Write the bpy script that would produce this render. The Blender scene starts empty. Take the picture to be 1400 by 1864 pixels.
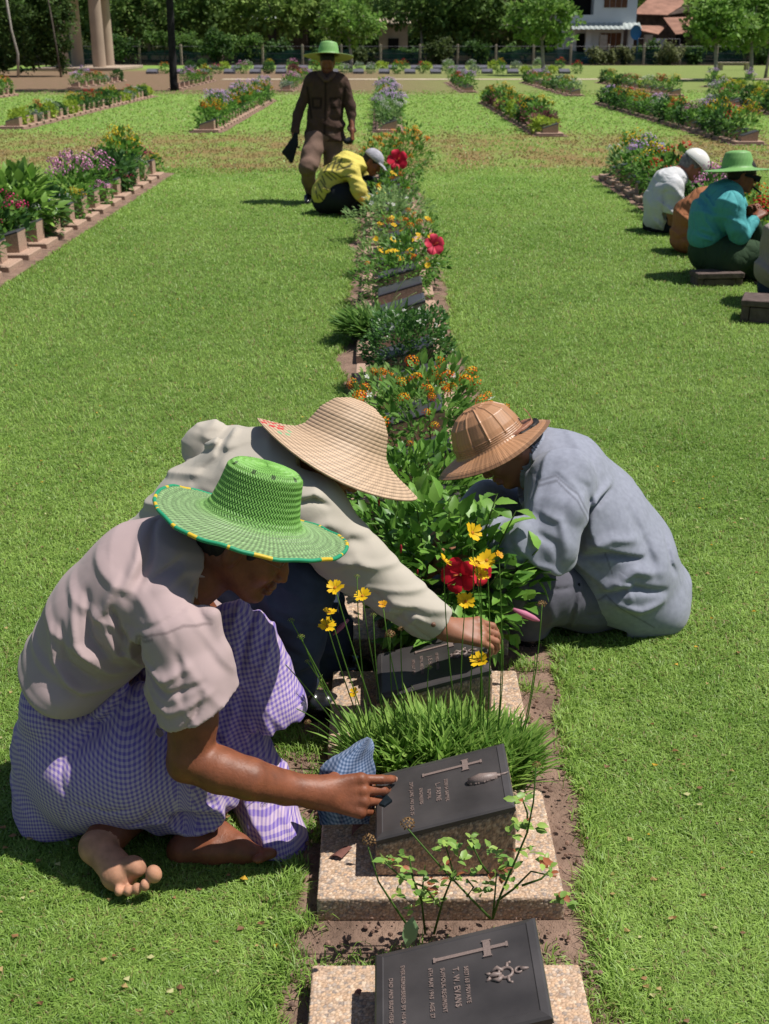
import bpy, math, os
import numpy as np
from mathutils import Vector, Matrix, Euler
PI = math.pi
rng = np.random.default_rng(7)
scene = bpy.context.scene
COLL = scene.collection

# ------------------------------------------------------------------ camera
CAM_H, FPX, PITCH, YAW = 1.7, 2150.0, math.atan2(858, 2150), -math.atan2(10, 2315)
cam_d = bpy.data.cameras.new("camera")
cam = bpy.data.objects.new("camera", cam_d)
COLL.objects.link(cam)
cam.location = (0, 0, CAM_H)
cam.rotation_euler = (PI/2 - PITCH, 0, YAW)
cam_d.sensor_fit = 'VERTICAL'
cam_d.sensor_height = 36.0
cam_d.sensor_width = 36.0
cam_d.lens = FPX/1864*36.0
cam_d.clip_start, cam_d.clip_end = 0.05, 2000
cam_d.dof.use_dof = True
cam_d.dof.focus_distance = 2.55
cam_d.dof.aperture_fstop = 11.0
scene.camera = cam

# ------------------------------------------------------------------ world, sun, exposure
SUN_EL, SUN_AZ = math.radians(64), math.radians(2)      # azimuth measured from +X towards +Y
w = bpy.data.worlds.new("World"); scene.world = w; w.use_nodes = True
nt = w.node_tree
bg = nt.nodes['Background']
sky = nt.nodes.new('ShaderNodeTexSky'); sky.sky_type = 'NISHITA'; sky.sun_disc = False
sky.sun_elevation = SUN_EL; sky.sun_rotation = PI/2 - SUN_AZ
nt.links.new(sky.outputs[0], bg.inputs[0]); bg.inputs[1].default_value = 0.062
sd = bpy.data.lights.new("sun", 'SUN'); sd.energy = 4.6; sd.angle = math.radians(0.55); sd.color = (1, .96, .9)
sun = bpy.data.objects.new("sun", sd); COLL.objects.link(sun)
sdir = Vector((math.cos(SUN_EL)*math.cos(SUN_AZ), math.cos(SUN_EL)*math.sin(SUN_AZ), math.sin(SUN_EL)))
sun.rotation_euler = sdir.to_track_quat('Z', 'Y').to_euler()
sun.location = (5, 2, 12)
scene.view_settings.view_transform = 'Standard'
scene.view_settings.look = 'None'
scene.view_settings.exposure = 0.27
scene.view_settings.gamma = 1.0

# ------------------------------------------------------------------ measuring helpers (photo pixel -> world)
CR = np.array(Euler(cam.rotation_euler).to_matrix())
def _ray(px, py):
    return CR @ np.array([(px-700)/FPX, -(py-932)/FPX, -1.0])
YSH = [None]
def U(px, py, Y):
    if YSH[0]: Y = YSH[0](py, Y)
    d = _ray(px, py); t = Y/d[1]
    return np.array([0, 0, CAM_H]) + d*t
def G(px, py, z=0.0):
    d = _ray(px, py); t = (z-CAM_H)/d[2]
    return np.array([0, 0, CAM_H]) + d*t
def J(px, py, Y, rpx):
    if YSH[0]: Y = YSH[0](py, Y)
    d = _ray(px, py); t = Y/d[1]
    return np.array([0, 0, CAM_H]) + d*t, rpx*t/FPX

# ------------------------------------------------------------------ object helpers
def tag(o, label=None, cat=None, group=None, kind=None):
    if label: o['label'] = label
    if cat: o['category'] = cat
    if group: o['group'] = group
    if kind: o['kind'] = kind
    return o
def empty(name, loc, label=None, cat=None, group=None, rz=0.0):
    o = bpy.data.objects.new(name, None); COLL.objects.link(o)
    o.location = [float(c) for c in loc]; o.rotation_euler = (0, 0, rz); o.empty_display_size = .1
    return tag(o, label, cat, group)
def raw_mesh(name, V, Fs, mat=None, smooth=True, col=None, uv=None):
    """V (n,3); Fs: list of (m,k) int arrays (or one array)"""
    me = bpy.data.meshes.new(name)
    V = np.asarray(V, np.float32)
    if not isinstance(Fs, (list, tuple)): Fs = [Fs]
    Fs = [np.asarray(f, np.int32) for f in Fs if len(f)]
    loops = np.concatenate([f.ravel() for f in Fs]); tot = np.concatenate([np.full(len(f), f.shape[1], np.int32) for f in Fs])
    st = np.concatenate([[0], np.cumsum(tot)[:-1]]).astype(np.int32)
    me.vertices.add(len(V)); me.vertices.foreach_set('co', V.ravel())
    me.loops.add(len(loops)); me.loops.foreach_set('vertex_index', loops)
    me.polygons.add(len(tot)); me.polygons.foreach_set('loop_start', st)
    me.polygons.foreach_set('use_smooth', np.full(len(tot), bool(smooth)))
    if col is not None:
        a = me.color_attributes.new('Col', 'FLOAT_COLOR', 'POINT')
        c = np.ones((len(V), 4), np.float32); c[:, :3] = col; a.data.foreach_set('color', c.ravel())
    if uv is not None:
        l = me.uv_layers.new(name='UVMap')
        l.data.foreach_set('uv', np.asarray(uv, np.float32)[loops].ravel())
    me.update(calc_edges=True)
    if mat: me.materials.append(mat)
    return me
def wmat(r):
    m = Matrix.LocRotScale(r.location, r.rotation_euler, r.scale)
    return m if r.parent is None else wmat(r.parent) @ r.matrix_parent_inverse @ m
def link(name, me, parent=None, world=True):
    """vertices are given in world coordinates: with a parent, the parent's place is taken off"""
    o = bpy.data.objects.new(name, me); COLL.objects.link(o)
    if parent is not None:
        o.parent = parent
        if world:
            o.matrix_parent_inverse = wmat(parent).inverted()
    return o
def mk(name, V, Fs, mat, parent=None, smooth=True, col=None, uv=None, world=True):
    return link(name, raw_mesh(name, V, Fs, mat, smooth, col, uv), parent, world)

class MB:                                     # plain mesh collector
    def __init__(s): s.V = []; s.F = {3: [], 4: []}; s.n = 0; s.C = []; s.hascol = False
    def add(s, V, F, col=None):
        V = np.asarray(V, float).reshape(-1, 3)
        for f in (F if isinstance(F, list) and len(F) and hasattr(F[0], 'ndim') and F[0].ndim == 2 else [np.asarray(F)]):
            if len(f): s.F.setdefault(f.shape[1], []).append(np.asarray(f, int)+s.n)
        s.V.append(V); s.n += len(V)
        c = np.ones((len(V), 3))*0.5
        if col is not None: c[:] = col; s.hascol = True
        s.C.append(c)
    def box(s, c, size, R=None, col=None, bev=0.0):
        x, y, z = np.array(size)/2
        if bev <= 0:
            P = np.array([[i*x, j*y, k*z] for i in (-1, 1) for j in (-1, 1) for k in (-1, 1)], float)
            F = [[0, 1, 3, 2], [4, 6, 7, 5], [0, 4, 5, 1], [2, 3, 7, 6], [0, 2, 6, 4], [1, 5, 7, 3]]
            if R is not None: P = P @ np.asarray(R).T
            s.add(P+np.asarray(c), np.array(F), col); return
        b = bev                                # chamfered box
        ring = lambda xx, yy, zz: [[-xx+b, -yy, zz], [xx-b, -yy, zz], [xx, -yy+b, zz], [xx, yy-b, zz], [xx-b, yy, zz], [-xx+b, yy, zz], [-xx, yy-b, zz], [-xx, -yy+b, zz]]
        P = ring(x-b, y-b, -z) + ring(x, y, -z+b) + ring(x, y, z-b) + ring(x-b, y-b, z)
        F = []
        for l in range(3):
            for i in range(8): j = (i+1) % 8; F.append([l*8+i, l*8+j, l*8+8+j, l*8+8+i])
        P = np.array(P, float)
        if R is not None: P = P @ np.asarray(R).T
        top = np.array([24+i for i in range(8)])[None]; bot = np.array([7-i for i in range(8)])[None]
        s.add(P+np.asarray(c), [np.array(F), top, bot], col)
    def tube(s, pts, rad, n=6, col=None, cap=True):
        pts = np.asarray(pts, float); rad = np.broadcast_to(np.asarray(rad, float), (len(pts),))
        T = np.gradient(pts, axis=0); T /= np.linalg.norm(T, axis=1)[:, None]+1e-9
        ref = np.array([0, 0, 1.0]) if abs(T[0][2]) < .9 else np.array([1.0, 0, 0])
        V = []; a = np.arange(n)*2*PI/n
        for p, t, r in zip(pts, T, rad):
            u = np.cross(t, ref); u /= np.linalg.norm(u)+1e-9; v = np.cross(t, u)
            V.append(p + r*(np.cos(a)[:, None]*u + np.sin(a)[:, None]*v))
        F = []
        for i in range(len(pts)-1):
            for j in range(n): k = (j+1) % n; F.append([i*n+j, i*n+k, i*n+n+k, i*n+n+j])
        Fs = [np.array(F)]
        if cap: Fs += [np.arange(n)[::-1][None].copy(), (np.arange(n)+(len(pts)-1)*n)[None]]
        s.add(np.concatenate(V), Fs, col)
    def build(s, name, mat, parent=None, smooth=False, world=True):
        F = [np.concatenate(v) for v in s.F.values() if len(v)]
        return mk(name, np.concatenate(s.V), F, mat, parent, smooth, np.concatenate(s.C) if s.hascol else None, world=world)

# ------------------------------------------------------------------ materials
def mat(name, col=(.5, .5, .5), rough=.6, spec=.3, use_col=False, noise=None, bump=None, trans=0.0, metal=0.0, sheen=0.0, sss=0.0, crease=None, bump2=None):
    m = bpy.data.materials.new(name); m.use_nodes = True
    N = m.node_tree.nodes; L = m.node_tree.links; b = N['Principled BSDF']
    b.inputs['Roughness'].default_value = rough; b.inputs['Specular IOR Level'].default_value = spec
    b.inputs['Metallic'].default_value = metal; b.inputs['Sheen Weight'].default_value = sheen
    b.inputs['Subsurface Weight'].default_value = sss
    if sss: b.inputs['Subsurface Radius'].default_value = (.012, .005, .002); b.inputs['Subsurface Scale'].default_value = 1.0
    tc = N.new('ShaderNodeTexCoord')
    if use_col:
        a = N.new('ShaderNodeAttribute'); a.attribute_name = 'Col'; src = a.outputs['Color']
    else:
        r = N.new('ShaderNodeRGB'); r.outputs[0].default_value = (*col, 1); src = r.outputs[0]
    if noise:                                  # (scale, amount)
        n = N.new('ShaderNodeTexNoise'); n.inputs['Scale'].default_value = noise[0]; n.inputs['Detail'].default_value = 6
        L.new(tc.outputs['Object'], n.inputs['Vector'])
        mr = N.new('ShaderNodeMapRange'); mr.inputs['From Min'].default_value = .3; mr.inputs['From Max'].default_value = .7
        mr.inputs['To Min'].default_value = 1-noise[1]; mr.inputs['To Max'].default_value = 1+noise[1]
        L.new(n.outputs['Fac'], mr.inputs['Value'])
        mx = N.new('ShaderNodeVectorMath'); mx.operation = 'SCALE'
        L.new(src, mx.inputs[0]); L.new(mr.outputs[0], mx.inputs['Scale']); src = mx.outputs[0]
    L.new(src, b.inputs['Base Color'])
    prev = None
    for bb in (bump, bump2):
        if bb:                                 # (scale, strength, distance)
            n = N.new('ShaderNodeTexNoise'); n.inputs['Scale'].default_value = bb[0]; n.inputs['Detail'].default_value = 4
            L.new(tc.outputs['Object'], n.inputs['Vector'])
            bu = N.new('ShaderNodeBump'); bu.inputs['Strength'].default_value = bb[1]; bu.inputs['Distance'].default_value = bb[2]
            L.new(n.outputs['Fac'], bu.inputs['Height'])
            if prev: L.new(prev, bu.inputs['Normal'])
            prev = bu.outputs[0]
    if crease:                                 # (scale, strength, distance): ridged folds of cloth
        mp = N.new('ShaderNodeMapping'); mp.inputs['Rotation'].default_value = (.3, .5, .2); mp.inputs['Scale'].default_value = (1, .8, .55)
        n = N.new('ShaderNodeTexNoise'); n.inputs['Scale'].default_value = crease[0]; n.inputs['Detail'].default_value = 1.5; n.inputs['Distortion'].default_value = .9
        L.new(tc.outputs['Object'], mp.inputs[0]); L.new(mp.outputs[0], n.inputs['Vector'])
        a1 = N.new('ShaderNodeMath'); a1.operation = 'SUBTRACT'; a1.inputs[1].default_value = .5; L.new(n.outputs['Fac'], a1.inputs[0])
        a2 = N.new('ShaderNodeMath'); a2.operation = 'ABSOLUTE'; L.new(a1.outputs[0], a2.inputs[0])
        a3 = N.new('ShaderNodeMath'); a3.operation = 'POWER'; a3.inputs[1].default_value = .95; L.new(a2.outputs[0], a3.inputs[0])
        bu = N.new('ShaderNodeBump'); bu.inputs['Strength'].default_value = crease[1]; bu.inputs['Distance'].default_value = crease[2]
        L.new(a3.outputs[0], bu.inputs['Height'])
        if prev: L.new(prev, bu.inputs['Normal'])
        prev = bu.outputs[0]
    if prev: L.new(prev, b.inputs['Normal'])
    if trans > 0:
        t = N.new('ShaderNodeBsdfTranslucent'); L.new(src, t.inputs[0])
        ms = N.new('ShaderNodeMixShader'); ms.inputs[0].default_value = trans
        L.new(b.outputs[0], ms.inputs[1]); L.new(t.outputs[0], ms.inputs[2]); L.new(ms.outputs[0], N['Material Output'].inputs[0])
    return m
def nd(m, typ, **kw):
    n = m.node_tree.nodes.new(typ)
    for k, v in kw.items(): setattr(n, k, v)
    return n

M = {}
M['leaf'] = mat('leaf', use_col=True, rough=.42, spec=.4, trans=.3)
M['leaf_matte'] = mat('leaf_matte', use_col=True, rough=.6, spec=.25, trans=.42)
M['petal'] = mat('petal', use_col=True, rough=.55, spec=.2, trans=.25)
M['grass'] = mat('grass', use_col=True, rough=.5, spec=.3, trans=.4)
M['hatcol'] = mat('hat_weave', use_col=True, rough=.5, spec=.35)
M['hatleaf'] = mat('hat_dry_leaf', use_col=True, rough=.38, spec=.5)
M['aggregate'] = mat('pebble_aggregate', use_col=True, rough=.8, spec=.2, noise=(220, .12), bump=(500, .3, .001))
M['bark'] = mat('bark', (.09, .075, .06), .9, .1, noise=(8, .4), bump=(30, .6, .02))
M['bark_pale'] = mat('bark_pale', (.33, .3, .26), .85, .1, noise=(10, .3), bump=(30, .4, .02))
M['bark_dark'] = mat('bark_dark', (.022, .021, .022), .9, .15, noise=(8, .4), bump=(30, .6, .02))
M['soil'] = mat('soil', (.215, .142, .106), .95, .1, noise=(9, .35), bump=(60, .9, .012), bump2=(260, .8, .004))
M['stone_far'] = mat('aggregate_far', (.40, .27, .20), .85, .15, noise=(90, .28), bump=(120, .6, .006))
M['bronze'] = mat('bronze_plaque', (.052, .046, .045), .42, .5, noise=(9, .34), bump=(900, .08, .0006))
M['bronze_far'] = mat('bronze_plaque_far', (.055, .053, .060), .38, .5, noise=(6, .2))
M['relief'] = mat('bronze_relief', (.21, .155, .135), .5, .5, noise=(400, .2), bump=(500, .3, .001))
# ------------------------------------------------------------------ signed-distance modelling for bodies and clothes
def nrm(v):
    v = np.asarray(v, float); return v/(np.linalg.norm(v)+1e-12)
class SD:
    def __init__(s, vox, k=.02): s.v = vox; s.k = k; s.ops = []; s.lo = np.full(3, 1e9); s.hi = np.full(3, -1e9)
    def _b(s, P, r): s.lo = np.minimum(s.lo, np.asarray(P)-r); s.hi = np.maximum(s.hi, np.asarray(P)+r)
    def c(s, a, ra, b, rb, k=None, fl=None, sub=False):
        a = np.asarray(a, float); b = np.asarray(b, float); f = max(1, fl[1]) if fl else 1
        if not sub: s._b(a, ra*f); s._b(b, rb*f)
        s.ops.append(('sub' if sub else 'add', 'c', (a, ra, b, rb, fl), s.k if k is None else k,
                      np.minimum(a-ra*f, b-rb*f), np.maximum(a+ra*f, b+rb*f)))
    def chain(s, pts, k=None, fl=None, sub=False):
        for (a, ra), (b, rb) in zip(pts[:-1], pts[1:]): s.c(a, ra, b, rb, k, fl, sub)
    def e(s, c, r, R=None, k=None, sub=False):
        c = np.asarray(c, float); r = np.asarray(r, float) if np.ndim(r) else np.full(3, float(r)); m = r.max()
        if not sub: s._b(c, m)
        s.ops.append(('sub' if sub else 'add', 'e', (c, r, R), s.k if k is None else k, c-m, c+m))
    def cut(s, p, n, rad, soft=0):
        """drop what lies on the n side of the plane, within rad of p"""
        p = np.asarray(p, float); s.ops.append(('cut', 'p', (p, nrm(n), rad), 0, p-rad, p+rad))
    def fold(s, pts, wd, amp, yr):
        """a ridge (amp > 0) or crease (amp < 0) running along pts, seen in the side (X-Z) plane"""
        P = np.asarray(pts, float); m = wd*2.6
        s.ops.append(('fold', 'f', (P, wd, amp), 0, np.array([P[:, 0].min()-m, yr[0], P[:, 2].min()-m]), np.array([P[:, 0].max()+m, yr[1], P[:, 2].max()+m])))
    def waves(s, amp, n, freq, seed=0, lo=None, hi=None):
        s.ops.append(('wave', 'w', (amp, nrm(n), freq, seed), 0, lo, hi))
    def ridges(s, amp, n, freq, seed=0, thr=.0):
        """sharp-crested cloth folds in patches, running across n"""
        s.ops.append(('wave', 'r', (amp, nrm(n), freq, seed, thr), 0, None, None))
    def run(s):
        v = s.v; pad = v*4; lo = s.lo-pad; hi = s.hi+pad
        D = np.ceil((hi-lo)/v).astype(int)+1
        A = np.full(D, 1.0, np.float32)
        ax = [(lo[i]+np.arange(D[i])*v).astype(np.float32) for i in range(3)]
        for op, kind, pr, k, bl, bh in s.ops:
            if bl is None: bl, bh = lo, hi
            mg = k + v*3 if op in ('add', 'sub') else 0
            i0 = np.clip(np.floor((np.asarray(bl)-mg-lo)/v).astype(int), 0, D); i1 = np.clip(np.ceil((np.asarray(bh)+mg-lo)/v).astype(int)+1, 0, D)
            if (i1 <= i0).any(): continue
            sl = tuple(slice(a, b) for a, b in zip(i0, i1))
            x = ax[0][sl[0]][:, None, None]; y = ax[1][sl[1]][None, :, None]; z = ax[2][sl[2]][None, None, :]
            W = A[sl]
            if kind == 'c':
                a, ra, b, rb, fl = pr
                ba = b-a; px, py, pz = x-a[0], y-a[1], z-a[2]; sc = 1.0
                if fl:
                    n = nrm(fl[0]); f = 1/fl[1]-1
                    dn = px*n[0]+py*n[1]+pz*n[2]; px = px+dn*n[0]*f; py = py+dn*n[1]*f; pz = pz+dn*n[2]*f
                    ba = ba + n*(ba@n)*f
                L2 = ba@ba+1e-12
                t = np.clip((px*ba[0]+py*ba[1]+pz*ba[2])/L2, 0, 1)
                d = np.sqrt((px-t*ba[0])**2+(py-t*ba[1])**2+(pz-t*ba[2])**2)-(ra+t*(rb-ra))
            elif kind == 'e':
                c, r, R = pr
                px, py, pz = x-c[0], y-c[1], z-c[2]
                if R is not None:
                    R = np.asarray(R); q = [px*R[i][0]+py*R[i][1]+pz*R[i][2] for i in range(3)]
                else: q = [px, py, pz]
                k0 = np.sqrt((q[0]/r[0])**2+(q[1]/r[1])**2+(q[2]/r[2])**2)
                k1 = np.sqrt((q[0]/r[0]**2)**2+(q[1]/r[1]**2)**2+(q[2]/r[2]**2)**2)+1e-9
                d = k0*(k0-1)/k1
            elif kind == 'p':
                p, n, rad = pr
                px, py, pz = x-p[0], y-p[1], z-p[2]
                dd = px*n[0]+py*n[1]+pz*n[2]; inside = (px*px+py*py+pz*pz) < rad*rad
                W[...] = np.where(inside, np.maximum(W, dd), W); continue
            elif kind == 'f':
                P, wd, amp = pr
                best = np.full((x.shape[0], 1, z.shape[2]), 1e9, np.float32); tt = np.zeros_like(best); nseg = len(P)-1
                for q in range(nseg):
                    a = P[q]; ba = P[q+1]-a; L2 = ba[0]**2+ba[2]**2+1e-12
                    t = np.clip(((x-a[0])*ba[0]+(z-a[2])*ba[2])/L2, 0, 1)
                    d = (x-a[0]-t*ba[0])**2+(z-a[2]-t*ba[2])**2
                    tt = np.where(d < best, (q+t)/nseg, tt); best = np.minimum(best, d)
                W -= amp*np.exp(-best/wd**2)*(np.clip(np.sin(np.clip(tt*.9+.05, 0, 1)*PI), 0, 1)**.6); continue
            elif kind == 'w':
                amp, n, fr, seed = pr
                r_ = np.random.default_rng(seed)
                acc = 0
                for q in range(4):
                    d1 = nrm(n+r_.normal(size=3)*.45); d2 = nrm(r_.normal(size=3)); ph = r_.uniform(0, 6, 2); ff = fr*r_.uniform(.6, 1.6)
                    acc = acc + np.sin((x*d1[0]+y*d1[1]+z*d1[2])*ff+ph[0]+1.7*np.sin((x*d2[0]+y*d2[1]+z*d2[2])*fr*.45+ph[1]))
                W -= (amp*.5*acc).astype(np.float32); continue
            elif kind == 'r':
                amp, n, fr, seed, thr = pr
                r_ = np.random.default_rng(seed+50)
                for q in range(2):
                    d1 = nrm(n+r_.normal(size=3)*.30); ph = r_.uniform(0, 6, 4); ds = [nrm(r_.normal(size=3)) for _ in range(3)]
                    arg = (x*d1[0]+y*d1[1]+z*d1[2])*fr*(1+.45*q)+ph[0]+1.6*np.sin((x*ds[0][0]+y*ds[0][1]+z*ds[0][2])*fr*.16+ph[1])
                    msk = np.sin((x*ds[1][0]+y*ds[1][1]+z*ds[1][2])*fr*.17+ph[2])+np.sin((x*ds[2][0]+y*ds[2][1]+z*ds[2][2])*fr*.13+ph[3])
                    msk = np.clip((msk-thr)*1.1, 0, 1)
                    W -= (amp*(1-.4*q)*msk*(np.clip(1-1.9*np.abs(np.sin(arg*.5)), -.22, 1))).astype(np.float32)
                continue
            d = d.astype(np.float32)
            if op == 'add':
                h = np.maximum(k-np.abs(W-d), 0)/max(k, 1e-6); W[...] = np.minimum(W, d)-h*h*k*.25
            else:
                d = -d; h = np.maximum(k-np.abs(W-d), 0)/max(k, 1e-6); W[...] = np.maximum(W, d)+h*h*k*.25
        return s.nets(A, lo, v)
    @staticmethod
    def nets(A, lo, v):
        for ax_ in range(3):                      # closed at the border
            sl = [slice(None)]*3; sl[ax_] = 0; A[tuple(sl)] = np.maximum(A[tuple(sl)], v*.5); sl[ax_] = -1; A[tuple(sl)] = np.maximum(A[tuple(sl)], v*.5)
        S = A < 0
        cnt = np.zeros(np.array(S.shape)-1, np.int8)
        for i in (0, 1):
            for j in (0, 1):
                for k in (0, 1): cnt += S[i:S.shape[0]-1+i, j:S.shape[1]-1+j, k:S.shape[2]-1+k]
        act = np.argwhere((cnt > 0) & (cnt < 8)); n = len(act)
        idx = np.full(cnt.shape, -1, np.int32); idx[act[:, 0], act[:, 1], act[:, 2]] = np.arange(n)
        cor = np.array([[i, j, k] for i in (0, 1) for j in (0, 1) for k in (0, 1)])
        vals = [A[act[:, 0]+c[0], act[:, 1]+c[1], act[:, 2]+c[2]] for c in cor]
        acc = np.zeros((n, 3)); w = np.zeros(n)
        for a in range(8):
            for b in range(a+1, 8):
                df = cor[b]-cor[a]
                if np.abs(df).sum() != 1: continue
                va, vb = vals[a], vals[b]; m = (va < 0) != (vb < 0)
                t = np.where(m, va/(va-vb+1e-12), 0)
                acc += m[:, None]*(cor[a]+t[:, None]*df); w += m
        V = lo + (act + acc/np.maximum(w, 1)[:, None])*v
        Q = []
        for ax_ in range(3):
            o1, o2 = [(1, 2), (2, 0), (0, 1)][ax_]
            sl0 = [slice(1, None)]*3; sl1 = [slice(1, None)]*3
            sl0[ax_] = slice(0, -1); sl1[ax_] = slice(1, None)
            a, b = S[tuple(sl0)], S[tuple(sl1)]
            for flip, msk in ((False, a & ~b), (True, ~a & b)):
                e = np.argwhere(msk)
                if not len(e): continue
                e = e.copy(); e[:, o1] += 1; e[:, o2] += 1
                c = []
                for d1, d2 in ((-1, -1), (0, -1), (0, 0), (-1, 0)):
                    q = e.copy(); q[:, o1] += d1; q[:, o2] += d2
                    q = np.minimum(q, np.array(idx.shape)-1)
                    c.append(idx[q[:, 0], q[:, 1], q[:, 2]])
                c = np.stack(c, 1)
                if flip: c = c[:, ::-1]
                Q.append(c[(c >= 0).all(1)])
        return V, np.concatenate(Q)
def smooth_v(V, Q, it=1, lam=.5):
    n = len(V)
    for _ in range(it):
        acc = np.zeros((n, 3)); w = np.zeros(n)
        for a, b in ((0, 1), (1, 2), (2, 3), (3, 0), (1, 0), (2, 1), (3, 2), (0, 3)):
            for c in range(3): acc[:, c] += np.bincount(Q[:, a], V[Q[:, b], c], n)
            w += np.bincount(Q[:, a], minlength=n)
        V = V + lam*(acc/np.maximum(w, 1)[:, None]-V)
    return V

# local frame: x forward, y to the person's left, z up
def frame(fwd, up):
    f = nrm(fwd); l = nrm(np.cross(up, f)); u = np.cross(f, l)
    return np.array([f, l, u])
def head(S, c, fwd, up, neck_to, sc=1.0, ears=True, nr=.056, face=1.0):
    R = frame(fwd, up); P = lambda a, b, d: c + sc*(a*R[0]+b*R[1]+d*R[2]); r = sc
    S.e(P(-.012, 0, .032), np.array([.098, .076, .088])*r, R, k=.02*r)
    S.e(P(.035, 0, -.028), np.array([.060, .060, .078])*r, R, k=.03*r)
    for y in (-1, 1):
        S.c(P(-.01, .052*y, -.045), .02*r, P(.062, .018*y, -.098), .018*r, k=.03*r)
        S.e(P(.066, .036*y, -.026), np.array([.022, .022, .020])*r, R, k=.025*r)
    S.e(P(.079, 0, -.100), np.array([.019, .021, .017])*r, R, k=.02*r)
    S.c(P(.083, -.034, .022), .010*r, P(.083, .034, .022), .010*r, k=.02*r)
    for y in (-1, 1):
        S.e(P(.097, .031*y, .001), np.array([.013, .016, .011])*r, R, k=.012*r, sub=True)
        S.e(P(.081, .031*y, -.001), np.array([.0125, .0145, .0115])*r, R, k=.004*r)
        S.c(P(.0915, .021*y, -.001), .0022*r, P(.0885, .042*y, -.003), .0020*r, k=.002*r)
    S.chain([(P(.092, 0, .012), .008*r), (P(.105, 0, -.016), .0085*r), (P(.113, 0, -.034), .0100*r)], k=.012*r)
    for y in (-1, 1): S.e(P(.102, .0125*y, -.038), np.array([.010, .0072, .0070])*r, R, k=.006*r)
    S.e(P(.099, 0, -.061), np.array([.012, .025, .0085])*r, R, k=.008*r)
    S.e(P(.097, 0, -.076), np.array([.012, .022, .009])*r, R, k=.008*r)
    S.c(P(.108, -.022, -.0675), .0022*r, P(.108, .022, -.0675), .0022*r, k=.004*r, sub=True)
    if ears:
        for y in (-1, 1):
            S.e(P(-.010, .078*y, -.008), np.array([.019, .0075, .032])*r, R, k=.008*r)
            S.e(P(-.006, .087*y, -.004), np.array([.010, .006, .019])*r, R, k=.004*r, sub=True)
    S.chain([(P(-.03, 0, -.045), nr*r), (neck_to, nr*1.1*r)], k=.04*r)
    return P, R
def hair(c, fwd, up, vox, sc=1.0, thick=.006, low=-.045, front=.055, hatp=None):
    R = frame(fwd, up); P = lambda a, b, d: c + sc*(a*R[0]+b*R[1]+d*R[2])
    S = SD(vox, .01)
    S.e(P(-.014, 0, .033), (np.array([.098, .076, .088])+thick)*sc, R)
    S.e(P(-.035, 0, -.02), np.array([.078, .07, .055])*sc, R, k=.02)
    S.e(P(.075, 0, -.06), np.array([.085, .09, .085])*sc, R, k=.008, sub=True)
    S.e(P(.0, .085, -.015), np.array([.028, .022, .036])*sc, R, k=.005, sub=True)
    S.e(P(.0, -.085, -.015), np.array([.028, .022, .036])*sc, R, k=.005, sub=True)
    S.cut(P(-.03, 0, low), -R[2]+.2*R[0], .2)
    if hatp: S.cut(hatp[0]+hatp[1]*.012, hatp[1], .3)
    S.waves(.0015, R[0], 300, 3)
    return S.run()
def hand(S, wrist, d, back, spec, sc=1.0, side=1, thumb=None, wr=.026):
    """wrist, d: direction of the hand, back: normal of the back of the hand; spec: curl per finger (index..little) as 3 bends each; side: +1 when the index side is along cross(d, back)"""
    d = nrm(d); b = nrm(np.asarray(back)-d*(np.asarray(back)@d)); s = np.cross(d, b)*side
    P = lambda x, y, z: wrist + sc*(x*d+y*s+z*b)
    S.c(P(-.01, 0, 0), wr*sc, P(.018, 0, 0), wr*.98*sc, k=.02, fl=(b, .78))
    for y0, y1 in ((-.016, -.033), (-.006, -.012), (.006, .010), (.016, .032)):
        S.c(P(.015, y0, 0), .0165*sc, P(.088-abs(y1+.008)*.25, y1, .001), .0125*sc, k=.012)
    L = [(.043, .026, .020), (.047, .030, .021), (.044, .028, .020), (.034, .021, .018)]
    for i, y in enumerate((.031, .010, -.011, -.031)):
        p = P(.088-abs(y+.004)*.28, y, .001); ang = 0; spread = (y)*1.2; rr = [.0100, .0094, .0086, .0074][:] if i < 3 else [.0088, .0082, .0076, .0066]
        S.e(p+b*.0025*sc, .0122*sc if i < 3 else .0108*sc, k=.006)
        for j in range(3):
            ang += spec[i][j]
            dirv = nrm(d*math.cos(ang)-b*math.sin(ang)+s*math.sin(spread)*(1 if j == 0 else .4)*math.cos(ang))
            q = p+dirv*L[i][j]*sc
            S.c(p, rr[j]*sc, q, rr[j+1]*sc, k=.003); p = q
        nz_ = nrm(b*math.cos(ang)+d*math.sin(ang)); S.__dict__.setdefault('nails', []).append((p-dirv*.001*sc+nz_*.0062*sc, dirv, nz_, sc*(.85 if i == 3 else 1)))
        S.e(p-dirv*.004*sc+nrm(b*math.cos(ang)+d*math.sin(ang))*.0035*sc, np.array([.0066, .0052, .0034])*sc, np.array([dirv, s, np.cross(dirv, s)]), k=.001)
    if thumb is None: thumb = [(.03, .034, -.012), (.062, .052, -.026), (.088, .050, -.034)]
    t = [P(.012, .018, -.006)]+[P(*q) for q in thumb]
    S.chain(list(zip(t, [.0165*sc, .0140*sc, .0112*sc, .0088*sc])), k=.008)
def sdmesh(S, name, mt, parent, sm=1, uvf=None, colf=None):
    V, Q = S if isinstance(S, tuple) else S.run()
    if sm: V = smooth_v(V, Q, sm)
    return mk(name, V, Q, mt, parent, True, colf(V) if colf else None, uvf(V) if uvf else None)

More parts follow.
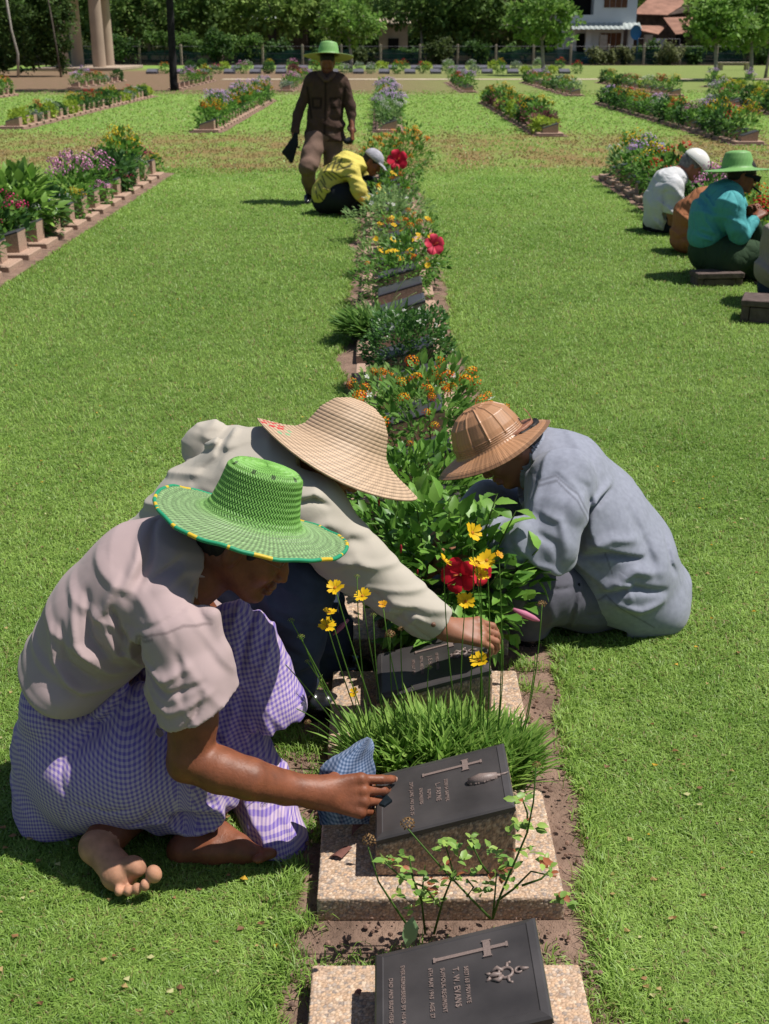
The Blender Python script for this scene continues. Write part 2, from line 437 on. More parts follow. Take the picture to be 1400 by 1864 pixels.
def add_nails(S, parent, mt):
    for p, dv, nz_, sc in getattr(S, 'nails', []):
        n = 10; a = np.linspace(-1, 1, 5); t = np.linspace(-1, 1, 6); lat = np.cross(nz_, dv); V = []
        for tt in t:
            w_ = .0046*sc*math.sqrt(max(.25, 1-.5*tt*tt if tt < 0 else 1-.25*tt*tt))
            for aa in a: V.append(p+dv*tt*.0060*sc+lat*aa*w_+nz_*(.0012*(1-aa*aa)-.0006*tt*tt)*sc)
        i = (np.arange(5)[:, None]*5+np.arange(4)[None]).reshape(-1, 1); mk('fingernail', V, np.concatenate([i, i+1, i+6, i+5], 1), mt, parent)
# ------------------------------------------------------------------ ground, beds, lawn
# bed = (x left edge of slabs, x right edge, first Y, last Y)
PITCH_M, SLAB_D, SLAB_W = .567, .381, .512
SLAB_H = .06
BEDS = {
    'main':   (-.131, .381, 1.396, 16.2),
    'left':   (-3.40, -2.90, 7.6, 16.6),
    'right':  (2.92, 3.42, 6.2, 16.2),
    'main_far':  (-.05, .45, 24.6, 40),
    'left_far':  (-3.70, -3.18, 24.6, 38),
    'left_outer': (-7.85, -7.33, 25.6, 41),
    'right_far': (3.02, 3.52, 23.6, 37),
    'right_outer': (6.25, 6.75, 21.6, 36),
    'left_edge': (-12.6, -12.1, 36, 42),
    'right_edge': (9.6, 10.1, 26.5, 37),
    'right_far2': (2.9, 3.4, 44, 55), 'right_outer2': (6.2, 6.7, 41, 55), 'right_edge2': (9.5, 10, 41, 55), 'right_edge3': (12.9, 13.4, 29, 50),
    'left_outer2': (-7.9, -7.4, 47, 57), 'left_edge2': (-11.9, -11.4, 48, 57), 'left_far2': (-3.6, -3.1, 45, 56),
}
def soil_edges(y):                              # near bed: ragged line between lawn and soil
    return (-.20-.035*np.sin(y*3.1)-.02*np.sin(y*7.7+1)-.012*np.sin(y*23)), (.475+.03*np.sin(y*2.3+.7)+.016*np.sin(y*8.9)+.008*np.sin(y*27))
def in_bed(x, y, m=0.0):
    l, r = soil_edges(y); r = r + np.where(y < 1.62, .035, 0)
    k = (x > l-m) & (x < r+m) & (y < 16.9)
    for n, (a, b, y0, y1) in BEDS.items():
        if n == 'main': continue
        k |= (x > a-.09-m) & (x < b+.09+m) & (y > y0-.1) & (y < y1+.25)
    return k
def vnoise(x, y, s, seed=0):                    # cheap smooth 2-D noise in 0..1
    r = np.random.default_rng(seed); T = r.random((64, 64))
    X = x*s+seed*.37; Y_ = y*s+seed*.71; i = np.floor(X).astype(int); j = np.floor(Y_).astype(int); fx = X-i; fy = Y_-j
    fx = fx*fx*(3-2*fx); fy = fy*fy*(3-2*fy); g = lambda a, b: T[a % 64, b % 64]
    return (g(i, j)*(1-fx)+g(i+1, j)*fx)*(1-fy)+(g(i, j+1)*(1-fx)+g(i+1, j+1)*fx)*fy

# lawn sheet with procedural colour: green lawn, drier strip across, bare brown earth further off
def lawn_material():
    m = mat('lawn_ground', rough=.95, spec=.1); N = m.node_tree.nodes; L = m.node_tree.links; b = N['Principled BSDF']
    geo = N.new('ShaderNodeNewGeometry'); sep = N.new('ShaderNodeSeparateXYZ'); L.new(geo.outputs['Position'], sep.inputs[0])
    def noise(sc, det=5, vec=None, dist=0):
        n = N.new('ShaderNodeTexNoise'); n.inputs['Scale'].default_value = sc; n.inputs['Detail'].default_value = det; n.inputs['Distortion'].default_value = dist
        L.new(vec or geo.outputs['Position'], n.inputs['Vector']); return n.outputs['Fac']
    def mathn(op, a, b_=None, clamp=False):
        n = N.new('ShaderNodeMath'); n.operation = op; n.use_clamp = clamp
        for i, v in enumerate((a, b_)):
            if v is None: continue
            if isinstance(v, (int, float)): n.inputs[i].default_value = v
            else: L.new(v, n.inputs[i])
        return n.outputs[0]
    def rng_(v, a, b_, c=0., d=1.):
        n = N.new('ShaderNodeMapRange'); n.interpolation_type = 'SMOOTHSTEP'; L.new(v, n.inputs['Value'])
        for k_, q in zip(('From Min', 'From Max', 'To Min', 'To Max'), (a, b_, c, d)): n.inputs[k_].default_value = q
        return n.outputs[0]
    def mix(f, a, b_):
        n = N.new('ShaderNodeMix'); n.data_type = 'RGBA'; 
        if isinstance(f, float): n.inputs[0].default_value = f
        else: L.new(f, n.inputs[0])
        for i, v in ((6, a), (7, b_)):
            if isinstance(v, tuple): n.inputs[i].default_value = (*v, 1)
            else: L.new(v, n.inputs[i])
        return n.outputs[2]
    y = sep.outputs['Y']; x = sep.outputs['X']
    sm = N.new('ShaderNodeMapping'); sm.inputs['Scale'].default_value = (1.0, .45, 1.0); L.new(geo.outputs['Position'], sm.inputs[0])
    n1 = noise(.9); n2 = noise(26, 6); n3 = noise(120, 3); n4 = noise(5.5, 6)
    g = mix(rng_(n1, .35, .65), (.180, .312, .060), (.235, .350, .080))
    g = mix(rng_(n4, .52, .70, 0, .5), g, (.27, .30, .09))
    g = mix(rng_(n2, .45, .72, 0, .55), g, (.12, .21, .038))
    g = mix(rng_(n3, .52, .75, 0, .6), g, (.33, .38, .15))
    g = mix(rng_(y, 18, 9, 0, .5), g, (.045, .065, .020))      # thatch and soil, darkened towards the camera to paint gaps between blades dark
    yy = mathn('ADD', y, mathn('MULTIPLY', n1, 3.0))
    dry = mathn('MULTIPLY', rng_(yy, 17.6, 19.5), rng_(yy, 27.5, 23.5))
    dry = mathn('MULTIPLY', dry, rng_(noise(1.7, 6, sm.outputs[0]), .34, .62, .25, .95))
    g = mix(dry, g, (.27, .185, .080))
    yb = mathn('ADD', y, mathn('MULTIPLY', noise(.35), 9.0))
    earth = mathn('MULTIPLY', rng_(yb, 45.5, 49.5), rng_(x, 7.0, -3.0, .35, 1.0))
    far = rng_(yb, 78, 90)
    earth = mathn('MULTIPLY', earth, mathn('SUBTRACT', 1.0, mathn('MULTIPLY', far, rng_(x, 6, -2, 0, 1))))
    beyond = rng_(y, 91.5, 94.5)
    gg = mix(rng_(noise(3, 6), .4, .7), (.225, .145, .095), (.185, .14, .075))
    g = mix(earth, g, gg)
    g = mix(beyond, g, (.085, .060, .040))  # brown earth beyond the fence, its shade darkened into the colour
    L.new(g, b.inputs['Base Color'])
    bu = N.new('ShaderNodeBump'); bu.inputs['Strength'].default_value = .9; bu.inputs['Distance'].default_value = .03
    L.new(mathn('ADD', n2, mathn('MULTIPLY', n3, .5)), bu.inputs['Height']); L.new(bu.outputs[0], b.inputs['Normal'])
    return m
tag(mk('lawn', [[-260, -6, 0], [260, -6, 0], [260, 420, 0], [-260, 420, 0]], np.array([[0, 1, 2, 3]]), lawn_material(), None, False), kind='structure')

# soil of the near bed, with clods
def soil_sheet(name, x0, x1, y0, y1, st, amp, ragged=False):
    ny = max(2, int((y1-y0)/st)); nx = max(2, int((x1-x0)/st)); y = np.linspace(y0, y1, ny); t = np.linspace(0, 1, nx); Yg, Tg = np.meshgrid(y, t, indexing='ij')
    if ragged:
        l, r = soil_edges(Yg); r = r + np.where(Yg < 1.62, .035, 0); Xg = l-.02+Tg*(r-l+.04)
    else: Xg = x0+Tg*(x1-x0)
    Z = .004+amp*(vnoise(Xg, Yg, 14, 1)+.6*vnoise(Xg, Yg, 40, 2)+.35*vnoise(Xg, Yg, 110, 3))*np.clip(np.sin(Tg*PI)*4, 0, 1)
    i = np.arange(ny-1)[:, None]*nx+np.arange(nx-1)[None]
    q = np.stack([i, i+1, i+nx+1, i+nx], -1).reshape(-1, 4)
    return tag(mk(name, np.stack([Xg, Yg, Z], -1).reshape(-1, 3), q, M['soil']), kind='structure')
soil_sheet('soil_bed', 0, 0, .9, 6.0, .009, .011, True)
soil_sheet('soil_bed', 0, 0, 6.0, 16.9, .04, .012, True)
for n, (a, b_, y0, y1) in BEDS.items():
    if n != 'main': soil_sheet('soil_bed', a-.09, b_+.09, y0-.1, y1+.25, .12, .012)

# ---------------- grass blades near the camera
def blades(n_try, y0, y1, dens_k, seed, fringe=False):
    r = np.random.default_rng(seed)
    # area of the visible wedge, sampled with density ~ 1/d^2
    y = y0*(y1/y0)**r.random(n_try)
    half = .37*y+.22
    x = (r.random(n_try)*2-1)*half
    k = ~in_bed(x, y, -.012+.03*(r.random(n_try)**2)*(r.random(n_try) < .6))
    x, y = x[k], y[k]
    return x, y
def grass_mesh(name, x, y, hgt, wid, seed, label=None, col_a=(.165, .31, .042), col_b=(.385, .55, .125), lean=1.5, dryf=.04, parent=None):
    r = np.random.default_rng(seed); n = len(x)
    clump = vnoise(x, y, 9, 5); c2 = vnoise(x, y, 30, 6); cl = vnoise(x, y, 2.2, 8)
    h = hgt*(.55+.75*r.random(n))*(.72+.55*clump); w_ = wid*(.7+.6*r.random(n))
    az = r.random(n)*2*PI; cx = vnoise(x, y, 6, 11)*4*PI
    dx = np.cos(az)*.8+np.cos(cx)*.28; dy = np.sin(az)*.8+np.sin(cx)*.28; ln = lean*(.35+.9*r.random(n))
    px, py = -np.sin(az), np.cos(az)
    z0 = np.zeros(n)
    b = np.stack([x, y, z0], 1); side = np.stack([px, py, z0], 1)*w_[:, None]/2
    mid = b+np.stack([dx*ln*h*.35, dy*ln*h*.35, h*.62], 1); tip = b+np.stack([dx*ln*h, dy*ln*h, h*(1-.28*ln)], 1)
    V = np.stack([b-side, b+side, mid-side*.8, mid+side*.8, tip], 1).reshape(-1, 3)
    i = np.arange(n)[:, None]*5
    t1 = i+np.array([[0, 1, 3]]); t2 = i+np.array([[0, 3, 2]]); t3 = i+np.array([[2, 3, 4]])
    t = np.clip(.30+.5*(cl-.5)+.6*(c2-.5)+.3*(vnoise(x, y, .55, 15)-.5)+.45*r.random(n), 0, 1)[:, None]
    c = np.array(col_a)*(1-t)+np.array(col_b)*t
    c = c*(.70+.50*r.random((n, 1)))
    pale = r.random(n) < .05; c[pale] = np.array([.42, .56, .22])
    dry = r.random(n) < dryf*(.5+1.5*clump); c[dry] = np.array([.33, .27, .12])*(.7+.5*r.random((dry.sum(), 1)))
    col = np.repeat(c, 5, 0)
    return tag(mk(name, V, np.concatenate([t1, t2, t3]), M['grass'], parent, True, col), label, kind='stuff')
x, y = blades(560000, 1.35, 5.2, 0, 3)
d = np.hypot(y, 1.3)
grass_mesh('lawn_grass', x, y, .017, .0014+.00045*d, 4, "short mown green grass of the lawn nearest the bed")
x, y = blades(330000, 5.0, 17.5, 0, 13)
grass_mesh('lawn_grass', x, y, .019+.0006*y, .0010*y*.6, 14, "short mown green grass of the middle lawn", dryf=.05)
x, y = blades(60000, 17.0, 46, 0, 23)
dz = np.clip((y+vnoise(x, y, .9, 2)*3-18)/1.5, 0, 1)*np.clip((26.5-y)/3, 0, 1)*(vnoise(x, y*.5, 1.7, 9) > .35)
k = rng.random(len(x)) > dz*.95
grass_mesh('dry_grass', x[~k], y[~k], .030, .0011*y[~k], 25, "drier brownish grass in the strip across the lawn", col_a=(.20, .155, .05), col_b=(.36, .29, .11))
grass_mesh('lawn_grass', x[k], y[k], .035, .0011*y[k], 24, "mown green grass of the far lawn", dryf=.09)
# longer tufts and weeds along the edge of the near bed
r = np.random.default_rng(77); n = 16000
y = 1.35*(9/1.35)**r.random(n); sd_ = r.random(n) < .5; l, rr_ = soil_edges(y)
x = np.where(sd_, l-.012+r.normal(size=n)*.016, rr_+.014+r.normal(size=n)*.016)
grass_mesh('lawn_edge_grass', x, y, .034, .0026+.0004*y, 31, "longer grass blades hanging over the edges of the near bed", lean=.95)
pts = []
for (cx, cy, s, nn) in ((-.13, 1.80, .05, 260), (-.02, 1.80, .06, 240), (.33, 1.80, .06, 300), (.40, 1.72, .05, 320), (.44, 1.62, .03, 260), (-.16, 2.25, .04, 300), (-.17, 1.95, .02, 260), (.05, 1.81, .05, 160), (.46, 1.42, .03, 260),
                        (.43, 1.55, .02, 200), (-.17, 1.62, .02, 260), (.40, 2.9, .03, 120), (.42, 3.02, .03, 150), (-.14, 2.45, .04, 260), (-.2, 2.6, .05, 400), (.2, 1.82, .06, 120)):
    pts.append(np.stack([cx+r.normal(size=nn)*s, cy+r.normal(size=nn)*s*.6], 1))
pts = np.concatenate(pts); grass_mesh('weed_tufts', pts[:, 0], pts[:, 1], .034, .0030, 32, "small green weed tufts growing in the reddish soil", lean=1.1)
# fallen petals, seed heads and clippings lying on the lawn
n = 900; y = 1.5*(12/1.5)**r.random(n); x = (r.random(n)*2-1)*(.37*y+.2); s = .004+.006*r.random(n); a = r.random(n)*2*PI
k = ~in_bed(x, y, .02); x, y, s, a = x[k], y[k], s[k], a[k]; n = len(x); z = .012+.006*r.random(n)
B = np.stack([np.stack([x+s*np.cos(a+q), y+s*(.5+.5*(q > 2))*np.sin(a+q), z+.003*np.sin(q*2+a)], 1) for q in (0, 1.4, 3.1, 4.6)], 1).reshape(-1, 3)
cc = np.array([[.34, .18, .08], [.42, .30, .12], [.22, .12, .06], [.60, .36, .04], [.50, .48, .22]])[r.integers(0, 5, n)]
tag(mk('lawn_litter', B, np.arange(n*4).reshape(-1, 4), M['petal'], None, False, np.repeat(cc, 4, 0)), "small fallen petals and dry clippings on the lawn", kind='stuff')
# small stones and crumbs on the soil
def ico():
    t = (1+5**.5)/2; V = np.array([[-1, t, 0], [1, t, 0], [-1, -t, 0], [1, -t, 0], [0, -1, t], [0, 1, t], [0, -1, -t], [0, 1, -t], [t, 0, -1], [t, 0, 1], [-t, 0, -1], [-t, 0, 1]], float); V /= np.linalg.norm(V[0])
    F = np.array([[0, 11, 5], [0, 5, 1], [0, 1, 7], [0, 7, 10], [0, 10, 11], [1, 5, 9], [5, 11, 4], [11, 10, 2], [10, 7, 6], [7, 1, 8], [3, 9, 4], [3, 4, 2], [3, 2, 6], [3, 6, 8], [3, 8, 9], [4, 9, 5], [2, 4, 11], [6, 2, 10], [8, 6, 7], [9, 8, 1]])
    return V, F
IV, IF = ico()
n = 5200; y = 1.4*(6/1.4)**r.random(n); l, rr_ = soil_edges(y); x = l+(rr_-l)*r.random(n); s = (.0012+.0042*r.random(n)**4)*(1+.15*y)
z = .006+.011*(vnoise(x, y, 14, 1)+.6*vnoise(x, y, 40, 2)+.35*vnoise(x, y, 110, 3))
V = (IV[None]*s[:, None, None]*np.stack([.7+.6*r.random(n), .7+.6*r.random(n), .5+.4*r.random(n)], 1)[:, None, :]+np.stack([x, y, z], 1)[:, None]).reshape(-1, 3)
F = (IF[None]+np.arange(n)[:, None, None]*12).reshape(-1, 3)
c = np.array([.17, .10, .07])*(.6+.9*r.random((n, 1)))+np.array([.02, .02, .02])*r.random((n, 1))
tag(mk('soil_crumbs', V, F, M['aggregate'], None, False, np.repeat(c, 12, 0)), "loose crumbs of earth and grit on the bed", kind='stuff')

# ------------------------------------------------------------------ grave markers
def rough_box(name, c, size, res, cell, amp, parent, pal, R=None, seed=0, top=None):
    """block cast with exposed pebbles: every face finely divided and swollen into stones. top(x) -> extra height lets the top slope"""
    L_ = np.array(size, float); V = []; Q = []; n0 = 0
    for ax in range(3):
        for sg in (-1, 1):
            a, b_ = [i for i in range(3) if i != ax]
            if ax == 2 and sg < 0: continue
            na, nb = max(2, int(L_[a]/res)), max(2, int(L_[b_]/res))
            g = np.stack(np.meshgrid(np.linspace(-.5, .5, na+1), np.linspace(-.5, .5, nb+1), indexing='ij'), -1).reshape(-1, 2)
            P = np.zeros((len(g), 3)); P[:, a] = g[:, 0]*L_[a]; P[:, b_] = g[:, 1]*L_[b_]; P[:, ax] = sg*L_[ax]/2
            i = np.arange(na)[:, None]*(nb+1)+np.arange(nb)[None]; q = np.stack([i, i+nb+1, i+nb+2, i+1], -1).reshape(-1, 4)
            if (sg > 0) == (ax == 1): q = q[:, ::-1]
            V.append(P); Q.append(q+n0); n0 += len(P)
    P = np.concatenate(V)
    Nn = P/(L_/2); Nn = np.sign(Nn)*np.abs(Nn)**14; Nn /= np.linalg.norm(Nn, axis=1)[:, None]+1e-9
    rd = .006; inner = np.clip(P, -L_/2+rd, L_/2-rd); d = P-inner; dl = np.linalg.norm(d, axis=1); m = dl > 1e-6
    P[m] = inner[m]+d[m]/dl[m, None]*rd
    if top is not None:
        f = (P[:, 2]/L_[2]+.5); P[:, 2] += f*top(P[:, 0])
    W = P/cell+seed*7.3; ci = np.floor(W).astype(np.int64); best = np.full(len(P), 9.); val = np.zeros(len(P)); sec = np.full(len(P), 9.)
    for i in (-1, 0, 1):
        for j in (-1, 0, 1):
            for k in (-1, 0, 1):
                c_ = ci+np.array([i, j, k]); hsh = (c_[:, 0]*73856093 ^ c_[:, 1]*19349663 ^ c_[:, 2]*83492791) & 0x7fffffff
                rx = [((hsh*(q*2654435 + 12345)) % 1000003)/1000003. for q in (1, 3, 7)]
                pp = c_+np.stack(rx, 1)*.85; dd = np.linalg.norm(W-pp, axis=1)
                nb_ = dd < best; sec = np.where(nb_, best, np.minimum(sec, dd)); best = np.where(nb_, dd, best); val = np.where(nb_, ((hsh*9176543) % 999983)/999983., val)
    e = np.clip((sec-best)/.45, 0, 1); h = amp*(np.sqrt(e)-.6)*(.6+.8*val)
    P = P+Nn*h[:, None]
    pal = np.array(pal); idx = (val*len(pal)*.999).astype(int); col = pal[idx]*(.88+.24*((val*37) % 1))[:, None]
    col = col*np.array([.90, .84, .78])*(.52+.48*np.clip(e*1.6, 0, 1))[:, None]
    if R is not None: P = P @ np.asarray(R).T
    return mk(name, P+np.array(c), np.concatenate(Q), M['aggregate'], parent, True, col)
PAL = [(.62, .46, .34), (.56, .41, .30), (.66, .52, .40), (.50, .37, .28), (.60, .47, .37), (.64, .47, .33), (.36, .31, .28), (.52, .44, .38), (.70, .57, .45), (.60, .43, .30), (.58, .44, .33)]
PAL2 = [(.48, .34, .245), (.41, .29, .21), (.54, .41, .31), (.36, .27, .21), (.24, .20, .18), (.50, .35, .25), (.57, .44, .34), (.44, .31, .22)]
TILT = math.radians(16.5)
def text_mesh(body, size, ex):
    cu = bpy.data.curves.new('t', 'FONT'); cu.body = body; cu.size = size; cu.extrude = ex; cu.align_x = 'CENTER'; cu.space_character = 1.08; cu.resolution_u = 2; cu.offset = size*.012
    o = bpy.data.objects.new('t', cu); COLL.objects.link(o)
    me = bpy.data.meshes.new_from_object(o.evaluated_get(bpy.context.evaluated_depsgraph_get()))
    bpy.data.objects.remove(o); bpy.data.curves.remove(cu); return me
TEXTS = {0: [("5827163 PRIVATE", .118, .0105), ("T. W. EVANS", .098, .0150), ("SUFFOLK REGIMENT", .076, .0105), ("6TH MAY 1943  AGE 27", .054, .0105), ("EVER REMEMBERED BY HIS MUM", .004, .0098), ("DAD AND BROTHERS", -.018, .0098)],
         1: [("2038154 SAPPER", .112, .0105), ("L. PAYNE", .092, .0150), ("ROYAL", .073, .0105), ("ENGINEERS", .055, .0105), ("25TH JUNE 1943 AGE 25", .034, .0105)],
         2: [("1071932 GUNNER", .118, .0105), ("J. E. HALL", .098, .0150), ("ROYAL ARTILLERY", .076, .0105), ("18TH JULY 1943", .054, .0105)]}
ORD = ['first', 'second', 'third', 'fourth', 'fifth', 'sixth', 'seventh', 'eighth', 'ninth', 'tenth', 'eleventh', 'twelfth', 'thirteenth', 'fourteenth', 'fifteenth', 'sixteenth', 'seventeenth', 'eighteenth', 'nineteenth', 'twentieth',
       'twenty-first', 'twenty-second', 'twenty-third', 'twenty-fourth', 'twenty-fifth', 'twenty-sixth', 'twenty-seventh', 'twenty-eighth', 'twenty-ninth', 'thirtieth', 'thirty-first', 'thirty-second']
def plaque_at(parent, px, py, pz, mname, detail=None):
    """bronze plate lying on the sloped block; local x runs up the slope"""
    R = np.array(Matrix.Rotation(-TILT, 3, 'Y')); m = MB()
    c = np.array([px, py, pz]); A, B = .300, .236
    T = lambda x, y, z: c+R@np.array([x, y, z])
    # bevelled plate: skirt, chamfer, sunken field
    rings = [(A/2, B/2, -.006), (A/2, B/2, .004), (A/2-.004, B/2-.004, .0075), (A/2-.016, B/2-.015, .011), (A/2-.018, B/2-.017, .0095), (A/2-.019, B/2-.018, .0095)]
    V = []; F = []
    for a, b_, z in rings: V += [T(-a, -b_, z), T(a, -b_, z), T(a, b_, z), T(-a, b_, z)]
    for i in range(len(rings)-1):
        for j in range(4): k = (j+1) % 4; F.append([i*4+j, i*4+k, i*4+4+k, i*4+4+j])
    F.append([20, 21, 22, 23]); F.append([3, 2, 1, 0])
    m.add(V, np.array(F)); pl = m.build('plaque', M[mname], parent, False)
    if detail is not None:
        zf = .0097
        m = MB()
        m.box(T(.028, .062, zf+.0012), (.132, .0075, .0030), R); m.box(T(.058, .062, zf+.0014), (.0125, .036, .0034), R)
        for xx in (-.038, .094): m.box(T(xx, .062, zf+.0013), (.004, .012, .0032), R)
        for yy in (.0435, .0805): m.box(T(.058, yy, zf+.0016), (.0165, .003, .0036), R)
        m.build('cross', M['relief'], pl)
        # regimental badge in relief
        m = MB(); rr = np.random.default_rng(detail+5)
        if detail == 1:
            m.add([T(x, y+.006, zf+z) for x, y, z in ()], np.zeros((0, 3), int)) if 0 else None
            for q in range(64):
                t = q/63; xx = .062+t*.066; half = .0165*math.sin(PI*min(1, t*1.0+.06))**.7
                m.box(T(xx, -.006+rr.uniform(-.7, .7)*half, zf+.0020), (.007, .007, .0035+.002*rr.random()), R@np.array(Matrix.Rotation(rr.uniform(0, 3), 3, 'Z')))
            m.tube([T(.062, -.006, zf+.001), T(.090, -.006, zf+.0025), T(.125, -.006, zf+.0015)], [.010, .0135, .008], 10)
            m.tube([T(.126, -.006, zf+.001), T(.140, -.004, zf+.001), T(.150, -.001, zf+.001)], [.004, .0025, .0008], 6)
        else:
            ring = [T(.085+.0125*math.cos(a), -.004+.0115*math.sin(a), zf+.001) for a in np.linspace(0, 2*PI, 17)]; m.tube(ring, .0028, 6)
            ring = [T(.108+.006*math.cos(a), -.004+.006*math.sin(a), zf+.001) for a in np.linspace(0, 2*PI, 13)]; m.tube(ring, .0022, 6)
            m.tube([T(.112, -.004, zf+.001), T(.126, -.004, zf+.001)], [.0055, .001], 8)
            for sg in (-1, 1):
                m.tube([T(.080, -.004+sg*.006, zf+.001), T(.072, -.004+sg*.014, zf+.002), T(.060, -.004+sg*.009, zf+.001)], [.0035, .0045, .002], 7)
                m.tube([T(.088, -.004+sg*.011, zf), T(.090, -.004+sg*.022, zf+.001)], [.004, .0022], 6); m.tube([T(.090, -.004+sg*.022, zf), T(.096, -.004+sg*.0235, zf)], .0022, 6)
                m.tube([T(.058, -.004+sg*.004, zf+.001), T(.050, -.004+sg*.009, zf)], [.0035, .0015], 6)
            m.tube([T(.054, -.004, zf), T(.066, -.004, zf+.002), T(.078, -.004, zf)], [.003, .005, .003], 8)
        m.build('badge', M['relief'], pl, True)
        V = []; F = []; n0 = 0
        for body, xx, sz in TEXTS[detail]:
            me = text_mesh(body, sz, .0009); nv = len(me.vertices); co = np.zeros(nv*3); me.vertices.foreach_get('co', co); co = co.reshape(-1, 3)
            # reading direction runs towards -Y, letter tops towards +X
            for p in me.polygons: F.append([v+n0 for v in p.vertices])
            V += [T(-.092+xx+p_[1]-.012, -.010-p_[0] if xx > .03 else -.006-p_[0], zf+.0006+p_[2]) for p_ in co]; n0 += nv
            bpy.data.meshes.remove(me)
        me = bpy.data.meshes.new('inscription'); me.from_pydata([tuple(v) for v in V], [], F); me.materials.append(M['relief']); link('inscription', me, pl)
    return pl
def marker_near(i, y0, fine):
    x0, x1 = BEDS['main'][0], BEDS['main'][1]; cx = (x0+x1)/2; yc = y0+SLAB_D/2
    lab = {0: "nearest slab and plaque, cut off by the bottom of the picture", 1: "slab and plaque being touched by the man in the green hat", 2: "plaque under the hand of the man in the beige shirt", 3: "slab between the man in beige and the hibiscus bush"}.get(i, "grave marker in the main bed, %s from the near end" % (ORD[i] if i < len(ORD) else 'last'))
    root = empty('grave_marker', (cx, yc, .0), lab, 'grave marker', 'grave markers in the main bed')
    if fine:
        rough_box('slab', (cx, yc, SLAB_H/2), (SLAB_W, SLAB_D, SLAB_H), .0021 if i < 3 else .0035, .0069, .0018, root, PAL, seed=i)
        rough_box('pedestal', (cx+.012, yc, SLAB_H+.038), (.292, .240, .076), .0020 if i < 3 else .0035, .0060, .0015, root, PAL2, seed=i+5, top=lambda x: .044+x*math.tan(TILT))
    else:
        m = MB(); m.box((cx, yc, SLAB_H/2), (SLAB_W, SLAB_D, SLAB_H), bev=.008); m.build('slab', M['stone_far'], root)
        m = MB(); a, b_ = .144, .118; zl, zr = SLAB_H+.076+.044-.144*math.tan(TILT), SLAB_H+.076+.044+.144*math.tan(TILT); X = cx+.012
        V = [(X-a, yc-b_, SLAB_H-.002), (X+a, yc-b_, SLAB_H-.002), (X+a, yc+b_, SLAB_H-.002), (X-a, yc+b_, SLAB_H-.002), (X-a, yc-b_, zl), (X+a, yc-b_, zr), (X+a, yc+b_, zr), (X-a, yc+b_, zl)]
        m.add(V, np.array([[0, 1, 5, 4], [1, 2, 6, 5], [2, 3, 7, 6], [3, 0, 4, 7], [4, 5, 6, 7]])); m.build('pedestal', M['stone_far'], root)
    plaque_at(root, cx+.010, yc-.002, SLAB_H+.076+.044+.0075, 'bronze' if i < 6 else 'bronze_far', i if i < 3 else None)
    return root
NM = []
for i in range(27):
    y0 = 1.396+PITCH_M*i
    if y0 > 15.9: break
    NM.append(marker_near(i, y0, i < 4))
# markers of the side and far beds: copies of one marker and its parts
proto = NM[6]; pc = list(proto.children)
def copy_marker(x, y, rz, label, group, sc=1.0):
    r_ = proto.copy(); COLL.objects.link(r_); r_.location = (x, y, 0); r_.rotation_euler = (0, 0, rz); r_.scale = (sc, 1, sc)
    r_['label'] = label; r_['group'] = group
    for ch in pc:
        c_ = ch.copy(); COLL.objects.link(c_); c_.parent = r_; c_.matrix_parent_inverse = ch.matrix_parent_inverse.copy()
    return r_
BEDNAME = {'left': 'left middle bed', 'right': 'bed beside the seated men', 'main_far': 'bed behind the standing man', 'left_far': 'bed left of the standing man', 'left_outer': 'long far-left bed',
           'right_far': 'short bed right of centre', 'right_outer': 'long far-right bed', 'left_edge': 'left-edge bed', 'right_edge': 'right-edge bed', 'right_far2': 'distant bed right of centre', 'right_outer2': 'distant bed before the white house',
           'right_edge2': 'distant bed before the plumerias', 'right_edge3': 'outermost right bed', 'left_outer2': 'distant bed by the black trunk', 'left_edge2': 'distant bed before the columns', 'left_far2': 'distant bed left of centre'}
def ordn(k): return ORD[k] if k < len(ORD) else 'thirty-' + ORD[k-30]
for n, (a, b_, y0, y1) in BEDS.items():
    if n == 'main': continue
    k = 0; y = y0; st = PITCH_M if '2' not in n and '3' not in n else 1.2
    while y < y1-.2:
        lf = a < 0
        copy_marker((a+b_)/2, y+SLAB_D/2, 0, "%s grave marker along the %s" % (ordn(k), BEDNAME[n]), 'grave markers in the side beds')
        k += 1; y += st
# rows of low grey plates across the far end of the lawn, with their kerb
# ------------------------------------------------------------------ people
M['skinA'] = mat('skin_dark_brown', (.20, .066, .030), .50, .38, noise=(26, .26), crease=(60, .25, .004), bump=(160, .3, .0015), bump2=(600, .3, .0006), sss=.06)
M['skinB'] = mat('skin_brown', (.30, .13, .075), .5, .35, noise=(18, .12), bump=(160, .2, .0012), sss=.06)
M['soleA'] = mat('skin_sole', (.44, .225, .14), .65, .2, noise=(30, .26), bump=(130, .3, .0015), sss=.06)
M['nail'] = mat('fingernail', (.50, .30, .22), .35, .45)
M['hair'] = mat('hair_black', (.012, .010, .009), .55, .3, bump=(500, .5, .002))
M['hairgrey'] = mat('hair_grey', (.16, .155, .15), .6, .3, noise=(40, .5), bump=(300, .6, .003))
M['shirtA'] = mat('shirt_mauve_grey', (.42, .315, .31), .78, .2, use_col=True, noise=(5, .06), crease=(10, .22, .015), bump2=(900, .12, .0006), sheen=.1)
M['shirtB'] = mat('shirt_beige', (.44, .395, .33), .8, .2, noise=(5, .06), crease=(10, .22, .015), bump2=(800, .12, .0006), sheen=.1)
M['shirtC'] = mat('shirt_blue_grey', (.25, .262, .318), .85, .15, use_col=True, noise=(60, .10), crease=(10, .25, .015), bump2=(700, .35, .0009), sheen=.15)
M['pantsC'] = mat('trousers_slate_grey', (.112, .108, .132), .85, .15, noise=(30, .10), bump=(22, .25, .010), bump2=(700, .3, .0008))
M['pantsB'] = mat('trousers_navy', (.048, .062, .098), .85, .15, noise=(30, .12), bump=(20, .3, .010))
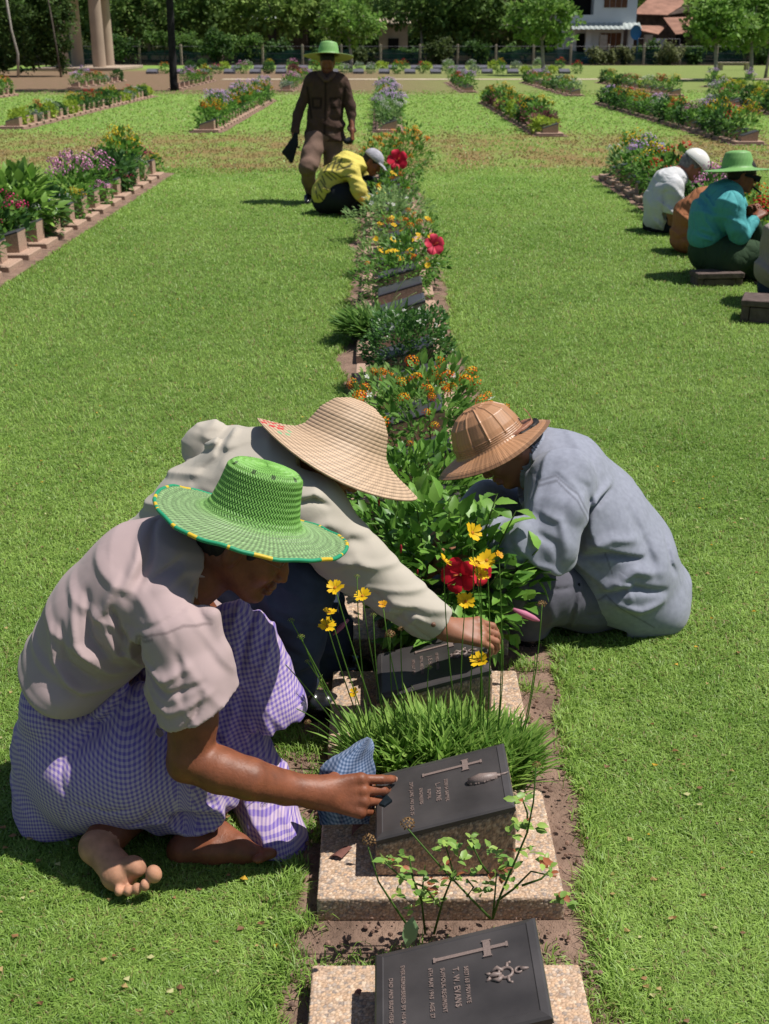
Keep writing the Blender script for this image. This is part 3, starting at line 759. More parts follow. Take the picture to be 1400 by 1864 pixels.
M['boot'] = mat('boot_black_leather', (.012, .012, .013), .22, .6, bump=(120, .15, .001))
M['pantsS'] = mat('trousers_brown', (.165, .105, .080), .85, .15, noise=(12, .12), bump=(12, .5, .02))
M['shirtS'] = mat('jacket_dark_brown', (.062, .036, .028), .85, .15, use_col=True, noise=(12, .12), bump=(14, .5, .02), crease=(6, .8, .06))
M['blackish'] = mat('cloth_black', (.014, .016, .02), .8, .2, bump=(16, .4, .02))
M['capgrey'] = mat('cap_grey', (.36, .35, .385), .8, .2, noise=(20, .15), bump=(40, .5, .01))
M['white'] = mat('shirt_off_white', (.60, .60, .60), .8, .2, bump=(14, .5, .02), crease=(6, .8, .06))
M['helmet'] = mat('helmet_white', (.78, .76, .70), .25, .5)
M['rust'] = mat('shirt_rust_brown', (.34, .135, .06), .8, .2, bump=(14, .5, .02), crease=(6, .8, .06))
M['teal'] = mat('shirt_teal', (.08, .34, .35), .75, .2, bump=(14, .5, .02), crease=(6, .8, .06))
M['dkgreen'] = mat('trousers_dark_green', (.035, .062, .032), .85, .15, bump=(14, .5, .02), crease=(6, .8, .06))
M['taupe'] = mat('shirt_taupe', (.30, .25, .215), .8, .2, bump=(14, .5, .02), crease=(6, .8, .06))
M['deepblue'] = mat('trousers_deep_blue', (.02, .03, .055), .8, .2)
M['button'] = mat('button_brown', (.16, .08, .05), .4, .4)

def gingham(name, base, stripe, pitch, rough=.85, blend=.62):
    m = mat(name, base, rough, .15, bump=(22, .2, .01), sheen=.1); N = m.node_tree.nodes; L = m.node_tree.links
    uvn = N.new('ShaderNodeUVMap'); uvn.uv_map = 'UVMap'
    sep = N.new('ShaderNodeSeparateXYZ'); L.new(uvn.outputs[0], sep.inputs[0])
    outs = []
    for i in (0, 1):
        a = N.new('ShaderNodeMath'); a.operation = 'MULTIPLY'; a.inputs[1].default_value = 2*PI/pitch; L.new(sep.outputs[i], a.inputs[0])
        b = N.new('ShaderNodeMath'); b.operation = 'SINE'; L.new(a.outputs[0], b.inputs[0])
        c = N.new('ShaderNodeMapRange'); c.inputs['From Min'].default_value = -.25; c.inputs['From Max'].default_value = .35; L.new(b.outputs[0], c.inputs['Value'])
        d = N.new('ShaderNodeMath'); d.operation = 'MULTIPLY'; d.inputs[1].default_value = blend; L.new(c.outputs[0], d.inputs[0]); outs.append(d)
    s1 = N.new('ShaderNodeMath'); s1.operation = 'ADD'; s1.use_clamp = True; L.new(outs[0].outputs[0], s1.inputs[0]); L.new(outs[1].outputs[0], s1.inputs[1])
    mx = N.new('ShaderNodeMix'); mx.data_type = 'RGBA'; mx.inputs[6].default_value = (*base, 1); mx.inputs[7].default_value = (*stripe, 1)
    L.new(s1.outputs[0], mx.inputs[0]); L.new(mx.outputs[2], N['Principled BSDF'].inputs['Base Color'])
    return m
M['longyi'] = gingham('longyi_checked', (.52, .41, .50), (.17, .115, .40), .0104, blend=.54)
M['rag'] = gingham('rag_checked', (.25, .31, .44), (.055, .10, .19), .0075)
M['hemA'] = mat('longyi_hem', (.15, .11, .42), .85, .15)

def CH(S, L, k=None, fl=None, sub=False): S.chain([J(*q) for q in L], k, fl, sub)
def EL(S, px, py, Y, rs, ang=0.0, k=None, sub=False):
    """ellipsoid: rs = radii in photo pixels along (image right, depth, image up) turned by ang in the side plane"""
    P, r = J(px, py, Y, 1.0); ca, sa = math.cos(ang), math.sin(ang)
    S.e(P, np.array(rs)*r, np.array([[ca, 0, sa], [0, 1, 0], [-sa, 0, ca]]), k, sub)
def FD(S, pts, wpx, amp, Y, yr):
    if S.v < .007 and wpx > 4.5: amp = amp*1.45
    P = [U(a, b, Y) for a, b in pts]; S.fold(P, J(pts[0][0], pts[0][1], Y, wpx)[1], amp, yr)
def wdir(p, q, Y): return nrm(U(q[0], q[1], Y)-U(p[0], p[1], Y))
YN = (0, 1, 0)

def seamcol(base, strokes, Y, wd=.0022, dark=.62, ymax=9.):
    St = [(U(a[0], a[1], Y)[[0, 2]], U(c[0], c[1], Y)[[0, 2]]) for L_ in strokes for a, c in zip(L_[:-1], L_[1:])]
    def f(V):
        P = V[:, [0, 2]]; m = np.zeros(len(V))
        for a, c in St:
            d = c-a; t = np.clip(((P-a)@d)/(d@d+1e-9), 0, 1); ds = np.linalg.norm(P-a-t[:, None]*d, axis=1); m = np.maximum(m, np.clip((wd*1.6-ds)/wd, 0, 1))
        m = m*(V[:, 1] < ymax); return np.array(base)*(1-(1-dark)*m[:, None])
    return f
def hat_mesh(name, prof, brimf, colf, mt, parent, c, up, fwd=(1, 0, 0), nu=480, nv=150, relief=None, thick=.0028, label=None, under=None):
    """hat turned around its axis: prof = [(radius, height)], brimf(angle, s) -> lift; relief(u, v, r) -> height of the weave"""
    pr = np.array(prof, float); seg = np.r_[0, np.cumsum(np.hypot(*np.diff(pr, axis=0).T))]; s_ = np.linspace(0, seg[-1], nv)
    # rounded profile
    rr = np.interp(s_, seg, pr[:, 0]); zz = np.interp(s_, seg, pr[:, 1])
    for _ in range(3):
        rr[1:-1] = (rr[:-2]+rr[1:-1]*2+rr[2:])/4; zz[1:-1] = (zz[:-2]+zz[1:-1]*2+zz[2:])/4
    u = np.arange(nu)*2*PI/nu; Ug, Sg = np.meshgrid(u, s_); R = np.repeat(rr[:, None], nu, 1); Z = np.repeat(zz[:, None], nu, 1)
    nr = np.gradient(zz); nz = -np.gradient(rr); ln = np.hypot(nr, nz)+1e-9; nr, nz = nr/ln, nz/ln
    sg = -1 if nz.mean() < 0 else 1; nr, nz = nr*sg, nz*sg
    h = relief(Ug, Sg, R) if relief is not None else 0
    Rr = R + nr[:, None]*h; Zr = Z + nz[:, None]*h + brimf(Ug, R)
    Ri = R - nr[:, None]*thick; Zi = Z - nz[:, None]*thick + brimf(Ug, R)
    el = 1.12
    f = nrm(fwd); z_ = nrm(up); f = nrm(f - z_*(f@z_)); l = np.cross(z_, f)
    def W(Rg, Zg): return (c + (Rg*np.cos(Ug)*el)[..., None]*f + (Rg*np.sin(Ug))[..., None]*l + Zg[..., None]*z_).reshape(-1, 3)
    V = np.concatenate([W(Rr, Zr), W(Ri, Zi)]); n1 = nv*nu
    i = np.arange(nv-1)[:, None]*nu; j = np.arange(nu)[None]; j2 = (j+1) % nu
    q = np.stack([i+j, i+nu+j, i+nu+j2, i+j2], -1).reshape(-1, 4)
    e0 = (nv-1)*nu + np.arange(nu); e1 = (nv-1)*nu + (np.arange(nu)+1) % nu
    rim = np.stack([e0, e0+n1, e1+n1, e1], 1)
    col = colf(Ug, Sg, R, h).reshape(-1, 3)
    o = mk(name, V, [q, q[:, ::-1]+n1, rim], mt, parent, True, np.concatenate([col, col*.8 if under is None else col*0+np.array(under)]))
    if label: o['label'] = label
    return o

# ---------------- worker kneeling nearest: mauve shirt, checked longyi, green hat
def man_a():
    YSH[0] = lambda py, Y: Y + .11*min(max((1510-py)/60, 0), 1)
    root = empty('person', G(250, 1540), "barefoot man in mauve-grey shirt, purple checked longyi and green hat, nearest the camera", 'person', 'gardeners working at the beds')
    hupA = nrm(nrm(U(480, 850, 2.26)-U(452, 952, 2.26))+np.array([0, .13, 0])); hcenA = U(459, 948, 2.265)
    b = SD(.0032, .02)
    hc = U(448, 984, 2.26); p = math.radians(31)
    fwd = nrm((math.cos(p), -.10, -math.sin(p))); up = nrm((math.sin(p), 0, math.cos(p)))
    P, R = head(b, hc, fwd, up, U(350, 1045, 2.28), 1.0)
    CH(b, [(350, 1045, 2.28, 58), (280, 1080, 2.28, 80), (150, 1220, 2.28, 75), (150, 1400, 2.27, 70)], k=.04, fl=(YN, 1.3))
    b.cut(hcenA+hupA*.012, hupA, .135)
    # near arm
    CH(b, [(320, 1120, 2.13, 48), (350, 1230, 2.05, 47), (351, 1310, 2.02, 46), (347, 1378, 2.0, 42)], k=.008)
    CH(b, [(347, 1380, 2.0, 42), (400, 1402, 1.99, 42), (455, 1418, 1.99, 38), (520, 1434, 2.02, 31), (578, 1442, 2.03, 26)], k=.008)
    EL(b, 333, 1398, 2.0, (20, 20, 18), k=.03)
    hand(b, U(583, 1443, 2.03), wdir((583, 1443), (655, 1452), 2.03)+np.array([0, .10, 0]), (-.1, -.82, .50),
         [(.22, .50, .40), (.48, .66, .45), (.70, .66, .45), (.82, .62, .4)], 1.10, side=-1, thumb=[(.03, .026, -.026), (.07, .022, -.040), (.105, .014, -.036)], wr=.031)
    # tendons of the back of the hand
    for a_, b_ in (((600, 1432), (640, 1425)), ((600, 1447), (645, 1447)), ((603, 1460), (645, 1468))):
        FD(b, [a_, b_], 4, .0016, 2.0, (1.9, 2.03))
    FD(b, [(380, 1395), (480, 1410), (560, 1432)], 10, .0025, 2.0, (1.9, 2.0))
    # far arm resting in the lap
    CH(b, [(330, 1090, 2.46, 45), (400, 1180, 2.50, 42), (440, 1230, 2.46, 32), (400, 1290, 2.36, 24)], k=.02)
    hand(b, U(398, 1292, 2.36), (-.6, -.3, -.55), (0, -.8, .4), [(.5, .6, .4)]*4, .9, side=1)
    # right foot, sole up
    CH(b, [(250, 1470, 2.22, 40), (200, 1515, 2.17, 34), (176, 1542, 2.12, 30)], k=.02)
    CH(b, [(176, 1542, 2.12, 29), (202, 1570, 2.085, 27), (220, 1590, 2.06, 33)], k=.016)
    EL(b, 245, 1577, 2.052, (23, 20, 18), -.6, k=.010); EL(b, 203, 1598, 2.052, (19, 18, 16), -.8, k=.012)
    EL(b, 280, 1591, 2.028, (15, 14, 18), .2, k=.005)
    for q, (x_, y_) in enumerate(((264, 1614), (249, 1621), (234, 1624), (217, 1624))): EL(b, x_, y_-3, 2.016, (9, 11, 12-q*.6), k=.004)
    # left foot, flat
    CH(b, [(420, 1380, 2.3, 42), (385, 1470, 2.23, 27), (352, 1530, 2.19, 27), (330, 1548, 2.18, 26)], k=.02)
    CH(b, [(335, 1548, 2.17, 25), (390, 1546, 2.165, 27), (440, 1550, 2.16, 20), (470, 1555, 2.155, 15)], k=.02)
    CH(b, [(375, 1500, 2.2, 26), (430, 1535, 2.17, 20)], k=.02)
    EL(b, 489, 1553, 2.145, (16, 11, 10), -.1, k=.005)
    for q in range(4): EL(b, 484-q*5, 1558+q*2, 2.142-q*.006, (11, 9, 7), -.1, k=.004)
    sole0 = U(143, 1520, 2.1)
    body = sdmesh(b, 'body', M['skinA'], root, 1); b.nails = b.nails[:4]; add_nails(b, root, M['nail'])
    body.data.materials.append(M['soleA'])
    me = body.data; n = len(me.polygons); cc = np.zeros(n*3); me.polygons.foreach_get('center', cc); cc = cc.reshape(-1, 3)
    mi = (cc[:, 0] < U(300, 1580, 2.05)[0]) & (cc[:, 2] < U(200, 1520, 2.1)[2]) & (cc[:, 1] < 2.13)
    me.polygons.foreach_set('material_index', mi.astype(np.int32))
    sdmesh(hair(hc, fwd, up, .004, hatp=(hcenA, hupA)), 'hair', M['hair'], root)
    # shirt
    s = SD(.0038, .03)
    CH(s, [(128, 1200, 2.28, 84), (198, 1122, 2.28, 100), (268, 1055, 2.28, 100), (318, 1030, 2.28, 76), (362, 1042, 2.28, 62)], k=.05, fl=(YN, 1.42))
    EL(s, 145, 1212, 2.26, (84, 150, 60), .1, k=.05)
    CH(s, [(300, 1105, 2.14, 66), (325, 1160, 2.07, 68), (350, 1240, 2.03, 69), (362, 1290, 2.02, 76)], k=.016)
    CH(s, [(300, 1080, 2.45, 60), (380, 1160, 2.53, 58), (440, 1240, 2.52, 55)], k=.035)
    CH(s, [(345, 1108, 2.10, 20), (384, 1120, 2.07, 12)], k=.02); CH(s, [(386, 1122, 2.06, 12), (404, 1190, 2.04, 12), (424, 1262, 2.03, 14)], k=.03); CH(s, [(268, 1150, 2.08, 14), (282, 1250, 2.05, 14), (294, 1330, 2.05, 14)], k=.03)
    s.cut(U(430, 1200, 2.52), (.5, 0, -.8), .10)
    s.cut(U(372, 1040, 2.28), (.93, 0, -.2), .20)
    CH(s, [(352, 1020, 2.28, 42), (430, 1010, 2.26, 66)], k=.01, sub=True)
    s.waves(.0014, (0.5, .2, .8), 26, 4); s.ridges(.0038, (.62, .1, .72), 75, 1, .1)
    yr = (1.85, 2.40)
    F = lambda pts, wd, am: FD(s, pts, wd, am, 2.1, yr)
    F([(245, 1140), (235, 1180), (252, 1225), (262, 1255)], 7, .007); F([(268, 1135), (258, 1180), (275, 1225)], 6, -.008)
    F([(120, 1110), (140, 1170), (200, 1225), (245, 1240)], 9, .006); F([(150, 1100), (165, 1160), (215, 1215)], 8, -.006)
    F([(80, 1160), (95, 1210), (150, 1255), (215, 1268)], 8, .006); F([(105, 1150), (120, 1205), (170, 1238)], 7, -.005)
    F([(185, 1130), (215, 1190), (245, 1200)], 7, .006); F([(205, 1110), (230, 1165)], 6, -.007)
    F([(235, 1010), (240, 1040), (225, 1075)], 9, .005); F([(255, 1000), (262, 1040), (245, 1080)], 8, -.006)
    F([(250, 1130), (300, 1105), (350, 1085), (390, 1110)], 4, -.0035)         # armhole seam
    F([(285, 1070), (330, 1060), (375, 1075)], 7, .004); F([(265, 1070), (320, 1045)], 6, -.005)
    F([(268, 1170), (310, 1185), (360, 1160)], 7, .006); F([(270, 1190), (320, 1205), (385, 1185)], 6, -.006)
    F([(275, 1215), (325, 1232), (400, 1200)], 7, .005); F([(345, 1270), (375, 1230), (385, 1200)], 5, -.006)
    F([(283, 1297), (350, 1272), (416, 1228)], 3, -.0022)                     # cuff hem
    F([(330, 1120), (350, 1180), (350, 1230)], 8, -.004); F([(300, 1000), (340, 1010), (370, 1000)], 6, .005)
    F([(210, 1060), (190, 1110), (170, 1130)], 8, .005)
    n = wdir((290, 1240), (332, 1318), 2.03)
    s.cut(U(352, 1277, 2.03), n+np.array([0, .1, 0]), .12)
    CH(s, [(360, 1268, 2.025, 48), (372, 1320, 2.015, 62)], k=.004, sub=True)
    sdmesh(s, 'shirt', M['shirtA'], root, 1, colf=seamcol((.42, .315, .31), [[(252, 1180), (256, 1140), (290, 1120), (345, 1105), (392, 1112)], [(286, 1300), (350, 1276), (418, 1226)], [(258, 1178), (263, 1142), (292, 1126)]], 2.1, ymax=2.33))
    # collar band standing round the neck
    c = SD(.004, .01)
    CH(c, [(352, 1012, 2.28, 70), (386, 1000, 2.27, 62)], k=.01, fl=(YN, 1.05)); CH(c, [(335, 1020, 2.28, 58), (420, 985, 2.26, 62)], k=.004, fl=(YN, 1.05), sub=True)
    c.cut(U(384, 1000, 2.27), (.9, 0, .45), .2); c.cut(U(340, 1022, 2.28), (-.9, 0, -.4), .2)
    sdmesh(c, 'collar', M['shirtA'], root, 1, colf=seamcol((.42, .315, .31), [], 2.1))
    # longyi
    g = SD(.0042, .03)
    CH(g, [(432, 1158, 2.40, 56), (465, 1215, 2.36, 60), (492, 1290, 2.33, 62), (500, 1330, 2.33, 62)], k=.03)
    g.cut(U(494, 1313, 2.3), wdir((494, 1200), (528, 1300), 2.3), .17)
    EL(g, 150, 1360, 2.30, (122, 150, 150), -.15, k=.04); EL(g, 118, 1440, 2.28, (86, 130, 98), .0, k=.04)
    EL(g, 118, 1265, 2.28, (74, 130, 60), -.3, k=.05); CH(g, [(130, 1282, 2.25, 62), (215, 1300, 2.20, 58), (270, 1290, 2.20, 50)], k=.04)
    CH(g, [(170, 1400, 2.17, 112), (260, 1400, 2.13, 100), (345, 1410, 2.12, 76), (392, 1432, 2.14, 50)], k=.03)
    CH(g, [(215, 1330, 2.34, 90), (330, 1230, 2.38, 80), (430, 1162, 2.40, 58)], k=.05)
    CH(g, [(400, 1200, 2.38, 66), (400, 1300, 2.34, 66), (395, 1380, 2.3, 62)], k=.03)
    CH(g, [(438, 1370, 2.32, 60), (476, 1440, 2.27, 56), (505, 1540, 2.22, 54), (508, 1580, 2.22, 50)], k=.02)
    CH(g, [(300, 1460, 2.16, 60), (350, 1470, 2.14, 50), (375, 1490, 2.12, 36)], k=.02)
    CH(g, [(335, 1500, 2.13, 30), (392, 1520, 2.12, 34)], k=.01, sub=True)
    CH(g, [(440, 1535, 2.17, 36), (400, 1560, 2.13, 40)], k=.015, sub=True)
    g.cut((0, 2.2, .006), (0, 0, -1), 1.2)
    g.waves(.0022, (.8, .1, .4), 24, 9); g.ridges(.0055, (.8, .1, .5), 75, 8)
    F = lambda pts, wd, am: FD(g, pts, wd, am, 2.12, (1.8, 2.6))
    F([(145, 1250), (150, 1300), (200, 1340)], 6, -.006); F([(115, 1375), (175, 1330), (225, 1285), (250, 1250)], 8, -.010)
    F([(120, 1340), (180, 1300), (215, 1270)], 8, .006); F([(150, 1420), (210, 1425), (265, 1412)], 4, -.005)
    F([(120, 1350), (130, 1395), (150, 1418)], 4, -.004); F([(60, 1300), (100, 1320), (150, 1320)], 8, .004)
    F([(110, 1520), (135, 1440), (150, 1370)], 5, -.004); F([(260, 1260), (285, 1310), (295, 1370)], 9, -.008)
    F([(300, 1420), (270, 1460), (240, 1480)], 8, -.006); F([(330, 1450), (300, 1480), (275, 1500)], 7, .006)
    F([(440, 1120), (420, 1180), (400, 1230)], 7, .006); F([(460, 1130), (450, 1190), (430, 1240), (420, 1300)], 8, -.009)
    F([(480, 1180), (480, 1250), (455, 1320)], 7, .006); F([(500, 1180), (512, 1240), (505, 1300)], 7, -.005)
    F([(470, 1360), (500, 1420), (520, 1500)], 7, .007); F([(450, 1370), (480, 1440), (490, 1520)], 7, -.008)
    F([(530, 1400), (545, 1460), (550, 1530)], 6, -.005); F([(430, 1400), (455, 1460), (470, 1510)], 7, .006)
    g.cut(U(330, 1512, 2.14), wdir((330, 1440), (352, 1512), 2.14)+np.array([-.15, 0, 0]), .11)
    Vg, Qg = g.run(); Vg = smooth_v(Vg, Qg, 1)
    cx, cy = U(170, 1400, 2.28)[[0, 1]]
    k0 = U(400, 1200, 2.38)
    q0 = U(175, 1380, 2.2); q1 = U(470, 1310, 2.33)
    asn = lambda x, R, sgn: np.where(x*sgn > 0, R*np.arcsin(np.clip(x/R, -.985, .985)), x)
    def uvf(V):
        X = V[:, 0]-q0[0]; Z = V[:, 2]-q0[2]
        a = np.stack([asn(X, .20, -1)+.10*Z, asn(Z, .27, -1)-.14*X+.05*np.sin(X*14)], 1)
        X = V[:, 0]-q1[0]; Z = V[:, 2]-q1[2]; d = np.stack([asn(X, .10, 1)+.25*Z, Z*.95-.22*X+.3*X*X], 1)
        t = 1/(1+np.exp(-(V[:, 0]-U(352, 1300, 2.2)[0])/.004))[:, None]
        w_ = np.stack([.0035*np.sin(V[:, 2]*95+2*np.sin(V[:, 0]*40))+.003*np.sin(V[:, 0]*70+V[:, 2]*50+1)+.0016*np.sin(V[:, 2]*210+V[:, 0]*90), .0035*np.sin(V[:, 0]*90+2*np.sin(V[:, 2]*45))+.003*np.sin(V[:, 2]*60-V[:, 0]*60)+.0016*np.sin(V[:, 0]*190-V[:, 2]*120)], 1)
        return a*(1-t)+d*t+w_*.12
    mk('longyi', Vg, Qg, M['longyi'], root, True, None, uvf(Vg))
    # green woven hat
    def rel(u, s, r):
        t = np.clip((r-.092)/.012, 0, 1); zig = np.abs((s/.0062) % 2-1)
        hb = np.sin(u*84+zig*PI*1.6); br = np.sin(u*110+np.floor(s/.0088)*1.5+(s/.0088 % 1)*3.5)*.75-.55*(np.cos(s/.0088*2*PI) > .55)
        return .0010*(hb*(1-t)+br*t)
    def colf(u, s, r, h):
        base = np.array([.24, .52, .11]); br = np.array([.31, .50, .21])
        t = np.clip((r-.088)/.03, 0, 1)[..., None]; c = base*(1-t)+br*t
        k_ = np.clip((h+.0009)/.0016, 0, 1)[..., None]; c = c*(.36+.64*k_) + np.array([.10, .10, .07])*(1-k_)*t*.2  # weave hollows darkened in the colour, standing in for shade in their depth
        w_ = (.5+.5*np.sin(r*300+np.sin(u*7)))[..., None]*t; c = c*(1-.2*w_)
        vr = .86+.14*np.sin(u*31+s*400)*np.sin(u*17); c = c*vr[..., None]
        gapm = ((s > .060) & (s < .073) & (np.sin(u*9)+np.sin(u*23) > .9))[..., None]; c = np.where(gapm, c*.25, c)
        return c
    hup, hcen = hupA, hcenA
    prof = [(.0005, .128), (.03, .1285), (.064, .124), (.074, .113), (.080, .07), (.088, .03), (.098, .012), (.125, .003), (.165, -.003), (.190, -.004)]
    bf = lambda u, r: np.clip((r-.1)/.09, 0, 1)**1.5*(.010*np.cos(u*2+.3)+.004*np.sin(u*3)+.0018*np.sin(u*7+1)+.001*np.sin(u*17)-.004)
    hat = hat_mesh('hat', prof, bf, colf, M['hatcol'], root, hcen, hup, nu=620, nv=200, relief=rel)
    # striped piping along the rim
    f = nrm(np.array([1., 0, 0])-hup*hup[0]); l = np.cross(hup, f); uu = np.linspace(0, 2*PI, 241)
    pts = hcen + np.outer(.1905*np.cos(uu)*1.12, f)+np.outer(.1905*np.sin(uu), l)+np.outer(-.0055+bf(uu, np.full(241, .19)), hup)
    m = MB()
    for q in range(240):
        seg = (q*7 // 10) % 12
        yel = math.sin(q*.21)+math.sin(q*.47+1)+.6*math.sin(q*1.3) > .75
        m.tube(pts[q:q+2], .0046, 6, (.62, .42, .03) if yel else (.02, .27, .13), cap=False)
    m.build('rim_piping', M['hatcol'], hat, True)
    # glasses temple just under the brim
    g2 = MB(); g2.tube([P(.0, -.083, .014), P(.09, -.074, .016)], .0014, 6); g2.tube([P(.09, -.074, .016), P(.096, -.03, .014)], .0012, 6)
    g2.build('glasses_frame', M['button'], root, True)
    for y in (-.031,):
        e_ = MB(); 
    return root
root_a = man_a(); YSH[0] = None

# ---------------- worker in beige shirt and straw hat
def man_b():
    root = empty('person', G(520, 1290), "man in a beige long-sleeved shirt and wide straw sun hat reaching over a plaque", 'person', 'gardeners working at the beds')
    hup = nrm(nrm(U(668, 725, 2.86)-U(618, 830, 2.86))+np.array([0, .27, 0])); hcen = U(617, 830, 2.86)
    b = SD(.0036, .02)
    hc = U(600, 822, 2.86); p = math.radians(42)
    fwd = nrm((math.cos(p), -.05, -math.sin(p))); up = nrm((math.sin(p), 0, math.cos(p)))
    P, R = head(b, hc, fwd, up, U(520, 868, 2.88))
    b.cut(hcen+hup*.02, hup, .14)
    CH(b, [(520, 870, 2.88, 50), (460, 900, 2.88, 75), (330, 1010, 2.9, 70)], k=.03, fl=(YN, 1.3))
    CH(b, [(560, 910, 2.73, 42), (655, 1025, 2.68, 32), (740, 1090, 2.66, 27), (815, 1146, 2.65, 20)], k=.02)
    hand(b, U(816, 1146, 2.65), (1, .05, -.12), (-.05, -.45, .9), [(.35, .7, .5), (.4, .75, .5), (.45, .8, .5), (.5, .8, .5)], 1.0, side=-1, thumb=[(.03, .03, -.03), (.06, .025, -.05), (.085, .015, -.05)], wr=.027)
    CH(b, [(460, 830, 3.05, 35), (378, 815, 3.12, 30), (400, 920, 3.12, 25), (520, 990, 3.1, 20)], k=.02)
    hand(b, U(522, 992, 3.1), (.8, 0, -.5), (.4, -.3, .8), [(.4, .6, .5)]*4, .95, side=1)
    CH(b, [(340, 1120, 2.8, 60), (540, 1070, 2.76, 45), (545, 1230, 2.76, 30)], k=.03)
    sdmesh(b, 'body', M['skinB'], root); b.nails = b.nails[:4]; add_nails(b, root, M['nail'])
    sdmesh(hair(hc, fwd, up, .005, thick=.007, hatp=(hcen, hup)), 'hair', M['hair'], root)
    s = SD(.0042, .03)
    CH(s, [(295, 1035, 2.9, 100), (395, 948, 2.9, 112), (470, 890, 2.88, 106), (520, 872, 2.87, 84), (548, 866, 2.87, 62)], k=.05, fl=(YN, 1.35))
    CH(s, [(510, 905, 2.76, 78), (565, 935, 2.71, 70), (650, 1022, 2.68, 53), (720, 1080, 2.665, 43), (765, 1112, 2.66, 38), (812, 1146, 2.65, 27)], k=.03)
    CH(s, [(470, 838, 3.04, 62), (410, 818, 3.10, 46), (378, 816, 3.12, 41)], k=.03)
    CH(s, [(378, 816, 3.12, 41), (390, 880, 3.14, 36), (480, 960, 3.12, 30)], k=.03)
    s.cut(U(556, 872, 2.87), (.85, 0, .1), .16)
    CH(s, [(545, 862, 2.87, 38), (610, 840, 2.86, 66)], k=.01, sub=True)
    s.waves(.0024, (.4, .2, .85), 22, 14); s.ridges(.0068, (.45, .1, .85), 70, 2, .1)
    F = lambda pts, wd, am, yr=(2.4, 2.9): FD(s, pts, wd, am, 2.7, yr)
    F([(335, 870), (380, 830), (420, 815), (480, 800)], 9, .010, (2.5, 3.3)); F([(345, 895), (400, 850), (470, 830)], 8, -.008, (2.5, 3.3))
    F([(545, 888), (575, 880), (590, 890)], 6, .009); F([(540, 898), (575, 893), (600, 905)], 4, -.010)
    F([(560, 940), (600, 930), (630, 945)], 9, .006); F([(600, 1010), (650, 990), (690, 1010)], 8, .006); F([(590, 985), (640, 965), (670, 975)], 8, -.006)
    F([(700, 1090), (715, 1068), (745, 1075)], 5, .006); F([(718, 1105), (735, 1080), (765, 1088)], 5, -.006); F([(740, 1110), (755, 1090), (778, 1103)], 5, .006)
    F([(705, 1085), (750, 1110), (795, 1150)], 4, -.005); F([(540, 1000), (600, 1050), (660, 1080)], 9, .004); F([(640, 1060), (680, 1050), (715, 1075)], 6, -.005)
    F([(360, 800), (372, 830), (365, 850)], 7, -.008, (2.9, 3.3)); F([(430, 790), (405, 815), (385, 850)], 6, -.007, (2.8, 3.3))
    s.cut(U(801, 1141, 2.65), wdir((790, 1133), (806, 1145), 2.65), .06)
    CH(s, [(795, 1137, 2.65, 21), (830, 1158, 2.65, 26)], k=.003, sub=True)
    sh = sdmesh(s, 'shirt', M['shirtB'], root, 1)
    for x_, y_ in ((755, 1126), (789, 1139)):
        m = MB(); c = U(x_, y_-1, 2.603); m.tube([c+np.array([0, .006, 0]), c, c-np.array([0, .002, 0])], [.006, .006, .0045], 10); m.build('button', M['button'], sh, True)
    c = SD(.005, .01)
    CH(c, [(535, 862, 2.87, 60), (562, 850, 2.87, 54)], k=.01); CH(c, [(520, 868, 2.87, 48), (600, 835, 2.86, 52)], k=.004, sub=True)
    c.cut(U(566, 850, 2.87), (.85, 0, .45), .2); c.cut(U(525, 862, 2.87), (-.9, 0, -.4), .2)
    sdmesh(c, 'collar', M['shirtB'], root, 1)
    t = SD(.006, .03)
    CH(t, [(330, 1110, 2.82, 85), (430, 1095, 2.76, 78), (540, 1075, 2.72, 66)], k=.04); CH(t, [(330, 1110, 3.0, 80), (560, 1060, 3.05, 62)], k=.04)
    EL(t, 320, 1090, 2.9, (95, 150, 90), k=.05)
    CH(t, [(542, 1075, 2.72, 66), (535, 1160, 2.74, 56), (530, 1235, 2.76, 44), (532, 1270, 2.77, 46)], k=.03)
    CH(t, [(560, 1060, 3.05, 62), (590, 1150, 3.05, 50), (590, 1210, 3.02, 42)], k=.03)
    t.cut(U(532, 1252, 2.76), (0, 0, -1), .1); t.waves(.004, (.2, .1, .9), 26, 3); t.ridges(.006, (.2, .1, .9), 80, 7)
    FD(t, [(480, 1040), (500, 1100), (560, 1140)], 9, .008, 2.7, (2.4, 2.9)); FD(t, [(470, 1080), (500, 1150), (560, 1190)], 8, -.008, 2.7, (2.4, 2.9))
    FD(t, [(490, 1190), (530, 1215), (570, 1200)], 7, .008, 2.7, (2.4, 2.9))
    sdmesh(t, 'trousers', M['pantsB'], root, 1)
    for yy, dx, dy in ((2.77, 0, 0), (3.03, 55, -65)):
        o = SD(.004, .012)
        CH(o, [(535+dx, 1240+dy, yy, 34), (538+dx, 1275+dy, yy, 34), (560+dx, 1284+dy, yy, 28), (592+dx, 1284+dy, yy, 26), (604+dx, 1286+dy, yy, 22)], k=.015)
        o.cut(U(570+dx, 1306+dy, yy), (0, 0, -1), .2)
        bt = sdmesh(o, 'boot', M['boot'], root, 1)
        o = SD(.004, .008)
        CH(o, [(535+dx, 1303+dy, yy, 30), (600+dx, 1300+dy, yy, 24)], k=.01); o.cut(U(570+dx, 1292+dy, yy), (0, 0, 1), .2); o.cut(U(570+dx, 1309+dy, yy), (0, 0, -1), .2)
        sdmesh(o, 'sole', M['blackish'], bt, 1)
    # straw hat sewn from plaited braid
    bp = .0098
    def rel(u, s, r):
        q = ((s+u/(2*PI)*bp)/bp) % 1
        return .0017*np.sin(PI*q)**.5+.0004*np.sin(u*170+q*5+43*np.sin(12.9*np.floor((s+u/(2*PI)*bp)/bp)))
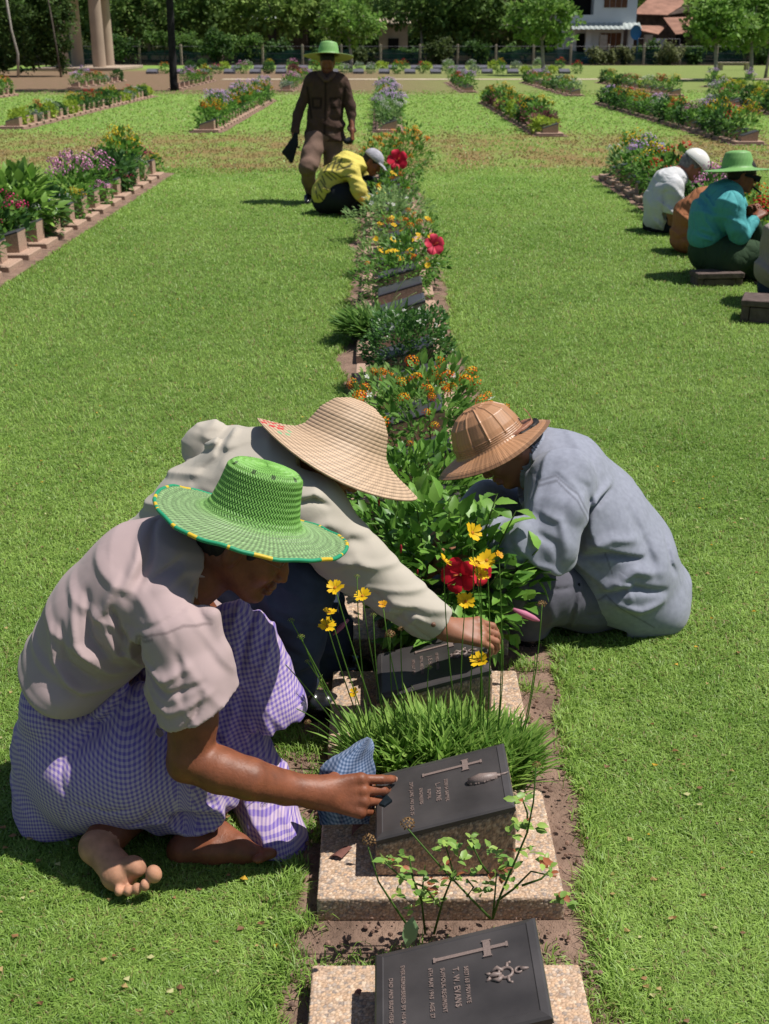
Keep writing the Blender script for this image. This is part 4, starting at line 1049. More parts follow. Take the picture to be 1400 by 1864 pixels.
    def colf(u, s, r, h):
        q = ((s+u/(2*PI)*bp)/bp) % 1; k_ = np.clip(np.sin(PI*q)/.55, 0, 1)[..., None]
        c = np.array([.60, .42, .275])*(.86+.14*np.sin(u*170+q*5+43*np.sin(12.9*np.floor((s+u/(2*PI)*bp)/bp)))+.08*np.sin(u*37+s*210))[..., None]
        c = c*(.22+.78*k_)  # shade between the braid rows painted in as darker straw
        # red blossoms and green leaves stitched on the brim
        for (ua, ra) in ((3.30, .160), (3.42, .172), (3.54, .156), (3.36, .186), (3.62, .180), (3.50, .194), (3.68, .165)):
            d = np.hypot((u-ua)*r, r-ra); c = np.where((d < .0085)[..., None], np.array([.55, .05, .05])*(.5+.5*k_), c)
        for (ua, ra) in ((3.78, .150), (3.90, .165), (3.84, .180)):
            d = np.hypot((u-ua)*r, (r-ra)*1.6); c = np.where((d < .008)[..., None], np.array([.25, .42, .22])*(.5+.5*k_), c)
        return c
    prof = [(.0005, .150), (.03, .147), (.060, .131), (.082, .098), (.092, .064), (.100, .042), (.118, .022), (.145, .008), (.178, -.006), (.203, -.018)]
    bf = lambda u, r: np.clip((r-.1)/.11, 0, 1)**1.4*(.020*np.cos(2*(u-.1))-.012*np.cos(u)-.008)
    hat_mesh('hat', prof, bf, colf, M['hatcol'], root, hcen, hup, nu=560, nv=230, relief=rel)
    return root
root_b = man_b()

# ---------------- worker in blue-grey shirt and leaf hat
def man_c():
    root = empty('person', G(1100, 1150), "man in blue-grey shirt and tan leaf hat sitting right of the main bed", 'person', 'gardeners working at the beds')
    hup = nrm(nrm(U(868, 748, 3.37)-U(899, 806, 3.37))+np.array([0, .13, 0])); hcen = U(896, 812, 3.37)
    b = SD(.0038, .02)
    hc = U(922, 806, 3.37); p = math.radians(44)
    fwd = nrm((-math.cos(p), -.05, -math.sin(p))); up = nrm((-math.sin(p), 0, math.cos(p)))
    P, R = head(b, hc, fwd, up, U(985, 860, 3.4))
    b.cut(hcen+hup*.02, hup, .14)
    CH(b, [(985, 860, 3.4, 42), (1050, 920, 3.4, 66), (1130, 1050, 3.42, 66)], k=.03, fl=(YN, 1.3))
    CH(b, [(1005, 900, 3.22, 36), (995, 992, 3.15, 30), (915, 988, 3.12, 24), (850, 1010, 3.1, 17)], k=.02)
    hand(b, U(848, 1010, 3.1), (-.95, 0, -.25), (0, -.4, .9), [(.4, .6, .5)]*4, .98, side=1)
    CH(b, [(985, 900, 3.58, 36), (960, 960, 3.56, 30), (880, 925, 3.5, 24), (805, 975, 3.42, 17)], k=.02)
    hand(b, U(803, 977, 3.42), (-.9, 0, -.35), (0, -.4, .9), [(.4, .6, .5)]*4, .98, side=-1)
    CH(b, [(1130, 1085, 3.35, 40), (945, 1070, 3.2, 36), (965, 1150, 3.22, 25)], k=.03)
    sdmesh(b, 'body', M['skinB'], root)
    sdmesh(hair(hc, fwd, up, .005, thick=.006, hatp=(hcen, hup)), 'hair', M['hair'], root)
    s = SD(.0045, .03)
    CH(s, [(978, 838, 3.4, 54), (1022, 872, 3.4, 84), (1076, 948, 3.42, 98), (1118, 1022, 3.42, 106), (1142, 1068, 3.42, 94)], k=.05, fl=(YN, 1.4))
    EL(s, 1190, 1080, 3.42, (58, 120, 62), .5, k=.05); CH(s, [(1215, 1030, 3.42, 22), (1238, 1052, 3.42, 14), (1225, 1100, 3.42, 18)], k=.03, fl=(YN, 2.5))
    CH(s, [(1022, 880, 3.24, 66), (1012, 935, 3.14, 56), (1004, 992, 3.08, 50)], k=.014)
    CH(s, [(1002, 994, 3.08, 48), (950, 985, 3.08, 44), (900, 985, 3.12, 36), (868, 1000, 3.11, 26)], k=.025)
    CH(s, [(1000, 890, 3.58, 55), (965, 940, 3.56, 46), (890, 915, 3.5, 38), (830, 955, 3.44, 26)], k=.025)
    s.cut(U(866, 1001, 3.11), (-1, 0, -.2), .07); s.cut(U(826, 960, 3.44), (-1, 0, -.4), .07)
    s.cut(U(962, 832, 3.4), (-.85, 0, -.1), .14)
    CH(s, [(975, 840, 3.4, 34), (915, 815, 3.38, 58)], k=.01, sub=True)
    s.waves(.0026, (.6, .2, .6), 20, 24); s.ridges(.0075, (.35, .1, .85), 66, 5, .1)
    F = lambda pts, wd, am: FD(s, pts, wd, am, 3.2, (2.8, 3.42))
    F([(1072, 905), (1066, 950), (1055, 1000), (1020, 1040)], 6, -.012)
    F([(1115, 905), (1080, 920), (1055, 950), (1048, 985)], 7, -.012); F([(1120, 895), (1085, 905), (1058, 930)], 7, .010)
    F([(1060, 990), (1110, 975), (1170, 985)], 9, .008); F([(1050, 1010), (1110, 1003), (1170, 1015)], 7, -.009)
    F([(1100, 1060), (1150, 1030), (1200, 1040)], 9, .009); F([(1090, 1075), (1150, 1060), (1210, 1075)], 7, -.010)
    F([(1110, 1085), (1160, 1100), (1205, 1090)], 8, .009); F([(1110, 1050), (1140, 1055), (1142, 1075)], 6, .007)
    F([(975, 865), (1010, 855), (1045, 880), (1062, 915)], 4, -.005)
    F([(970, 900), (1005, 910), (1015, 950)], 8, .007); F([(960, 930), (995, 945), (1000, 975)], 7, -.007); F([(950, 975), (985, 985), (1010, 1010)], 7, .007)
    F([(940, 965), (960, 1000), (950, 1020)], 6, -.007); F([(1040, 860), (1065, 880), (1070, 920)], 8, -.006); F([(1150, 940), (1180, 1000), (1195, 1050)], 9, -.006)
    F([(1000, 800), (1050, 820), (1080, 850)], 9, .005); F([(1225, 1000), (1228, 1040), (1240, 1060)], 5, -.006)
    s.cut(U(1090, 1113, 3.3), wdir((1090, 1060), (1068, 1115), 3.3), .12)
    sh = sdmesh(s, 'shirt', M['shirtC'], root, 1, colf=seamcol((.25, .262, .318), [[(968, 868), (1008, 856), (1044, 880), (1062, 915), (1070, 950)], [(972, 872), (1008, 861), (1040, 885), (1057, 918), (1064, 950)], [(1100, 1003), (1110, 1035)], [(1060, 1105), (1100, 1075), (1190, 1140)]], 3.2, ymax=3.42))
    c = SD(.005, .01)
    CH(c, [(972, 838, 3.39, 55), (948, 820, 3.38, 50)], k=.01); CH(c, [(990, 850, 3.39, 44), (915, 800, 3.37, 50)], k=.004, sub=True)
    c.cut(U(945, 818, 3.38), (-.8, 0, .5), .2); c.cut(U(985, 845, 3.39), (.9, 0, -.4), .2)
    sdmesh(c, 'collar', M['shirtC'], root, 1, colf=seamcol((.26, .28, .34), [], 3.2))
    t = SD(.0056, .03)
    CH(t, [(1150, 1092, 3.38, 54), (1060, 1088, 3.28, 60), (985, 1074, 3.2, 62), (938, 1066, 3.18, 56)], k=.03)
    CH(t, [(1140, 1080, 3.55, 60), (920, 1020, 3.55, 50), (900, 1110, 3.5, 36)], k=.03)
    CH(t, [(938, 1070, 3.18, 55), (955, 1120, 3.2, 42), (962, 1150, 3.2, 36)], k=.03)
    t.waves(.003, (.9, .1, .2), 22, 5); t.ridges(.004, (.8, .1, .4), 80, 6)
    t.cut(U(962, 1152, 3.2), (0, 0, -1), .09)
    F = lambda pts, wd, am: FD(t, pts, wd, am, 3.2, (2.8, 3.4))
    F([(950, 1035), (1000, 1048), (1045, 1055)], 3, -.006); F([(958, 1035), (945, 1080), (948, 1120)], 3, -.006); F([(1045, 1050), (1036, 1100), (1030, 1140)], 4, -.007)
    F([(1055, 1050), (1045, 1100), (1038, 1140)], 4, .006); F([(1068, 1065), (1064, 1112)], 3, -.004); F([(1062, 1112), (1105, 1112)], 3, -.005)
    F([(990, 1060), (1000, 1100), (985, 1130)], 8, .005)
    tr = sdmesh(t, 'trousers', M['pantsC'], root, 1)
    m = MB(); a_, b_ = U(1054, 1062, 3.165), U(1057, 1092, 3.165); m.tube([a_, b_], .004, 6); m.build('zip', M['blackish'], tr, True)
    for yy, dx in ((3.2, 0), (3.5, -60)):
        o = SD(.005, .015); CH(o, [(962+dx, 1135, yy, 30), (962+dx, 1165, yy, 28), (935+dx, 1172, yy, 22), (910+dx, 1176, yy, 18)], k=.015)
        o.cut(U(940+dx, 1188, yy), (0, 0, -1), .2); sdmesh(o, 'boot', M['boot'], root, 1)
    # hat of stitched palm leaf with ribs
    def rel(u, s, r):
        a = (u*12/(2*PI)) % 1; rib = np.exp(-((np.minimum(a, 1-a))*r*2*PI/12/.0022)**2)*(s > .03)*(r < .096)
        ring = sum(np.exp(-((s-c_)/.0018)**2) for c_ in (.026, .030, .150, .156, .162, .168))
        st = sum(np.exp(-((s-c_)/.0016)**2) for c_ in (.228, .234, .2395))*(.5+.5*np.sin(u*190))
        br = np.sin(u*70+s*40)*.0003*(r > .1)
        return .0026*np.clip(rib, 0, 1)+.0018*ring*(.75+.25*np.sin(u*160))+.0013*st+.0003*np.sin(u*340)+br
    def colf(u, s, r, h):
        pan = np.floor(u*12/(2*PI)); v = .9+.13*np.sin(pan*2.4)+.06*np.sin(u*55+np.sin(s*60)*2)+.04*np.sin(u*340)
        c = np.array([.47, .245, .125])*v[..., None]
        st = sum(np.exp(-((s-c_)/.003)**2) for c_ in (.150, .156, .162, .168)); c = c*(1-.35*np.clip(st, 0, 1)*(.5+.5*np.sin(u*160)))[..., None]
        ed = (s > .238)[..., None]; c = np.where(ed, c*.55, c)
        return c
    prof = [(.0005, .132), (.026, .131), (.030, .127), (.055, .118), (.078, .095), (.092, .055), (.098, .020), (.103, .010), (.125, .004), (.150, -.006), (.168, -.018)]
    bf = lambda u, r: np.clip((r-.1)/.07, 0, 1)**1.5*(.006*np.cos(2*u)+.004*np.sin(3*u))
    hat_mesh('hat', prof, bf, colf, M['hatleaf'], root, hcen, hup, fwd=(-1, 0, 0), nu=520, nv=210, relief=rel)
    return root
root_c = man_c()
# ---------------- smaller hats shared by the workers further off
def simple_hat(root, c, up, r_brim, r_crown, hgt, col, fwd=(1, 0, 0), droop=.012, wave=.006, under=None, name='hat', nu=96, mt='hatcol'):
    prof = [(.0005, hgt), (r_crown*.45, hgt*.99), (r_crown*.78, hgt*.9), (r_crown*.92, hgt*.55), (r_crown, hgt*.15), (r_crown*1.1, .006), (r_brim*.75, -.002), (r_brim, -droop)]
    rel = lambda u, s, r: .0012*np.sin(s/.011*PI)**2+.0005*np.sin(u*60)
    bf = lambda u, r: np.clip((r-r_crown)/(r_brim-r_crown), 0, 1)**1.5*wave*(np.cos(2*u+.4)+.5*np.sin(3*u))
    colf = lambda u, s, r, h: np.array(col)*(.88+.12*np.sin(s/.011*PI*2)+.06*np.sin(u*23+s*90))[..., None]
    o = hat_mesh(name, prof, bf, colf, M[mt], root, c, up, fwd, nu=nu, nv=60, relief=rel, thick=.004, under=under)
    return o
def rot_up(tilt_x, tilt_y=0): return nrm((math.sin(tilt_x), math.sin(tilt_y), math.cos(tilt_x)))

# ---------------- standing man in dark brown
def man_s():
    root = empty('person', G(585, 372), "man in dark brown clothes and green brimmed hat walking upright across the lawn", 'person')
    Y = 13.75
    b = SD(.011, .03)
    hc = U(596, 112, Y); fwd = nrm((-.05, -1, -.30)); up = nrm((0, -.28, 1))
    P, R = head(b, hc, fwd, up, U(594, 140, Y), 1.0, ears=True)
    CH(b, [(594, 145, Y+.02, 8), (592, 230, Y+.03, 8)], k=.05)
    CH(b, [(562, 152, Y, 5), (542, 205, Y-.02, 5), (535, 245, Y-.12, 4.5)], k=.02)
    CH(b, [(626, 152, Y, 5), (639, 200, Y-.02, 5), (641, 238, Y-.12, 4.5)], k=.02)
    hand(b, U(535, 246, Y-.13), (0, 0, -1), (-1, -.2, 0), [(.5, .7, .5)]*4, 1.0, side=1)
    hand(b, U(641, 240, Y-.13), (.05, -.1, -1), (1, -.3, 0), [(.6, .8, .5)]*4, 1.0, side=-1)
    CH(b, [(575, 260, Y, 12), (562, 300, Y-.3, 9), (566, 352, Y+.05, 7), (561, 366, Y, 6)], k=.03)
    CH(b, [(607, 260, Y, 12), (606, 310, Y, 9), (604, 366, Y+.1, 7)], k=.03)
    sdmesh(b, 'body', M['skinA'], root)
    sdmesh(hair(hc, fwd, up, .011, hatp=(U(597, 96, Y), np.array([0, 0, 1.]))), 'hair', M['hair'], root)
    s = SD(.010, .04)
    CH(s, [(572, 145, Y, 12), (596, 140, Y, 11), (620, 145, Y, 12)], k=.05); CH(s, [(576, 152, Y, 17), (577, 205, Y, 16), (575, 252, Y, 21)], k=.05); CH(s, [(612, 152, Y, 17), (607, 205, Y, 16), (608, 252, Y, 21)], k=.05); CH(s, [(594, 155, Y-.02, 16), (592, 240, Y-.02, 17)], k=.05)
    CH(s, [(566, 150, Y, 12), (549, 190, Y, 9), (542, 210, Y-.02, 9), (537, 238, Y-.1, 7.5)], k=.02)
    CH(s, [(626, 150, Y, 11), (637, 190, Y, 8.5), (639, 205, Y-.02, 8.5), (641, 234, Y-.1, 7)], k=.02)
    s.e(U(594, 130, Y), (.06, .06, .04), k=.01, sub=True)
    # jacket front falls open below the last button
    s.c(U(589, 232, Y-.2), .005, U(583, 262, Y-.2), .06, k=.02, sub=True)
    s.waves(.006, (.3, .1, .9), 18, 33); s.ridges(.018, (.4, .1, .8), 30, 3)
    for pts, wd, am in (([(592, 150), (593, 190), (590, 235)], 1.6, -.004), ([(570, 170), (580, 200)], 4, .010), ([(610, 165), (600, 215)], 4, -.012), ([(605, 185), (620, 215)], 4, .012),
                        ([(565, 178), (584, 178), (584, 196), (566, 196)], 1.3, -.006), ([(600, 215), (622, 222)], 3, -.010), ([(560, 222), (585, 232)], 4, .010)):
        FD(s, pts, wd, am, Y-.2, (Y-.4, Y))
    s.cut(U(592, 257, Y), (0, 0, -1), .27)
    jc = (.075, .044, .034)
    sdmesh(s, 'jacket', M['shirtS'], root, 1, colf=seamcol(jc, [[(592, 146), (592, 190), (590, 250)], [(568, 180), (584, 180), (583, 197), (569, 197), (568, 180)], [(601, 180), (618, 180), (617, 197), (602, 197), (601, 180)], [(558, 160), (566, 215)], [(628, 160), (620, 215)]], Y-.2, wd=.012, dark=.40, ymax=Y))
    c = SD(.009, .01); CH(c, [(583, 134, Y-.06, 6), (592, 146, Y-.14, 4)], k=.01); CH(c, [(606, 136, Y-.06, 6), (596, 146, Y-.14, 4)], k=.01); sdmesh(c, 'collar', M['shirtS'], root, colf=seamcol((.10, .06, .046), [], Y))
    t = SD(.010, .04)
    CH(t, [(578, 245, Y, 20), (566, 285, Y-.2, 18), (560, 305, Y-.32, 15), (562, 330, Y-.12, 12), (567, 350, Y+.02, 10)], k=.04)
    CH(t, [(603, 245, Y, 20), (607, 290, Y, 17), (605, 330, Y+.05, 13), (604, 358, Y+.1, 11)], k=.04)
    t.waves(.008, (.3, .1, .9), 22, 12)
    FD(t, [(550, 300), (565, 305), (575, 318)], 4, .015, Y-.3, (Y-.6, Y)); FD(t, [(550, 318), (562, 322), (575, 310)], 3.5, -.015, Y-.3, (Y-.6, Y))
    sdmesh(t, 'trousers', M['pantsS'], root, 1)
    for x_, y_, yy in ((561, 366, Y-.02), (604, 368, Y+.1)):
        o = SD(.010, .02); CH(o, [(x_, y_-6, yy, 8), (x_, y_, yy, 7), (x_-2, y_+3, yy-.2, 6)], k=.03); o.cut(U(x_, y_+9, yy), (0, 0, -1), .3); sdmesh(o, 'boot', M['boot'], root)
    simple_hat(root, U(598, 101, Y), nrm((.03, .20, 1)), .245, .102, .145, (.24, .46, .15), under=(.30, .24, .06))
    j = SD(.010, .02)
    CH(j, [(538, 246, Y-.15, 5), (536, 262, Y-.15, 7), (531, 292, Y-.15, 4)], k=.015, fl=((0, 1, 0), .5)); CH(j, [(534, 258, Y-.15, 7), (526, 272, Y-.15, 8), (516, 277, Y-.15, 4)], k=.012, fl=((0, 1, 0), .4)); CH(j, [(519, 279, Y-.15, 4), (530, 294, Y-.15, 3)], k=.02, fl=((0, 1, 0), .5)); j.ridges(.01, (1, 0, .2), 50, 3)
    jk = sdmesh(j, 'folded_jacket', M['blackish'], None); tag(jk, "black folded jacket held at the side by the walking man", 'jacket')
    k = SD(.008, .01); CH(k, [(636, 252, Y-.15, 3), (630, 257, Y-.17, 4), (640, 256, Y-.15, 4)], k=.02)
    kk = sdmesh(k, 'hand_tool', M['blackish'], None); tag(kk, "small dark hand tool held by the walking man in brown", 'tool')
man_s()

# ---------------- yellow printed shirt, grey cap
def man_y():
    root = empty('person', G(620, 392), "man in a printed yellow shirt and pale grey cap crouching by the flower row", 'person')
    Y = 12.75
    b = SD(.010, .03)
    hc = U(678, 295, Y); p = math.radians(38); fwd = nrm((math.cos(p), -.25, -math.sin(p))); up = nrm((math.sin(p), 0, math.cos(p)))
    P, R = head(b, hc, fwd, up, U(650, 300, Y))
    CH(b, [(648, 304, Y, 12), (600, 345, Y, 16)], k=.04)
    CH(b, [(640, 315, Y-.2, 7), (655, 350, Y-.25, 6), (685, 388, Y-.2, 5)], k=.02); CH(b, [(660, 310, Y+.2, 7), (684, 345, Y+.2, 6), (700, 358, Y+.1, 5)], k=.02)
    hand(b, U(699, 358, Y+.08), (1, -.1, -.15), (0, -.4, 1), [(.3, .5, .4)]*4, 1.05, side=-1)
    hand(b, U(686, 389, Y-.2), (1, 0, -.3), (0, -.4, 1), [(.3, .5, .4)]*4, 1.0, side=-1)
    CH(b, [(600, 385, Y, 8), (640, 388, Y-.1, 6), (655, 389, Y-.1, 5)], k=.03)
    sdmesh(b, 'body', M['skinA'], root)
    sdmesh(hair(hc, fwd, up, .010), 'hair', M['hair'], root)
    s = SD(.009, .04)
    CH(s, [(588, 356, Y, 22), (606, 328, Y, 25), (632, 303, Y, 25), (652, 300, Y, 16)], k=.05, fl=(YN, 1.3))
    CH(s, [(642, 312, Y-.2, 15), (654, 346, Y-.26, 13), (672, 372, Y-.24, 11), (682, 384, Y-.2, 10)], k=.04)
    CH(s, [(655, 312, Y+.2, 13), (680, 340, Y+.22, 10), (696, 355, Y+.12, 8)], k=.04)
    s.waves(.007, (.5, .2, .8), 24, 8); s.ridges(.015, (.6, .1, .7), 36, 4)
    for pts in ([(590, 345), (600, 360)], [(640, 335), (655, 340)], [(645, 355), (662, 352)]): FD(s, pts, 3, -.01, Y-.2, (Y-.5, Y))
    # dark print across the back: bars of the same outline as the faded lettering
    strokes = [((597, 302), (590, 315)), ((603, 296), (598, 306)), ((611, 292), (604, 312)), ((618, 296), (609, 300)), ((622, 290), (614, 306)), ((628, 306), (640, 298)), ((612, 310), (638, 302)), ((624, 322), (640, 318)),
               ((586, 322), (592, 336)), ((592, 318), (604, 328)), ((598, 315), (612, 326)), ((605, 312), (622, 324)), ((578, 336), (586, 350)), ((583, 330), (596, 346)), ((580, 355), (590, 368)), ((575, 350), (578, 362))]
    St = [(U(a[0], a[1], Y-.2)[[0, 2]], U(c_[0], c_[1], Y-.2)[[0, 2]]) for a, c_ in strokes]
    def colf(V):
        Pp = V[:, [0, 2]]; m = np.zeros(len(V))
        for a, c_ in St:
            d = c_-a; t = np.clip(((Pp-a)@d)/(d@d), 0, 1); dist = np.linalg.norm(Pp-a-t[:, None]*d, axis=1)
            m = np.maximum(m, np.clip((.013-dist)/.009*.8, 0, 1))
        m = m*(V[:, 1] < Y)
        return np.array([.60, .50, .11])*(1-m[:, None])+np.array([.08, .08, .04])*m[:, None]
    M['yellow'] = mat('shirt_yellow_print', use_col=True, rough=.8, spec=.2, bump=(14, .4, .02), crease=(6, .8, .06))
    sdmesh(s, 'shirt', M['yellow'], root, 1, colf=colf)
    t = SD(.010, .04)
    CH(t, [(590, 366, Y, 22), (620, 358, Y-.12, 24), (655, 345, Y-.1, 17)], k=.05); CH(t, [(590, 366, Y+.2, 20), (672, 335, Y+.12, 15)], k=.05)
    CH(t, [(655, 345, Y-.1, 17), (645, 382, Y-.1, 15)], k=.04); CH(t, [(672, 335, Y+.1, 15), (668, 380, Y+.1, 13)], k=.04); CH(t, [(600, 378, Y, 16), (640, 380, Y, 14)], k=.04)
    t.cut(U(640, 391, Y), (0, 0, -1), .6)
    sdmesh(t, 'trousers', M['blackish'], root, 1)
    c = SD(.008, .02); P2 = lambda a, l, z: hc+a*R[0]+l*R[1]+z*R[2]
    c.e(P2(-.012, 0, .045), (.112, .092, .088), R); c.cut(P2(0, 0, .028), -R[2], .3)
    c.c(P2(.10, -.03, .035), .045, P2(.10, .03, .035), .045, k=.02, fl=(R[2], .2)); c.c(P2(.14, -.02, .025), .038, P2(.14, .02, .025), .038, k=.02, fl=(R[2], .2))
    cp = sdmesh(c, 'cap', M['capgrey'], root)
    c = SD(.008, .01); c.e(P2(-.10, 0, .035), (.02, .05, .02), R); sdmesh(c, 'strap', M['blackish'], cp)
man_y()

# ---------------- group at the right-hand bed
def seated(label, Y, tilt, headpx, neck, torso, arms, legs, skin, shirt, pants, hat, hairmat='hair', group='workers sitting at the right-hand bed', waves=.006, fwd_s=1, handspec=None, extra=None):
    root = empty('person', G(legs[0][0][0], legs[0][0][1]+20), label, 'person', group)
    root.location.z = 0; root.location.y = Y
    b = SD(.010, .03)
    hc = U(headpx[0], headpx[1], Y); p = math.radians(tilt); fwd = nrm((math.cos(p)*fwd_s, -.05, -math.sin(p))); up = nrm((math.sin(p)*fwd_s, 0, math.cos(p)))
    P, R = head(b, hc, fwd, up, U(neck[0], neck[1], Y))
    CH(b, [(neck[0], neck[1], Y, 13)]+[(x, y, Y, r*.7) for x, y, r in torso[::-1]], k=.04, fl=(YN, 1.2))
    for i, A in enumerate(arms):
        CH(b, [(x, y, yy, r*.62) for x, y, yy, r in A], k=.02)
        q0, q1 = A[-2], A[-1]
        hand(b, U(q1[0], q1[1], q1[2]), nrm(U(q1[0], q1[1], q1[2])-U(q0[0], q0[1], q0[2])), (0, -.5, .8), [(.5, .7, .5)]*4, 1.0, side=-1)
    for L_ in legs: CH(b, [(x, y, yy, r*.6) for x, y, yy, r in [(q[0], q[1], q[2], q[3]) for q in L_]], k=.03)
    sdmesh(b, 'body', M[skin], root)
    sdmesh(hair(hc, fwd, up, .009, thick=.009), 'hair', M[hairmat], root)
    s = SD(.009, .04)
    CH(s, [(x, y, Y, r) for x, y, r in torso], k=.05, fl=(YN, 1.35))
    for i, A in enumerate(arms):
        n = len(A) if not isinstance(extra, dict) or 'short' not in extra else 2
        CH(s, [(x, y, yy, r) for x, y, yy, r in A[:n]], k=.03)
        e0 = A[n-2]; e1 = A[n-1]; s.cut(U(e1[0], e1[1], e1[2]), nrm(U(e1[0], e1[1], e1[2])-U(e0[0], e0[1], e0[2])), .09)
    s.waves(waves, (.4, .2, .8), 26, int(headpx[0])); s.ridges(.016, (.6, .1, .7), 36, int(headpx[0]))
    if isinstance(extra, dict):
        for pts, wd, am in extra.get('folds', []): FD(s, pts, wd, am, Y-.2, (Y-.6, Y+.1))
    sdmesh(s, 'shirt', M[shirt], root, 1)
    t = SD(.010, .04)
    for L_ in legs: CH(t, L_, k=.05)
    t.cut((U(legs[0][0][0], legs[0][0][1], Y)[0], Y, .01), (0, 0, -1), 1.5)
    t.waves(.006, (.4, .2, .8), 20, int(headpx[1]))
    sdmesh(t, 'trousers', M[pants], root, 1)
    return root, hc, R
Y = 11.5
rw, hcw, Rw = seated("grey-haired man in an off-white shirt and hard white helmet seated on the grass", Y, 25, (1258, 302), (1236, 315),
    [(1197, 398, 27), (1205, 365, 30), (1217, 335, 28), (1232, 322, 18)], [[(1228, 340, Y-.2, 17), (1224, 388, Y-.22, 16), (1222, 405, Y-.2, 10), (1262, 425, Y-.2, 8)]],
    [[(1197, 408, Y, 28), (1225, 412, Y-.1, 22), (1285, 395, Y-.1, 17), (1290, 425, Y-.1, 12)]], 'skinB', 'white', 'blackish', None, 'hairgrey',
    extra={'short': 1, 'folds': [([(1185, 330), (1180, 360), (1190, 400)], 4, .010), ([(1210, 345), (1207, 390)], 3, -.012)]})
c = SD(.008, .02); P2 = lambda a, l, z: hcw+a*Rw[0]+l*Rw[1]+z*Rw[2]
hR = frame(nrm((.75, 0, -.66)), nrm((.66, 0, .75))); hp = hcw+hR[2]*.05+hR[0]*.01
c.e(hp, (.140, .118, .125), hR); c.e(hp-hR[2]*.05, (.123, .10, .10), hR, k=.006, sub=True); c.cut(hp-hR[2]*.005, -hR[2], .3)
c.c(hp+hR[0]*.12-hR[1]*.04, .04, hp+hR[0]*.12+hR[1]*.04, .04, k=.015, fl=(hR[2], .15))
sdmesh(c, 'helmet', M['helmet'], rw)
Y = 10.3
seated("man in a rust-brown shirt hunched between the helmeted man and the teal shirt", Y, 35, (1325, 352), (1305, 362),
    [(1250, 432, 30), (1262, 395, 34), (1285, 370, 30), (1300, 360, 18)], [[(1290, 380, Y-.2, 18), (1310, 420, Y-.2, 15), (1340, 440, Y-.2, 9)]],
    [[(1255, 440, Y, 24), (1320, 440, Y, 20), (1340, 455, Y, 14)]], 'skinB', 'rust', 'blackish', None,
    extra={'folds': [([(1250, 380), (1262, 400), (1250, 420)], 4, -.014), ([(1235, 440), (1260, 425)], 4, -.014)]})
Y = 9.15
rt, hct, Rt = seated("man in a teal shirt and green sun hat sitting on a low wooden block", Y, 12, (1352, 318), (1330, 345),
    [(1286, 425, 33), (1296, 392, 38), (1316, 362, 33), (1330, 350, 21)],
    [[(1328, 375, Y-.22, 26), (1340, 412, Y-.25, 19), (1346, 430, Y-.22, 16), (1376, 398, Y-.1, 10)], [(1340, 375, Y+.25, 20), (1350, 410, Y+.2, 16), (1362, 388, Y+.1, 11)]],
    [[(1292, 458, Y, 38), (1330, 470, Y-.15, 36), (1368, 466, Y-.15, 28), (1372, 505, Y-.1, 22)], [(1300, 455, Y+.2, 30), (1378, 440, Y+.15, 24), (1382, 500, Y+.15, 18)]],
    'skinA', 'teal', 'dkgreen', None, extra={'folds': [([(1290, 355), (1300, 380)], 2, .012), ([(1278, 365), (1283, 400), (1300, 425)], 3, .014), ([(1285, 360), (1296, 392)], 3, -.012), ([(1270, 430), (1300, 440)], 4, .014), ([(1300, 400), (1320, 430)], 4, -.012)]})
simple_hat(rt, U(1342, 308, Y), nrm((-.03, .12, 1)), .225, .105, .135, (.20, .42, .13))
g = MB(); Pt = lambda a, l, z: hct+a*Rt[0]+l*Rt[1]+z*Rt[2]
g.box(Pt(.092, 0, 0), (.012, .125, .038), Rt.T); g.box(Pt(.04, -.08, .005), (.10, .004, .02), Rt.T); g.box(Pt(.11, -.034, -.004), (.03, .05, .045), Rt.T)
g.build('sunglasses', M['blackish'], rt)
g = MB(); g.tube([Pt(.10, -.01, -.068), Pt(.17, -.03, -.10)], .008, 6); tag(g.build('cheroot', M['blackish'], None), "dark cheroot in the mouth of the man in teal", 'cheroot')
k = SD(.010, .02); CH(k, [(1375, 392, Y-.12, 4), (1378, 420, Y-.12, 12), (1382, 462, Y-.12, 17)], k=.02, fl=(YN, .6)); k.waves(.008, (1, 0, .1), 70, 5)
tag(sdmesh(k, 'cloth_bag', M['dkgreen'], None), "dark green cloth bag held up by the man in teal", 'bag')
Y = 8.15
r4, hc4, R4 = seated("man in a taupe shirt cut off by the right edge, sitting on a wooden box", Y, 20, (1500, 360), (1480, 385),
    [(1420, 490, 44), (1440, 440, 48), (1465, 400, 38), (1478, 390, 24)], [[(1475, 420, Y-.22, 28), (1490, 480, Y-.25, 22), (1530, 500, Y-.2, 13)]],
    [[(1425, 520, Y, 42), (1500, 520, Y-.15, 34), (1510, 570, Y-.1, 24)]], 'skinB', 'taupe', 'deepblue', None)
# low wooden seats
M['wood_grey'] = mat('wood_weathered', (.115, .085, .075), .85, .15, noise=(25, .3), bump=(60, .4, .006))
def stool(px, py, w_, d_, h, label, rz):
    c = G(px, py); r = empty('wooden_stool', c, label, 'seat')
    R = np.array(Matrix.Rotation(rz, 3, 'Z'))
    def bx(name, off, sz):
        m = MB(); m.box(c+R@np.array(off), sz, R, bev=.004); m.build(name, M['wood_grey'], r)
    bx('seat', (0, 0, h-.02), (w_, d_, .04)); bx('side_panel', (-w_/2+.03, 0, (h-.042)/2), (.05, d_-.03, h-.042)); bx('side_panel', (w_/2-.03, 0, (h-.042)/2), (.05, d_-.03, h-.042)); bx('front_panel', (0, -d_/2+.025, (h-.042)/2), (w_-.12, .025, h-.05))
stool(1303, 518, .36, .18, .10, "low dark wooden block under the man in teal", .1)
stool(1394, 583, .32, .28, .15, "dark wooden box seat at the right edge", -.35)
